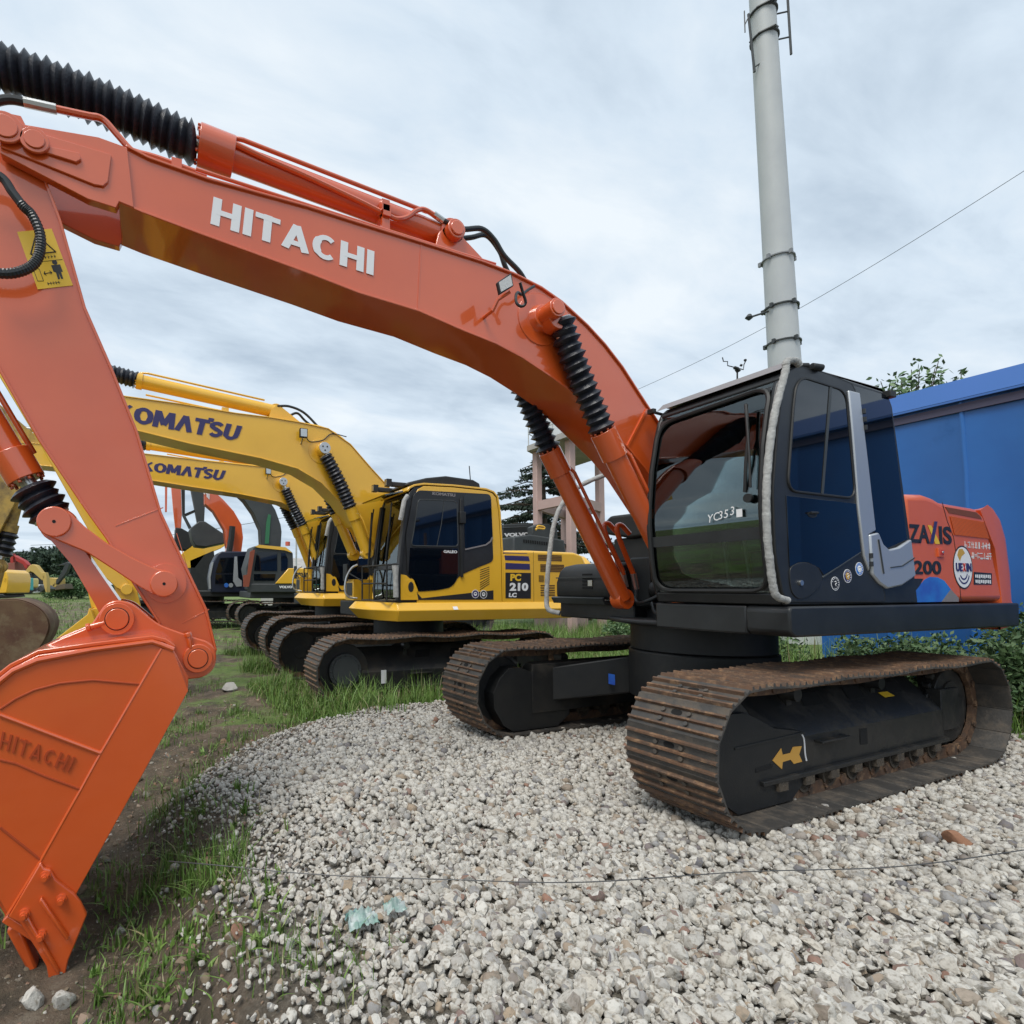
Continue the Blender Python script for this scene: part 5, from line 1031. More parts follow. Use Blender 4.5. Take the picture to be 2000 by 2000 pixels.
# =========== 3. the machines further down the row ===========
CAMV = Vector(CAM)
def at(px, py, t):
    """point seen at a photo pixel (0-2000) at a given depth in metres"""
    return CAMV+(fw+rt*((px-743.5)/1069.8)-up*((py-1093.2)/1069.8))*t
def onY(px, py, y):
    d = at(px, py, 1)-CAMV; k = (y-CAMV.y)/d.y; return CAMV+d*k
def far_poly(mb, pts, y, th, mi=0, oy=0, root=None, deep=0):
    ox = root.location
    P = [onY(a, b, y) for a, b in pts]; mb.prism([(p.x-ox.x, p.z-ox.z) for p in P], y-ox.y-(deep or th/2), y-ox.y+th/2, mi)
def far_machine(label, x, y, z, paint, cabm, name='excavator', tracks=True, group='excavators parked in a row'):
    r = empty(name, (x, y, z), label, 'excavator', group)
    if tracks: undercarriage(r, 2.2, .9, 1.5, .9, nsh=48, detail=0, cover=True)
    return r
# yellow and grey machine with a dark boom
v = far_machine('yellow and grey excavator with a dark grey boom, beyond the two yellow excavators', -.3, -17.6, .0, YELLOW, BLACKM)
Yv = -16.2
q = MB(); far_poly(q, [(493, 1068), (505, 1065), (560, 1070), (572, 1080), (574, 1153), (488, 1153), (480, 1110)], Yv, .06, root=v, deep=1.1); cb = q.build('cab', CHAR, v, bevel=.04)
q = MB(); far_poly(q, [(498, 1068), (505, 1064), (558, 1069), (570, 1080), (556, 1075), (505, 1070)], Yv+.05, .08, root=v); q.build('roof', YELLOW, cb)
q = MB(); far_poly(q, [(502, 1078), (541, 1078), (541, 1115), (496, 1115)], Yv+.04, .03, root=v); q.build('door_window', DGLASS, cb)
q = MB(); far_poly(q, [(549, 1078), (557, 1080), (562, 1092), (561, 1112), (549, 1115)], Yv+.04, .03, root=v); q.build('rear_window', DGLASS, cb)
q = MB(); far_poly(q, [(496, 1121), (538, 1121), (536, 1134), (496, 1134)], Yv+.04, .03, root=v); q.build('lower_door_glass', DGLASS, cb)
q = MB(); far_poly(q, [(500, 1141), (519, 1141), (519, 1148), (500, 1148)], Yv+.04, .03, root=v); q.build('blue_sticker', BLUEV, cb)
q = MB(); far_poly(q, [(488, 1078), (494, 1074), (498, 1074), (486, 1146), (475, 1146), (475, 1124), (483, 1122)], Yv+.1, .04, root=v); q.build('red_handrail', mat('red_oxide', (.25, .06, .03), .6), cb)
q = MB(); far_poly(q, [(483, 1140), (600, 1140), (640, 1140), (640, 1157), (483, 1157)], Yv+.02, .08, root=v); q.box(-2.6, 1.7, -1.3, 1.2, 1.05, 1.3); up_ = q.build('upper_frame', CHAR, v, bevel=.03)
q = MB(); far_poly(q, [(537, 1140), (563, 1110), (640, 1110), (640, 1148), (587, 1148), (575, 1140)], Yv+.06, .05, root=v); q.box(-2.7, -.5, -1.2, 1.3, 1.35, 1.95); hd_ = q.build('engine_hood', YELLOW, v, bevel=.03)
def vtext(name, s_, px0, py0, px1, py1, h, y, m_, par, root, bold=.03):
    a_, b_ = onY(px0, py0, y), onY(px1, py1, y); c1, d1 = onY(px0, py0-h, y), onY(px1, py1-h, y); o_ = root.location
    f_ = lambda p: (p.x-o_.x, p.z-o_.z); return text_on(name, s_, f_(a_), f_(b_), f_(c1), f_(d1), y-o_.y+.005, m_, par, bold=bold)
vtext('hood_lettering', 'EC240', 576, 1130, 602, 1130, 12, Yv+.09, INK, hd_, v); vtext('frame_lettering', 'VOLVO', 545, 1149, 571, 1149, 5, Yv+.07, WHITE, up_, v, .06)
q = MB(); far_poly(q, [(440, 940), (458, 964), (475, 980), (492, 1004), (506, 1035), (508, 1072), (545, 1072), (547, 1040), (545, 1026), (535, 998), (523, 979), (500, 955), (470, 930)], -17.6, .6, root=v); bv = q.build('boom', CHAR, v, bevel=.03)
q = MB(); far_poly(q, [(524, 1004), (529, 1006), (525, 1062), (517, 1062), (520, 1020)], -17.28, .02, root=v); q.build('green_banner', mat('green_vinyl', (.03, .16, .07), .5), bv)
q = MB(); p0 = onY(562, 1058, Yv-.3); o_ = v.location; q.cyl((p0.x-o_.x, p0.y-o_.y, 3.0), (p0.x-o_.x, p0.y-o_.y, p0.z-o_.z), .09, 12); q.build('beacon', mat('beacon_red', (.6, .12, .08), .4), cb)
# navy cab machine
h2 = far_machine('excavator with a dark navy cab and silver pillar, left of the yellow and grey one', 2.3, -21.2, .0, ORANGE, BLACK)
Yh = -19.8
q = MB(); far_poly(q, [(425, 1081), (432, 1077), (487, 1077), (487, 1158), (412, 1158), (409, 1130), (415, 1100)], Yh, .06, root=h2, deep=1.1); cb = q.build('cab', mat('navy_paint', (.008, .012, .03), .4), h2, bevel=.05)
for nm, pl, mm in (('door_window', [(430, 1089), (456, 1089), (455, 1119), (421, 1119)], DGLASS), ('lower_door_glass', [(421, 1122), (455, 1122), (455, 1140), (420, 1140)], DGLASS), ('rear_window', [(465, 1086), (486, 1086), (486, 1133), (470, 1133), (465, 1128)], DGLASS),
                   ('silver_pillar', [(458, 1087), (463, 1087), (465, 1128), (472, 1134), (472, 1145), (462, 1146), (455, 1135)], SILVER), ('handrail', [(414, 1098), (417, 1098), (411, 1128), (412, 1150), (408, 1150), (407, 1125)], SILVER)):
    q = MB(); far_poly(q, pl, Yh+.05, .03, root=h2); q.build(nm, mm, cb)
for px in (442, 451):
    p0 = onY(px, 1143, Yh+.08); q = MB(); disc(q, p0.x-h2.location.x, p0.z-h2.location.z, Yh+.06-h2.location.y, Yh+.09-h2.location.y, .09); q.build('round_sticker', [BLUEV if px == 442 else SILVER], cb)
q = MB(); q.box(-3.2, .9, -1.3, 1.3, 1.05, 1.30); q.build('upper_frame', BLACKM, h2, bevel=.03); q = MB(); q.box(-3.1, -1.6, -1.2, 1.3, 1.35, 2.2); q.build('engine_hood', ORANGE_H, h2, bevel=.06)
q = MB(); far_poly(q, [(385, 925), (399, 958), (399, 986), (415, 1000), (436, 1035), (441, 1073), (438, 1090), (468, 1090), (473, 1051), (470, 1026), (455, 1000), (435, 978), (412, 957)], -21.2, .6, root=h2); bo_ = q.build('boom', ORANGE, h2, bevel=.03)
vtext('boom_lettering', 'HITACHI', 360, 925, 409, 976, 11, -20.88, WHITE, bo_, h2, .04)
q = MB(); P_ = [onY(a, b, -20.7) for a, b in ((454, 1028), (452, 1050), (446, 1085))]; q.lathe([(p.x-2.3, .5, p.z) for p in P_], .13, 10); q.build('boom_cylinder', BLACKM, h2)
# machines seen through the gap: grey arm with bucket, orange arm with black bucket
g3 = empty('excavator', (3.6, -24.5, 0), 'grey excavator arm with its bucket hanging curled in the gap beside the orange arm', 'excavator', 'excavators parked in a row')
Yg = -24.2
q = MB(); far_poly(q, [(368, 935), (402, 935), (398, 1021), (394, 1030), (386, 1030), (384, 1018)], Yg, .45, root=g3); ag = q.build('arm', CHAR, g3, bevel=.03)
q = MB(); far_poly(q, [(369, 1035), (386, 1021), (398, 1021), (442, 1050), (445, 1056), (438, 1062), (399, 1070), (380, 1068), (374, 1058)], Yg, 1.3, root=g3); q.build('bucket', CHAR, g3, bevel=.04)
q = MB(); far_poly(q, [(354, 955), (361, 955), (361, 1005), (356, 1008)], Yg, .2, root=g3); far_poly(q, [(360, 1004), (384, 994), (384, 999), (362, 1009)], Yg+.02, .15, root=g3); q.build('bucket_cylinder', BLACKM, g3)
q = MB(); far_poly(q, [(356, 1008), (361, 1006), (374, 1030), (369, 1034)], Yg+.2, .1, root=g3); q.build('link_arm', CHAR, g3)
undercarriage(g3, 2.2, .9, 1.5, .9, nsh=48, detail=0)
g4 = empty('excavator', (4.3, -28.2, 0), 'far orange excavator arm with a black bucket, beside the grey arm', 'excavator', 'excavators parked in a row')
Yo = -28
q = MB(); far_poly(q, [(332, 930), (352, 930), (355, 1005), (353, 1036), (342, 1036), (338, 1000)], Yo, .45, root=g4); q.build('arm', ORANGE, g4, bevel=.03)
q = MB(); far_poly(q, [(342, 1032), (354, 1034), (372, 1044), (376, 1066), (362, 1076), (350, 1074), (340, 1060)], Yo, 1.2, root=g4); q.build('bucket', BLACKM, g4, bevel=.04)
q = MB(); far_poly(q, [(322, 940), (327, 940), (326, 1000), (322, 1000)], Yo, .2, root=g4); q.build('bucket_cylinder', ORANGE, g4)
undercarriage(g4, 2.2, .9, 1.5, .9, nsh=48, detail=0)
g5 = empty('excavator', (3.0, -33.2, 0), 'yellow excavator low behind the navy cab, seen below the black bucket', 'excavator', 'excavators parked in a row')
Yy = -32
q = MB(); far_poly(q, [(352, 1085), (372, 1062), (400, 1050), (432, 1048), (445, 1062), (430, 1072), (400, 1084), (380, 1110), (366, 1110)], Yy, .6, root=g5); q.build('boom', YELLOW, g5, bevel=.03)
q = MB(); far_poly(q, [(368, 1095), (415, 1075), (424, 1160), (372, 1160)], Yy-.5, 1.6, root=g5); q.build('cab', BLACKM, g5, bevel=.05)
undercarriage(g5, 2.2, .9, 1.5, .9, nsh=48, detail=0)
# tower, crane etc. behind
g6 = empty('excavator', (-3.2, -12.6, .0), 'dark grey excavator seen over the yellow hood, with white lettering on its boom', 'excavator', 'excavators parked in a row')
Yb = -12
q = MB(); far_poly(q, [(975, 1052), (1005, 1048), (1018, 1049), (1072, 1058), (1078, 1110), (975, 1110)], Yb, 1.6, root=g6); hh = q.build('engine_hood', CHAR, g6, bevel=.05)
q = MB()
for k in range(12): far_poly(q, [(1022+k*4.4, 1053.5+k*.5), (1024.6+k*4.4, 1053.5+k*.5), (1025.2+k*4.4, 1060+k*.5), (1022.6+k*4.4, 1060+k*.5)], Yb+.81, .01, root=g6)
q.build('vent_slots', HOLE, hh)
q = MB(); far_poly(q, [(975, 1026), (1033, 1024), (1070, 1030), (1070, 1050), (975, 1050)], Yb-1.2, .5, root=g6); far_poly(q, [(978, 1030), (1030, 1028), (1030, 1030), (978, 1033)], Yb-.9, .05, root=g6); bb_ = q.build('boom', CHAR, g6, bevel=.03)
vtext('boom_lettering', 'VOLVO', 984, 1049, 1034, 1047, 7.5, Yb-.92, WHITE, bb_, g6, .06)
q = MB(); far_poly(q, [(965, 1026), (1028, 1021), (1028, 1026), (965, 1031)], Yb-1.2, .2, root=g6); q.build('arm_cylinder', CHAR, g6)
q = MB(); far_poly(q, [(1035, 1030), (1048, 1024), (1066, 1024), (1082, 1032), (1085, 1060), (1035, 1052)], Yb-.3, .3, root=g6); q.build('boom_bracket', CHAR, g6, bevel=.02)
hose('coiled_strap', g6, [(p.x-g6.location.x, p.y-g6.location.y, p.z-g6.location.z) for p in [onY(a, b, Yb+.2) for a, b in ((1048, 1030), (1052, 1027), (1062, 1029), (1062, 1033), (1050, 1032), (1046, 1035))]], .035, YELLOW)
undercarriage(g6, 2.2, .9, 1.5, .9, nsh=48, detail=0)
# small far machines on the left
def small(label, px, py0, T, paint, kind):
    p = at(px, py0, T); r = empty('excavator', (p.x, p.y, -.3), label, 'excavator', 'far machines by the tree line')
    r['px'] = 0; del r['px']; return r, p
def fpart(root, name, pts, T, th, m, bevel=.05):
    """solid outline standing upright, facing the row, at its own distance"""
    P = [at(a, b, T) for a, b in pts]; n = -Vector((fw.x, fw.y, 0)).normalized(); o_ = root.location; v_ = [tuple(p-o_) for p in P]+[tuple(p-o_-n*th) for p in P]; k = len(P)
    q = MB(); q.add(v_, [tuple(range(k)), tuple(range(2*k-1, k-1, -1))]+[(i, i+k, (i+1) % k+k, (i+1) % k) for i in range(k)]); return q.build(name, m, root, bevel=bevel)
def fm(label, px, T, parts):
    p = at(px, 1150, T); r = empty('excavator', (p.x, p.y, -.35), label, 'excavator', 'far machines by the tree line')
    for i, (nm, pts, th, m) in enumerate(parts): fpart(r, nm, pts, T+.3*i*0, th, m)
    return r
LYEL = mat('pale_yellow_paint', (.62, .50, .16), .5); TEAL = mat('teal_paint', (.05, .42, .42), .45); REDP = mat('red_paint', (.38, .03, .025), .5); TAN = mat('tan_paint', (.52, .36, .10), .6)
fm('yellow rounded counterweight of a machine at the left edge, beside the teal box', 0, 38, [('counterweight', [(-30, 1112), (5, 1112), (13, 1118), (16, 1128), (15, 1145), (13, 1158), (-30, 1160)], 2.5, YELLOW), ('lamp', [(6, 1129), (13, 1129), (13, 1138), (6, 1138)], .05, BLACKM), ('undercarriage', [(-30, 1160), (6, 1160), (11, 1166), (-30, 1170)], 2.2, BLACKM)])
fm('teal engine box of a small machine, between two yellow ones', 24, 44, [('engine_hood', [(16, 1130), (20, 1128), (32, 1128), (32, 1153), (16, 1153)], 2.2, TEAL), ('undercarriage', [(15, 1153), (34, 1153), (33, 1160), (16, 1160)], 2.0, BLACKM)])
fm('pale yellow counterweight right beside the teal box', 38, 45, [('counterweight', [(33, 1129), (42, 1129), (43.5, 1132), (43, 1146), (38, 1149), (33, 1148)], 2.2, LYEL), ('undercarriage', [(33, 1149), (42, 1149), (42, 1156), (33, 1156)], 2.0, BLACKM)])
fm('far red excavator with a bent red boom in front of the trees', 35, 70, [('boom', [(27, 1084), (32, 1087), (47, 1095), (54, 1103), (52, 1112), (47, 1108), (44, 1102), (31, 1096)], .8, REDP), ('arm', [(19, 1083), (25, 1081), (26, 1100), (20, 1100)], .6, REDP), ('cylinder', [(13, 1100), (15, 1100), (13, 1125), (11, 1125)], .3, BLACKM), ('cab', [(14, 1100), (28, 1098), (30, 1126), (16, 1126)], 2.5, mat('brick_red', (.25, .08, .06), .8))])
fm('far tan excavator with its boom folded down, right of the red one', 70, 60, [('boom', [(58, 1104), (63, 1102), (70, 1104), (84, 1122), (88, 1128), (82, 1134), (64, 1118), (59, 1116), (48, 1127), (40, 1127), (50, 1114)], .7, TAN), ('arm', [(82, 1118), (88, 1118), (91, 1128), (92, 1145), (92, 1157), (89, 1157), (84, 1140)], .6, TAN), ('cab', [(45, 1128), (50, 1119), (62, 1119), (64, 1132), (63, 1150), (46, 1150)], 2.2, BLACKM), ('undercarriage', [(46, 1150), (80, 1143), (88, 1150), (80, 1157), (50, 1156)], 2.0, CHAR), ('white_tank', [(64, 1148), (73, 1142), (77, 1141), (79, 1157), (65, 1158)], 1.5, PLASTW)])
fm('far dark grey excavator with a raised straight arm, beside the tan one', 120, 75, [('arm', [(111, 1105), (132, 1097), (136, 1100), (130, 1118), (113, 1139), (104, 1147), (102, 1143), (118, 1122), (126, 1104)], .6, CHAR), ('body', [(92, 1132), (98, 1128), (110, 1130), (110, 1147), (94, 1148)], 2.2, TAN), ('undercarriage', [(92, 1148), (125, 1140), (128, 1150), (92, 1154)], 2.0, mat('brown_dirt_paint', (.12, .09, .06), .8))])

# =========== 4. pole, water tower, building, wires ===========
def tube_between(name, pts, rs, m, n=24, parent=None):
    q = MB(); q.lathe(pts, rs, n); return q.build(name, m, parent)
pb = Vector((-13.68, -6.88, -.2)); pt = Vector((-12.0, -6.50, 24))
pole = empty('telecom_pole', tuple(pb), 'tall pale steel pole rising behind the black cab', 'pole')
def onpole(z): t = (z-pb.z)/(pt.z-pb.z); return pb.lerp(pt, t)-pb
q = MB(); q.lathe([onpole(z) for z in (-.2, 3, 8.8, 12, 16, 20, 24)], [.52, .49, .415, .385, .355, .33, .31], 40); shaft = q.build('shaft', POLEM, pole)
for z in (10.1, 11.6, 9.0):
    c = onpole(z); q = MB(); q.cyl(c+Vector((0, 0, -.018)), c+Vector((0, 0, .018)), .465 if z < 11 else .44, 32); 
    for k in range(5): a_ = k*1.3; q.box(c.x+.46*math.cos(a_)-.04, c.x+.46*math.cos(a_)+.04, c.y+.46*math.sin(a_)-.04, c.y+.46*math.sin(a_)+.04, c.z-.06, c.z+.07)
    q.build('band_clamp', mat('dull_zinc', (.22, .23, .24), .6) if z > 11 else CHAR, pole)
c = onpole(10.0); q = MB(); vr = Vector((rt.x, rt.y, 0)).normalized(); q.cyl(c-vr*.4, c-vr*.95+Vector((0, 0, -.18)), .03, 8); q.lathe([c-vr*.98+Vector((0, 0, -.1)), c-vr*1.0+Vector((0, 0, -.2)), c-vr*1.0+Vector((0, 0, -.28))], [.05, .11, .03], 14); q.build('camera_dome', CHAR, pole)
vf = Vector((fw.x, fw.y, 0)).normalized()
for z, s_ in ((19.0, 1), (18.2, 1)):
    c = onpole(z+.25); q = MB(); q.lathe([c+vr*.36*math.cos(a_)-vf*.36*math.sin(a_)+Vector((0, 0, .0)) for a_ in [k*math.pi*2/24 for k in range(25)]], .035, 6)
    q.cyl(c+vr*.36, c+vr*.78+Vector((0, 0, .10)), .025, 6); q.cyl(c-vr*.36, c-vr*.52-vf*.1+Vector((0, 0, -.18)), .03, 6); q.cyl(c-vr*.34-vf*.2, c-vf*.45, .03, 6); q.cyl(c+vr*.0-vf*.45, c+vr*.2-vf*.3+Vector((0, 0, .1)), .03, 6); q.build('mount_ring', CHAR, pole)
cA, cB = onpole(18.0)+vr*.80, onpole(24)+vr*.80; q = MB(); q.cyl(cA, cB, .035, 8); q.build('side_rail', CHAR, pole)
cA, cB = onpole(17.3)-vr*.48-vf*.15, onpole(19.1)-vr*.56-vf*.15; q = MB(); q.cyl(cA, cB, .035, 8); q.cyl(cA+Vector((0, 0, .15)), cA+vr*.2+Vector((0, 0, .3)), .02, 6); q.cyl(cB+Vector((0, 0, -.1)), cB-vr*.12+Vector((0, 0, -.35)), .02, 6); q.cyl(cB-vr*.12+Vector((0, 0, -.6)), cB-vr*.12+Vector((0, 0, .1)), .016, 6); q.build('side_rail', CHAR, pole)
def W(px, py, T): return at(px, py, T)
cable = MB(); cA, cB = W(1190, 785, 60), W(2100, 270, 34); P_ = [cA.lerp(cB, t/30)+Vector((0, 0, -1.2*math.sin(math.pi*t/30))) for t in range(31)]; cable.lathe(P_, .020, 5)
tag(cable.build('power_line', HOSE), 'thin overhead cable rising across the sky behind the pole', 'cable')
cable = MB(); cA, cB = W(560, 1010, 140), W(60, 1065, 170); cable.lathe([cA.lerp(cB, t/16)+Vector((0, 0, -1.5*math.sin(math.pi*t/16))) for t in range(17)], .06, 4); tag(cable.build('power_line', HOSE), 'faint distant cable low over the dark grey boom', 'cable')
ws_ = empty('weather_station', tuple(W(1440, 740, 22)), 'small wind sensor on a thin mast, showing above the black cab roof', 'sensor'); o_ = ws_.location
def wl(mb, pts, r): mb.lathe([W(a, b, 22)-o_ for a, b in pts], r, 6)
q = MB(); wl(q, [(1440, 742), (1440, 728), (1436, 722)], .03); wl(q, [(1411, 698), (1413, 706), (1421, 706), (1421, 714), (1452, 722), (1453, 712), (1456, 706)], .02); wl(q, [(1434, 718), (1440, 720), (1444, 726)], .07); wl(q, [(1446, 713), (1449, 714)], .05); wl(q, [(1454, 704), (1457, 703)], .05); q.build('sensor_mast', BLACKM, ws_)
sp_ = W(579, 1050, 30); q = MB(); q.cyl((0, 0, 0), (0, 0, W(579, 1040, 30).z+.3), .05, 8); o = q.build('lamp_post', POLEM, loc=(sp_.x, sp_.y, -.3)); tag(o, 'thin grey post standing right of the yellow and grey excavator', 'post')
# water tower: four pink concrete columns, beams, platform and a tank
tw = empty('water_tower', (-9.0, -12.6, -.3), 'pink concrete water tower frame seen between the boom cylinders', 'tower')
TP = lambda px, T: at(px, 1000, T)
to = tw.location
cols = {'a': (1050, 20.0), 'b': (1115, 18.4), 'c': (1172, 20.4), 'd': (1103, 22.4)}
base_ = {k: TP(*v) for k, v in cols.items()}
zt_ = 6.55
for k, p in base_.items():
    q = MB(); x, y = p.x-to.x, p.y-to.y; q.box(x-.12, x+.12, y-.12, y+.12, 0, zt_+.3-.1); o = q.build('column', PINK, tw, bevel=.02)
    o.rotation_euler = (0, 0, 0)
for z in (4.75, 2.4):
    for a_, b_ in (('a', 'b'), ('b', 'c'), ('c', 'd'), ('d', 'a')):
        A_, B_ = base_[a_]-to, base_[b_]-to; A_.z = B_.z = z; d = (B_-A_).normalized(); n_ = Vector((-d.y, d.x, 0)); A_ = A_+d*.12; B_ = B_-d*.12
        v_ = [tuple(P+n_*s1*.09+Vector((0, 0, s2*.16))) for P in (A_, B_) for s1 in (-1, 1) for s2 in (-1, 1)]
        q = MB(); q.add(v_, [(0, 1, 3, 2), (4, 6, 7, 5), (0, 4, 5, 1), (2, 3, 7, 6), (0, 2, 6, 4), (1, 5, 7, 3)]); q.build('beam', PINK, tw)
cc = sum((base_[k]-to for k in base_), Vector((0, 0, 0)))/4
q = MB(); pl = [((base_[k]-to)-cc)*1.32+cc for k in 'abcd']; q.zprism([(p.x, p.y) for p in pl], 6.75, 6.95); q.build('platform', CONC, tw)
q = MB(); q.lathe([(cc.x, cc.y, z) for z in (6.95, 7.0, 8.2, 8.9, 9.2)], [.80, .95, 1.0, .8, .2], 36); q.build('tank', PLASTW, tw)
q = MB()
for i in range(4):
    A_, B_ = pl[i], pl[(i+1) % 4]
    for k in range(5): p = A_.lerp(B_, k/5)*.96+cc*.04; q.cyl((p.x, p.y, 6.95), (p.x, p.y, 7.9), .022, 6)
    for z in (7.4, 7.9): q.cyl((A_.x*.96+cc.x*.04, A_.y*.96+cc.y*.04, z), (B_.x*.96+cc.x*.04, B_.y*.96+cc.y*.04, z), .02, 6)
q.build('railing', POLEM, tw)
q = MB(); p0 = at(1100, 1088, 19.5)-to; p1 = at(1178, 1088, 19.5)-to; q.box(p1.x, p0.x, p0.y-1.6, p0.y-.2, 0, p0.z)
tag(q.build('pump_house', PINK, loc=tuple(to), bevel=.02), 'low pink rendered wall block at the foot of the water tower', 'building')
# blue sheet-metal building
bl = empty('blue_building', (-4.7, -1.5, 0), 'blue sheet-metal building behind the black cab at the right edge', 'building')
v_ = []; f_ = []; ys_ = []; y = 0.0; n_ = 0
prof = []; yy = 0.
while yy < 16: prof += [(yy, 0.), (yy+.80, 0.), (yy+.815, .022), (yy+.835, .022), (yy+.85, 0.)]; yy += .85
for i, (y, dx) in enumerate(prof):
    for j, z in enumerate(np.linspace(-.1, 3.85, 14)):
        dent = .030*mnoise.noise(Vector((y*.9, z*.7, 3.)))+.018*mnoise.noise(Vector((y*2.6, z*2.2, 9.)))+(.05*math.exp(-((y-3.6)**2/.25+(z-2.0)**2/.9)) - .06*math.exp(-((y-2.5)**2/.12+(z-2.3)**2/.5)))
        v_.append((dx+dent*min(1, z+.1), y, z))
k = 14
for i in range(len(prof)-1):
    for j in range(k-1): f_.append((i*k+j, (i+1)*k+j, (i+1)*k+j+1, i*k+j+1))
q = MB(); q.add(v_, f_); q.build('wall', BLUEW, bl, smooth=60)
q = MB(); q.box(-6, -.02, 0, 16, 3.80, 3.86); q.box(-6, -.03, .0, .04, 0, 3.8); q.build('end_wall', BLUEW, bl)
q = MB(); q.add([(.10, -.05, 3.86), (.10, 7.5, 3.86), (.03, 7.5, 4.12), (.03, -.05, 4.12), (-6, -.05, 4.3), (-6, 7.5, 4.3)], [(0, 1, 2, 3), (3, 2, 5, 4)]); q.box(-.0, .10, -.05, 16, 3.83, 3.855); q.add([(.10, 7.52, 3.86), (.10, 16, 3.86), (.03, 16, 4.12), (.03, 7.52, 4.12), (-6, 16, 4.3), (-6, 7.52, 4.3)], [(0, 1, 2, 3), (3, 2, 5, 4)])
q.build('roof_fascia', BLUEF, bl)
q = MB(); q.box(-.02, .05, 0, 16, 3.70, 3.80); q.build('eaves_strip', mat('dark_blue_grey', (.06, .06, .10), .7), bl)  # dark blue-grey band along the wall just below the fascia
# distant low buildings
q = MB(); q.box(0, 9, 0, 6, 0, 3.6); q.xprism([(-.3, 3.6), (3, 4.8), (6.3, 3.6)], -.3, 9.3); p = at(600, 1100, 60); tag(q.build('shed', CONC, loc=(p.x-4, p.y, -.3)), 'small grey gabled shed far off behind the yellow row', 'building')

# =========== 5. ground ===========
ridge = [(-6.5, -2.8), (-2.0, -2.75), (.5, -2.7)]+[tuple(p) for p in D['ridge'][:8]]+[(4.36, .774), (4.38, 1.071), (4.36, 1.36), (4.33, 1.65)]+[(4.2, 2.2), (4.3, 3.2), (4.5, 6.0)]
RA = np.array(ridge)
def inside_gravel(x, y):
    """signed distance to the gravel edge, positive on the gravel"""
    x = np.asarray(x, float); y = np.asarray(y, float); d = np.full(x.shape, 1e9); sg = np.zeros(x.shape)
    for a, b in zip(RA[:-1], RA[1:]):
        ab = b-a; t = np.clip(((x-a[0])*ab[0]+(y-a[1])*ab[1])/(ab@ab), 0, 1); qx = a[0]+t*ab[0]; qy = a[1]+t*ab[1]
        dd = np.hypot(x-qx, y-qy); cr_ = ab[0]*(y-a[1])-ab[1]*(x-a[0]); m_ = dd < d; sg = np.where(m_, np.sign(cr_), sg); d = np.where(m_, dd, d)
    return d*sg
def snoise(x, y, s, seed):
    out = np.zeros(x.shape); r = np.random.default_rng(seed)
    for k in range(9):
        a = r.uniform(0, 6.283); f = s*r.uniform(.6, 1.9); out += np.sin((x*math.cos(a)+y*math.sin(a))*f+r.uniform(0, 6.28)+1.5*np.sin((x*math.sin(a)-y*math.cos(a))*f*.7))
    return out/4.
def gz(x, y):
    x = np.asarray(x, float); y = np.asarray(y, float); d = inside_gravel(x, y); low = -.20-.20*np.clip((x-3.4)/1.4, 0, 1)*np.clip((y+4.5)/4.0, 0, 1)*(y > -4.5)
    low = low-.12*np.clip((-y-12)/20, 0, 1)
    t = np.clip((d+.55)/.6, 0, 1); t = t*t*(3-2*t); z = low*(1-t)-.035*t
    near = np.exp(-((x-3)**2+(y+1)**2)/200.)
    return z+(1-t)*(.025*snoise(x, y, 1.6, 1)+.018*snoise(x, y, 5.5, 2)+.016*np.abs(snoise(x, y, 13., 4))*near)+t*.008*snoise(x, y, 3., 3)
def axis(lo, hi, fine, c0, c1):
    a = list(np.arange(c0, c1, fine)); s = fine; x = c0
    while x > lo: s *= 1.25; x -= s; a.insert(0, x)
    s = fine; x = a[-1]
    while x < hi: s *= 1.25; x += s; a.append(x)
    return np.array(a)
ax_, ay_ = axis(-500, 600, .06, -1, 8), axis(-900, 300, .06, -8, 3)
X_, Y_ = np.meshgrid(ax_, ay_, indexing='ij'); Z_ = gz(X_, Y_); nx, ny = X_.shape
idx = np.arange(nx*ny).reshape(nx, ny); F_ = np.stack([idx[:-1, :-1], idx[1:, :-1], idx[1:, 1:], idx[:-1, 1:]], -1).reshape(-1, 4)
# soil with grassy patches
gm = bpy.data.materials.new('soil'); gm.use_nodes = True; t_ = gm.node_tree; n = t_.nodes; l = t_.links; b = n['Principled BSDF']; b.inputs['Roughness'].default_value = .95
tcn = n.new('ShaderNodeTexCoord')
def gn(scale, det, rgh=.6, out=0, dist=0.):
    q = n.new('ShaderNodeTexNoise'); q.inputs['Scale'].default_value = scale; q.inputs['Detail'].default_value = det; q.inputs['Roughness'].default_value = rgh; q.inputs['Distortion'].default_value = dist; l.new(tcn.outputs['Object'], q.inputs[0]); return q.outputs[0]
def rp(f, *st):
    r = n.new('ShaderNodeValToRGB'); e_ = r.color_ramp.elements; e_[0].position = st[0][0]; e_[0].color = (*st[0][1], 1); e_[1].position = st[-1][0]; e_[1].color = (*st[-1][1], 1)
    for p, c in st[1:-1]: k = e_.new(p); k.color = (*c, 1)
    l.new(f, r.inputs[0]); return r.outputs[0]
def mxx(f, a, b_):
    q = n.new('ShaderNodeMix'); q.data_type = 'RGBA'; l.new(f, q.inputs[0]); l.new(a, q.inputs[6]); l.new(b_, q.inputs[7]); return q.outputs[2]
soil = rp(gn(3.5, 8, .68), (.32, (.040, .031, .021)), (.47, (.105, .080, .052)), (.58, (.165, .118, .078)), (.72, (.25, .205, .15)))
peb = rp(gn(38, 4, .6), (.60, (0, 0, 0)), (.66, (1, 1, 1))); pebc = rp(gn(9, 3), (.4, (.20, .12, .08)), (.6, (.32, .28, .22)))
soil2 = mxx(peb, soil, pebc)
gr_c = rp(gn(2.2, 8, .7), (.3, (.075, .12, .025)), (.5, (.13, .19, .045)), (.7, (.21, .25, .09)))
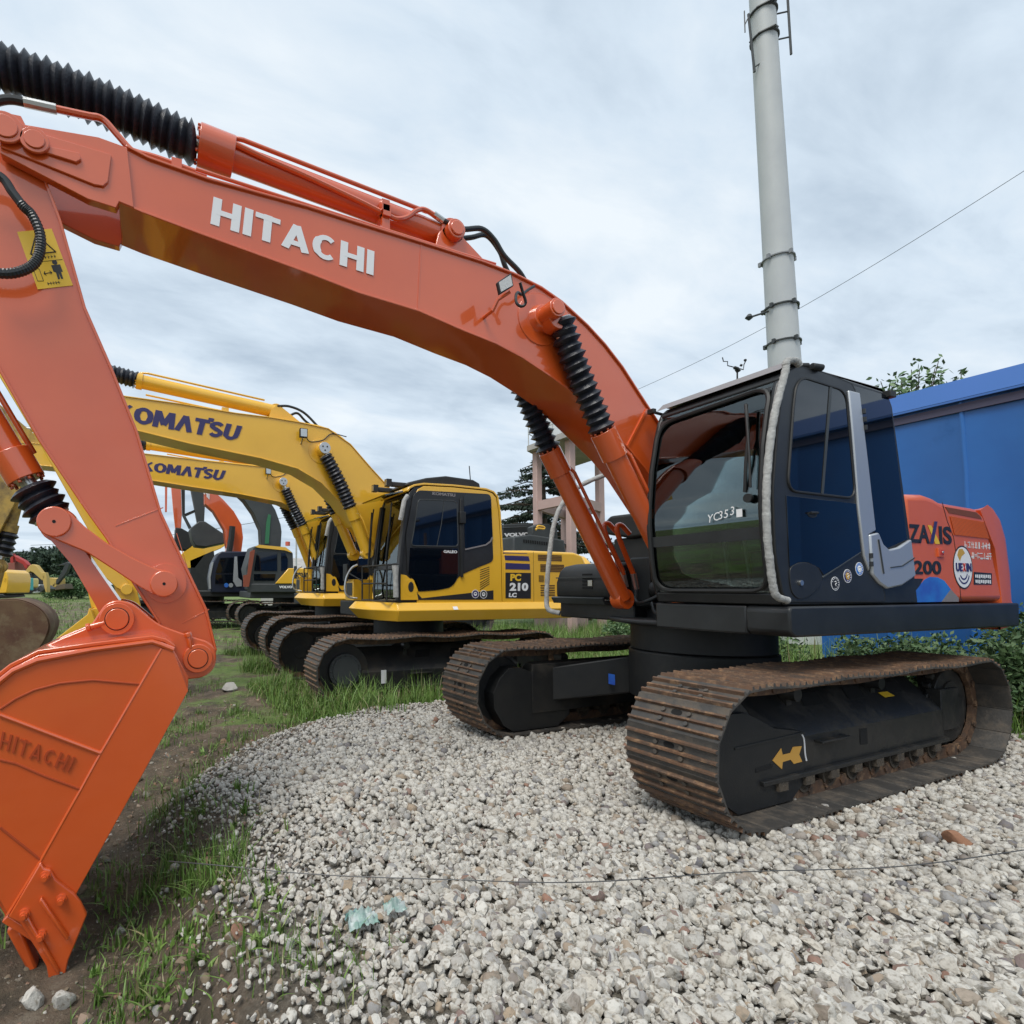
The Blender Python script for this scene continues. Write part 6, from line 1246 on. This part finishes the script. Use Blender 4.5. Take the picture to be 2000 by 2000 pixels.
va = n.new('ShaderNodeAttribute'); va.attribute_name = 'grassy'; l.new(va.outputs['Fac'], n.new('ShaderNodeMath').inputs[0]); mm_ = [q for q in n if q.type == 'MATH'][-1]; mm_.operation = 'ADD'
ns = n.new('ShaderNodeMath'); ns.operation = 'MULTIPLY_ADD'; ns.inputs[1].default_value = 1.6; ns.inputs[2].default_value = -.8; l.new(gn(1.1, 6, .65), ns.inputs[0]); l.new(ns.outputs[0], mm_.inputs[1])
fac = rp(mm_.outputs[0], (.42, (0, 0, 0)), (.58, (1, 1, 1)))
vb = n.new('ShaderNodeAttribute'); vb.attribute_name = 'gravelly'
fines = rp(gn(55, 5, .7), (.35, (.10, .085, .065)), (.55, (.26, .235, .19)), (.7, (.40, .37, .32)))
col_ = mxx(vb.outputs['Fac'], mxx(fac, soil2, gr_c), fines); l.new(col_, b.inputs['Base Color'])
bn = n.new('ShaderNodeBump'); bn.inputs['Strength'].default_value = 1.0; bn.inputs['Distance'].default_value = .06; l.new(gn(22, 8, .7), bn.inputs['Height']); l.new(bn.outputs[0], b.inputs['Normal'])
ground = rawmesh('ground', np.stack([X_, Y_, Z_], -1).reshape(-1, 3), F_, gm); ground['kind'] = 'structure'
def grassy(x, y):
    d = inside_gravel(x, y); g_ = np.clip((-d-.2)/1.5, 0, 1)*.42
    g_ = np.where(y < -3.2, np.maximum(g_, .48+.10*np.clip((1.5-x)/3, 0, 1)+.1*np.clip((-y-9)/12, 0, 1)), g_)
    g_ = np.where((x < 1.5) & (y < -2.2), .8, g_)
    g_ = np.where((y < -22) & (y > -60) & (x > 6), .42, g_)
    return np.where(d > -.05, 0, g_)
at_ = ground.data.attributes.new('grassy', 'FLOAT', 'POINT'); at_.data.foreach_set('value', grassy(X_, Y_).ravel().astype(np.float32))

at_ = ground.data.attributes.new('gravelly', 'FLOAT', 'POINT'); at_.data.foreach_set('value', np.clip((inside_gravel(X_, Y_)+.25)/.5, 0, 1).ravel().astype(np.float32))
# gravel
def ico(sub):
    bm = bmesh.new(); bmesh.ops.create_icosphere(bm, subdivisions=sub, radius=1); v = np.array([q.co[:] for q in bm.verts]); f = np.array([[q.index for q in p.verts] for p in bm.faces]); bm.free(); return v, f
def stones(name, n, xs, ys, zs, size, sub, m, seed, flat=(.55, .9)):
    r = np.random.default_rng(seed); v0, f0 = ico(sub); nv = len(v0)
    th = r.uniform(0, 6.283, (n, 3)); ab = np.stack([np.ones(n), r.uniform(.65, .95, n), r.uniform(*flat, n)], -1)*size[:, None]
    # angular, lumpy shapes from a few random cutting planes
    V = np.repeat(v0[None], n, 0)
    for k in range(8 if sub > 1 else 5):
        d = r.normal(size=(n, 3)); d /= np.linalg.norm(d, axis=1)[:, None]; c = r.uniform(.42, .80, n); s_ = np.einsum('nvk,nk->nv', V, d); ex_ = np.clip(s_-c[:, None], 0, None); V = V-ex_[..., None]*d[:, None, :]*.92
    V = V*(1+.025*r.normal(size=(n, nv))[..., None])
    V = V*ab[:, None, :]
    def rot(V, a, i, j):
        c, s_ = np.cos(a)[:, None], np.sin(a)[:, None]; p, q = V[..., i].copy(), V[..., j].copy(); V[..., i] = c*p-s_*q; V[..., j] = s_*p+c*q; return V
    V = rot(V, th[:, 0]*.12, 1, 2); V = rot(V, th[:, 1]*.12, 0, 2); V = rot(V, th[:, 2], 0, 1)
    V = V+np.stack([xs, ys, zs], -1)[:, None, :]
    F = (f0[None]+np.arange(n)[:, None, None]*nv).reshape(-1, 3)
    o = rawmesh(name, V.reshape(-1, 3), F, m); o.data.set_sharp_from_angle(angle=R(30)) if sub > 1 else None; return o
def visible(x, y, z, mar=.12):
    P = np.stack([x, y, z], -1)-np.array(CAM); d = P@np.array(fw); u_ = P@np.array(rt)/np.maximum(d, .01)*1069.8+743.5; w_ = 1093.2-P@np.array(up)/np.maximum(d, .01)*1069.8
    return (d > .6) & (u_ > -2000*mar) & (u_ < 2000*(1+mar)) & (w_ < 2000*(1+mar))
r = np.random.default_rng(11)
N0 = 150000; x = r.uniform(-4.2, 5.4, N0); y = r.uniform(-3.3, 4.3, N0); z = gz(x, y); d = inside_gravel(x, y)
dist = np.hypot(x-CAM[0], y-CAM[1]); keep = (r.uniform(size=N0) < np.clip((d+.42+.14*snoise(x, y, 4., 31))/.75, 0, 1)**1.2) & visible(x, y, z)
under = (np.abs(x) < 2) & (np.abs(y) < 1.5)
x, y, z, dist = x[keep], y[keep], z[keep], dist[keep]; size = np.clip(r.lognormal(math.log(.0205), .38, len(x)), .009, .052)*np.clip(.62+d[keep]*.5, .6, 1)
z = z+size*.25+r.uniform(0, .028, len(x))
nr = dist < 3.4
print('stones', nr.sum(), (~nr).sum())
g1_ = stones('gravel', int(nr.sum()), x[nr], y[nr], z[nr], size[nr], 3 if nr.sum() < 1500 else 2, STONE, 1)
g2_ = stones('gravel', int((~nr).sum()), x[~nr], y[~nr], z[~nr], size[~nr]*1.08, 1 if (~nr).sum() > 60000 else 2, STONE, 2)
bpy.context.view_layer.update()
with bpy.context.temp_override(active_object=g1_, selected_editable_objects=[g1_, g2_], selected_objects=[g1_, g2_]): bpy.ops.object.join()
tag(g1_, 'pale stones of the loose gravel bed', 'gravel', kind='stuff')
# scattered stones on the soil
N1 = 16000; x = np.concatenate([r.uniform(2.2, 6.0, N1), r.uniform(-1, 12, 2500)]); y = np.concatenate([r.uniform(-4.6, 2.2, N1), r.uniform(-22, -4, 2500)]); d = inside_gravel(x, y); z = gz(x, y)
pk = np.exp(d*1.6)*.85*(.4+.6*(snoise(x, y, 2.2, 5) > -.1))+.07; pk = np.where(np.abs(y+12) < 7, pk+.05, pk); k = (d < .0) & (r.uniform(size=len(x)) < pk) & visible(x, y, z)
x, y, z = x[k], y[k], z[k]; size = np.clip(r.lognormal(math.log(.010), .6, len(x)), .004, .05)
DSTONE = mat('dirty_stones', (.3, .26, .2), .9, bump=.5, bs=60, island=[(0, (.15, .115, .075)), (.45, (.20, .155, .105)), (.6, (.24, .13, .085)), (.75, (.30, .27, .21)), (.88, (.10, .095, .09)), (1, (.46, .43, .38))])
o = stones('scattered_stones', len(x), x, y, z+size*.1, size, 2, DSTONE, 3); tag(o, 'loose stones scattered over the bare soil', 'stones', kind='stuff')
# a few big stones
for i, (lab, px, py, zz3, sz, mm) in enumerate((('large pale stone on the soil just below the bucket tooth, the biggest one there', 70, 1958, -.40, .045, STONE), ('elongated grey stone right of the pale stone under the bucket', 122, 1962, -.40, .040, STONE), ('smooth reddish brown stone on the gravel before the near track, at the right', 1878, 1650, 0, .055, mat('red_brown_stone', (.28, .14, .08), .8, bump=.3)), ('flat white slab of broken concrete on the grass left of the middle', 450, 1350, -.2, .12, CONC))):
    dd = at(px, py, 1)-CAMV; kk = (zz3-CAMV.z)/dd.z; p = CAMV+dd*kk; s_ = stones('stone', 1, np.array([0.]), np.array([0.]), np.array([sz*.4]), np.array([sz*1.5 if i < 3 else sz*1.6]), 3, mm, 40+i, flat=(.35, .5) if i == 3 else (.5, .7)); s_.location = (p.x, p.y, p.z); tag(s_, lab, 'stone')

# grass
def blades(name, n, xs, ys, h, w, seed, m, lean=.6, parent=None, seg=3):
    r = np.random.default_rng(seed); zs = gz(xs, ys)-.01; a = r.uniform(0, 6.283, n); ln = np.abs(r.normal(0, lean, n)).clip(0, 1.5); ca, sa = np.cos(a), np.sin(a); b_ = a+r.uniform(-1, 1, n)*.6+1.57; cb_, sb = np.cos(b_), np.sin(b_)
    V = []
    for k in range(seg+1):
        t = k/seg; ww = w*(1-t**1.6)*.5+.0004; hz = h*(t-.35*ln*t*t); hx = h*ln*.75*t*t
        for s_ in (-1, 1): V.append(np.stack([xs+ca*hx+s_*cb_*ww, ys+sa*hx+s_*sb*ww, zs+hz], -1))
    V = np.stack(V, 1); nv = 2*(seg+1); f0 = np.array([[2*k, 2*k+1, 2*k+3, 2*k+2] for k in range(seg)])
    return rawmesh(name, V.reshape(-1, 3), (f0[None]+np.arange(n)[:, None, None]*nv).reshape(-1, 4), m, parent)
def clumps(nc, per, cx, cy, rad, hm, seed, wid=(.004, .009)):
    r = np.random.default_rng(seed); X, Y, H, Wd = [], [], [], []
    for a, b, R_, hh in zip(cx, cy, rad, hm):
        k = int(per*r.uniform(.5, 1.5)); X.append(a+r.normal(0, R_, k)); Y.append(b+r.normal(0, R_, k)); H.append(hh*r.uniform(.35, 1.15, k)); Wd.append(r.uniform(*wid, k))
    return [np.concatenate(q) for q in (X, Y, H, Wd)]
GX, GY, GH, GW = [], [], [], []
def addg(q):
    for L, a in zip((GX, GY, GH, GW), q): L.append(a)
def gp(px, py, z=-.2):
    dd = at(px, py, 1)-CAMV; kk = (z-CAMV.z)/dd.z; p = CAMV+dd*kk; return p.x, p.y
# foreground tufts (measured positions)
for i, (px, py, rad, h, per) in enumerate(((330, 1700, .08, .24, 80), (380, 1720, .07, .26, 100), (420, 1760, .07, .30, 130), (450, 1740, .05, .28, 90), (290, 1730, .10, .2, 40), (340, 1620, .10, .2, 50), (380, 1530, .10, .2, 60), (300, 1540, .12, .2, 60), (250, 1800, .12, .14, 50), (310, 1830, .12, .16, 50), (560, 1960, .10, .16, 60), (240, 1880, .1, .12, 25), (480, 1980, .12, .14, 40), (380, 1640, .12, .22, 110), (620, 1990, .1, .18, 40), (400, 1900, .2, .10, 40), (230, 1950, .2, .10, 30), (330, 1960, .15, .1, 25), (700, 1970, .1, .14, 25), (10, 1790, .1, .2, 60))):
    x0, y0 = gp(px, py, -.3 if px < 350 else -.22); addg(clumps(1, per, [x0], [y0], [rad], [h*.8], 100+i, (.003, .007)))
r = np.random.default_rng(21)
for i in range(20):
    px, py = r.uniform(170, 520), r.uniform(1490, 1990); x0, y0 = gp(px, py, -.28)
    if inside_gravel(np.array(x0), np.array(y0)) < .12 and px > 60+(1900-py)*.75: addg(clumps(1, int(r.uniform(15, 90)), [x0], [y0], [r.uniform(.04, .12)], [r.uniform(.08, .20)], 700+i, (.003, .008)))
# broad-leaved seedlings and dead stems on the soil
for i in range(150):
    px, py = r.uniform(150, 560), r.uniform(1450, 1995); x0, y0 = gp(px, py, -.28)
    if inside_gravel(np.array(x0), np.array(y0)) < .25 and px > 60+(1900-py)*.75: addg(clumps(1, int(r.uniform(5, 14)), [x0], [y0], [.012], [r.uniform(.05, .15)], 900+i, (.008, .018)))
# soil strip between the bucket and the yellow machine
n_ = 420; cx = r.uniform(1.9, 7.5, n_); cy = r.uniform(-7.5, -.6, n_); d = inside_gravel(cx, cy); k = (d < -.08) & (snoise(cx, cy, 1.5, 8) > np.where(cy > -2.4, .45, -.15)) & ~((np.abs(cx-.65) < 2.2) & (np.abs(cy+4.95) < 1.4)); cx, cy = cx[k], cy[k]
addg(clumps(len(cx), 46, cx, cy, r.uniform(.05, .15, len(cx)), r.uniform(.07, .20, len(cx)), 22))
# along the front of the yellow machine tracks
for x0, x1, y0, n_, h in ((2.0, 3.0, -3.1, 26, .38), (-.5, 2.6, -3.20, 44, .42), (2.5, 3.2, -5.0, 26, .30), (2.2, 3.0, -7.4, 22, .36), (2.2, 3.0, -10.2, 22, .30), (-1.5, 2.4, -6.8, 40, .32), (-1.8, 1.0, -3.0, 30, .40), (2.4, 3.2, -4.2, 20, .3)):
    cx = r.uniform(x0, x1, n_); cy = y0+r.normal(0, .25, n_); k = inside_gravel(cx, cy) < .25; cx, cy = cx[k], cy[k]
    addg(clumps(n_, 55, cx, cy, r.uniform(.05, .15, len(cx)), r.uniform(.4, 1.35, len(cx))*h, int(abs(x0*7+y0*13))+30, (.005, .010)))
# lush grass behind the orange machine and beyond
n_ = 1500; cx = r.uniform(-6.5, 1.2, n_); cy = r.uniform(-12, -1.9, n_); d = inside_gravel(cx, cy); k = (d < -.1) & ~((np.abs(cx-.65) < 2.1) & (np.abs(cy+4.95) < 1.45)) & visible(cx, cy, gz(cx, cy), .03); cx, cy = cx[k], cy[k]
addg(clumps(len(cx), 42, cx, cy, np.full(len(cx), .20), r.uniform(.15, .34, len(cx)), 44, (.006, .012)))
n_ = 900; cx = r.uniform(-12, 14, n_); cy = r.uniform(-34, -9.5, n_); k = (snoise(cx, cy, .6, 9) > -.35) & visible(cx, cy, gz(cx, cy), .03); cx, cy = cx[k], cy[k]
addg(clumps(len(cx), 30, cx, cy, np.full(len(cx), .35), r.uniform(.10, .28, len(cx)), 45, (.012, .022)))
n_ = 500; cx = r.uniform(5, 40, n_); cy = r.uniform(-90, -25, n_); k = visible(cx, cy, gz(cx, cy), .03); cx, cy = cx[k], cy[k]
addg(clumps(len(cx), 26, cx, cy, np.full(len(cx), .9), r.uniform(.15, .4, len(cx)), 46, (.03, .06)))
# tall weeds round the tower foot and behind the row
n_ = 520; cx = r.uniform(-11, -2.5, n_); cy = r.uniform(-13, -6.5, n_); addg(clumps(n_, 34, cx, cy, np.full(n_, .18), r.uniform(.35, .75, n_), 48, (.008, .016)))
# weeds by the blue wall
n_ = 360; cx = r.uniform(-4.6, -3.0, n_); cy = r.uniform(-3.5, 5.5, n_); addg(clumps(n_, 40, cx, cy, np.full(n_, .12), r.uniform(.4, 1.0, n_)*np.clip((-cx-2.6)/1.6, .3, 1), 47, (.007, .016)))
GX, GY, GH, GW = [np.concatenate(q) for q in (GX, GY, GH, GW)]; print('blades', len(GX))
g_o = blades('grass', len(GX), GX, GY, GH, GW*r.uniform(.7, 1.7, len(GX)), 50, GRASS, .8, seg=4); tag(g_o, 'green grass and weeds growing around the machines', 'grass', kind='stuff')
# leafy bushes and trees
def leafcloud(name, centres, radii, n, size, m, seed, parent=None, flat=1., fill=.55, origin=(0, 0, 0)):
    r = np.random.default_rng(seed); C0 = np.array(centres, float); R0 = np.array(radii, float); w = R0.prod(axis=1) if R0.ndim > 1 else R0**2; w = w/w.sum()
    i = r.choice(len(C0), n, p=w); d = r.normal(size=(n, 3)); d /= np.linalg.norm(d, axis=1)[:, None]; q = r.uniform(fill, 1.05, n)**.7
    rr = R0[i] if R0.ndim > 1 else R0[i][:, None]*np.array([[1, 1, flat]]); P = C0[i]+d*q[:, None]*rr-np.array(origin)
    a = r.normal(size=(n, 3)); a /= np.linalg.norm(a, axis=1)[:, None]; b_ = np.cross(a, r.normal(size=(n, 3))); b_ /= np.linalg.norm(b_, axis=1)[:, None]; s_ = size*r.uniform(.6, 1.4, n)[:, None]
    V = np.stack([P-a*s_, P+b_*s_*.45, P+a*s_, P-b_*s_*.45], 1); return rawmesh(name, V.reshape(-1, 3), np.arange(4*n).reshape(-1, 4), m, parent, smooth=False)
def tree(name, label, cat, x, y, z0, h, crown, n, leaf, m, seed, trunk_r=.12, group=None, fill=.3, limbs=5):
    t = empty(name, (x, y, z0), label, cat, group); r_ = random.Random(seed)
    q = MB(); q.lathe([(0, 0, 0), (.05*h*.2, 0, h*.4), (0, .03*h, h*.85)], [trunk_r, trunk_r*.7, trunk_r*.25], 10)
    for (cx_, cy_, cz_), _ in crown[:limbs]: q.lathe([(0, 0, h*.35+.3*cz_*.3), (cx_*.5, cy_*.5, (cz_+h*.35)*.5), (cx_*.9, cy_*.9, cz_)], [trunk_r*.5, trunk_r*.35, trunk_r*.12], 6)
    q.build('trunk', BARK, t); leafcloud('crown', [c for c, _ in crown], [r2 for _, r2 in crown], n, leaf, m, seed, t, fill=fill); return t
# bush right of the machine, against the blue wall
r_ = random.Random(3)
def blob(n, sx, sy, sz, rr, zc, seed):
    r_ = random.Random(seed); return [((r_.uniform(-sx, sx), r_.uniform(-sy, sy), zc+r_.uniform(-sz, sz)), (rr*r_.uniform(.6, 1.2),)*3) for _ in range(n)]
for i_, (bx, by, h0) in enumerate(((-7.2, -4.6, 1.0), (-8.5, -6.2, 1.3), (-6.2, -3.4, .8), (-9.5, -7.6, 1.5), (-6.9, -6.6, 1.0))): tree('bush', 'low weedy bush beyond the orange machine, near the end of the blue wall', 'bush', bx, by, -.2, h0, blob(7, .8, .8, .2, .4, h0*.5, 90+i_), 3500, .045, LEAF, 95+i_, .03, 'weedy bushes near the wall end', .1)
tree('bush', 'dense green bush behind the rear end of the near track, against the blue wall', 'bush', -3.55, 1.35, -.05, .9, blob(9, .35, .75, .3, .36, .65, 5), 9000, .035, LEAF, 61, .03, 'bushes along the blue wall', .1)
tree('bush', 'lower weedy bush left of the dense one, below the counterweight', 'bush', -3.9, -.35, -.05, .95, blob(9, .3, .8, .25, .32, .55, 6), 7500, .03, LEAF, 62, .03, 'bushes along the blue wall', .1)
tree('bush', 'tall feathery bush at the right edge beyond the near track', 'bush', -3.4, 2.7, -.05, 1.1, blob(9, .3, .6, .45, .36, .75, 7), 8000, .035, LEAF, 63, .03, 'bushes along the blue wall', .1)
# tree tops over the blue roof
def leafy(name, label, px, py, T, sprays, seed, group=None):
    p = at(px, py, T); t = empty(name, (p.x, p.y, -.2), label, 'tree', group); q = MB(); cen = []; q.lathe([(0, 0, 0), (0, 0, p.z*.8)], [.12, .05], 8)
    for (sx, sy, rr) in sprays:
        w_ = at(sx, sy, T)-Vector((p.x, p.y, -.2)); q.lathe([(0, 0, p.z*.75), ((w_.x)*.5, w_.y*.5, (p.z*.75+w_.z)*.5), tuple(w_)], [.03, .02, .008], 5)
        for k in range(6): cen.append(((w_.x*(1-.08*k), w_.y*(1-.08*k), w_.z*(1-.03*k)-.1*k*rr*3), (rr*(1+.25*k),)*3))
    q.build('trunk', BARK, t); leafcloud('crown', [c for c, _ in cen], [r2 for _, r2 in cen], 55*len(cen), .085, LEAF, seed, t, fill=.1)
    return t
leafy('tree', 'leafy tree top rising over the blue roof beside the cab', 1775, 790, 14, [(1833, 705, .22), (1826, 720, .3), (1780, 722, .3), (1796, 720, .22), (1760, 740, .3), (1740, 748, .25), (1790, 750, .5), (1770, 770, .5), (1830, 745, .35), (1720, 745, .3), (1705, 755, .3), (1735, 765, .4)], 71)
leafy('tree', 'thin leafy shoots peeking over the blue roof right of the tree top', 1880, 760, 14, [(1877, 728, .10), (1860, 745, .15), (1928, 728, .08)], 72)
# cedar behind the tower
p = at(1063, 1100, 26); ce = empty('cedar_tree', (p.x, p.y, -.3), 'dark layered cedar behind the pink water tower', 'tree')
q = MB(); ztop = at(1060, 880, 26).z+.3; q.lathe([(0, 0, 0), (0, 0, ztop*.6), (0, 0, ztop)], [.28, .16, .03], 10)
rr_ = random.Random(9); cen = []
lev = 17
for i in range(lev):
    z = 1.6+(ztop-1.9)*i/(lev-1); L = (1-i/lev)**.85*4.6+.3
    for k in range(7):
        a_ = rr_.uniform(0, 6.28); LL = L*rr_.uniform(.6, 1.05); ex_, ey_ = LL*math.cos(a_), LL*math.sin(a_); dz = -.05*LL+rr_.uniform(-.1, .2); q.lathe([(0, 0, z), (ex_*.5, ey_*.5, z+.10), (ex_, ey_, z+dz)], [.05, .03, .01], 5)
        for s_ in range(5): u_ = .3+.7*s_/4; cen.append(((ex_*u_, ey_*u_, z+dz*u_-.02-.1*u_), (LL*.10+.08, LL*.10+.08, .09)))
q.build('trunk', BARK, ce); leafcloud('crown', [c for c, _ in cen], [r2 for _, r2 in cen], 34000, .085, CEDAR, 81, ce, fill=.05)
p = at(1150, 1100, 30); tree('tree', 'low dark tree between the tower legs, behind the boom cylinder', 'tree', p.x, p.y, -.3, 3.4, blob(9, 1.6, 1.0, .5, .9, 2.3, 12), 7000, .10, CEDAR, 82, .15, None, .2)
# far tree line
r_ = random.Random(15)
for i in range(17):
    px = -60+i*13+r_.uniform(-4, 4); T = r_.uniform(125, 165); topy = 1085+r_.uniform(-6, 8)-(4 if i in (7, 11, 12) else 0); p = at(px, 1150, T); ht = at(px, topy, T).z+.5; R_ = ht*.33
    cr_ = [((r_.uniform(-R_, R_)*.9, r_.uniform(-R_, R_)*.9, ht*.62+r_.uniform(-.25, .3)*ht), (R_*r_.uniform(.5, .85),)*3) for _ in range(9)]+[((0, 0, ht-R_*.7), (R_*.75,)*3)]
    tree('tree', 'rounded dark tree in the far tree line on the left horizon', 'tree', p.x, p.y, -.5, ht, cr_, 3800, .50, FARTREE, 200+i, .4, 'trees of the far tree line', .3)
for i, (px, T, h_) in enumerate(((115, 85, 3.4), (140, 80, 3.8), (160, 85, 3.6), (98, 95, 4.0))):
    p = at(px, 1150, T); tree('bush', 'low green bush in front of the far tree line', 'bush', p.x, p.y, -.5, h_, blob(8, 2.2, 2, .6, 1.3, h_*.55, 300+i), 3000, .22, LEAF, 310+i, .15, 'bushes before the far tree line', .3)
# far green strip along the horizon on the right
hl = MB(); P_ = []
for i in range(61): a_ = R(-60-120*i/60); P_.append((CAM[0]+300*math.cos(a_), CAM[1]+300*math.sin(a_), 2.6+1.6*mnoise.noise(Vector((i*.6, 0, 0)))))
hl.add([(x, y, -1) for x, y, z in P_]+[(x, y, z) for x, y, z in P_]+[(CAM[0]+(x-CAM[0])*1.3, CAM[1]+(y-CAM[1])*1.3, z*.8) for x, y, z in P_], [(i, i+1, 62+i, 61+i) for i in range(60)]+[(61+i, 62+i, 123+i, 122+i) for i in range(60)]); hl_o = hl.build('hills', FARTREE); hl_o['kind'] = 'structure'
# young plant under the machine
t = empty('seedling', (0, 0, 0), 'small leafy seedling growing in the gravel under the orange machine', 'plant'); dd = at(1085, 1420, 1)-CAMV; kk = -CAMV.z/dd.z; p = CAMV+dd*kk; t.location = tuple(p)
q = MB(); hh_ = .30; q.lathe([(0, 0, 0), (.01, .0, hh_*.5), (-.01, .01, hh_)], .004, 6); q.build('stem', LEAF, t)
q = MB()
for k in range(16):
    z = .06+.24*k/16; a_ = k*2.4; L = .05*(1.2-k/20); ca, sa = math.cos(a_), math.sin(a_); q.add([(ca*.02, sa*.02, z), (ca*(.02+L*.5)-sa*L*.3, sa*(.02+L*.5)+ca*L*.3, z+.01), (ca*(.02+L), sa*(.02+L), z), (ca*(.02+L*.5)+sa*L*.3, sa*(.02+L*.5)-ca*L*.3, z+.01)], [(0, 1, 2, 3)])
q.build('leaves', LEAF, t)
# scrap of paper, wire, plastic bag
def gpt(px, py, z): dd = at(px, py, 1)-CAMV; kk = (z-CAMV.z)/dd.z; return CAMV+dd*kk
q = MB(); P_ = smoothp([gpt(a_, b_, zz3) for a_, b_, zz3 in ((330, 1682, -.02), (414, 1689, .03), (621, 1708, .05), (880, 1718, .06), (1139, 1723, .06), (1449, 1703, .055), (1760, 1692, .05), (2030, 1656, .04))], 70); q.lathe(P_, .0028, 6); tag(q.build('steel_wire', mat('grey_wire', (.10, .10, .10), .5, metal=.5)), 'thin grey wire lying across the gravel in the foreground', 'wire')
bagm = mat('plastic_bag', (.50, .53, .52), .4, var=(.08, .26, .19), vs=14, bump=.5, bs=30, dirt=(.08, .09, .22), dirt_amt=.2, dirt_scale=12); 
for lab, px, py, w_, seed in (('crumpled white and green plastic bag on the gravel, the left piece', 705, 1800, .085, 3), ('flatter torn plastic scrap right behind the crumpled bag', 770, 1775, .06, 8)):
    p = gpt(px, py, .03); k = 16; w_ *= .8; v_ = []; f_ = []
    for i in range(k):
        for j in range(k):
            u_, w2 = (i/(k-1)-.5)*2, (j/(k-1)-.5)*2; rad = 1-.35*abs(mnoise.noise(Vector((u_*2, w2*2, seed)))); v_.append((u_*w_*rad, w2*w_*.75*rad, .05*abs(mnoise.noise(Vector((u_*2.6, w2*2.6, seed*2.)))) + .03*(1-u_*u_)*(1-w2*w2)))
    for i in range(k-1):
        for j in range(k-1): f_.append((i*k+j, i*k+k+j, i*k+k+j+1, i*k+j+1))
    q = MB(); q.add(v_, f_); tag(q.build('plastic_bag', bagm, loc=tuple(p), smooth=25), lab, 'plastic bag')
q = MB(); p = gpt(1135, 1375, .04); q.prism([(-.03, 0), (.03, 0), (.02, .035), (-.01, .045)], -.02, .02); tag(q.build('paper_scrap', WHITE, loc=tuple(p)), 'small white paper scrap in the shade between the tracks', 'paper scrap')
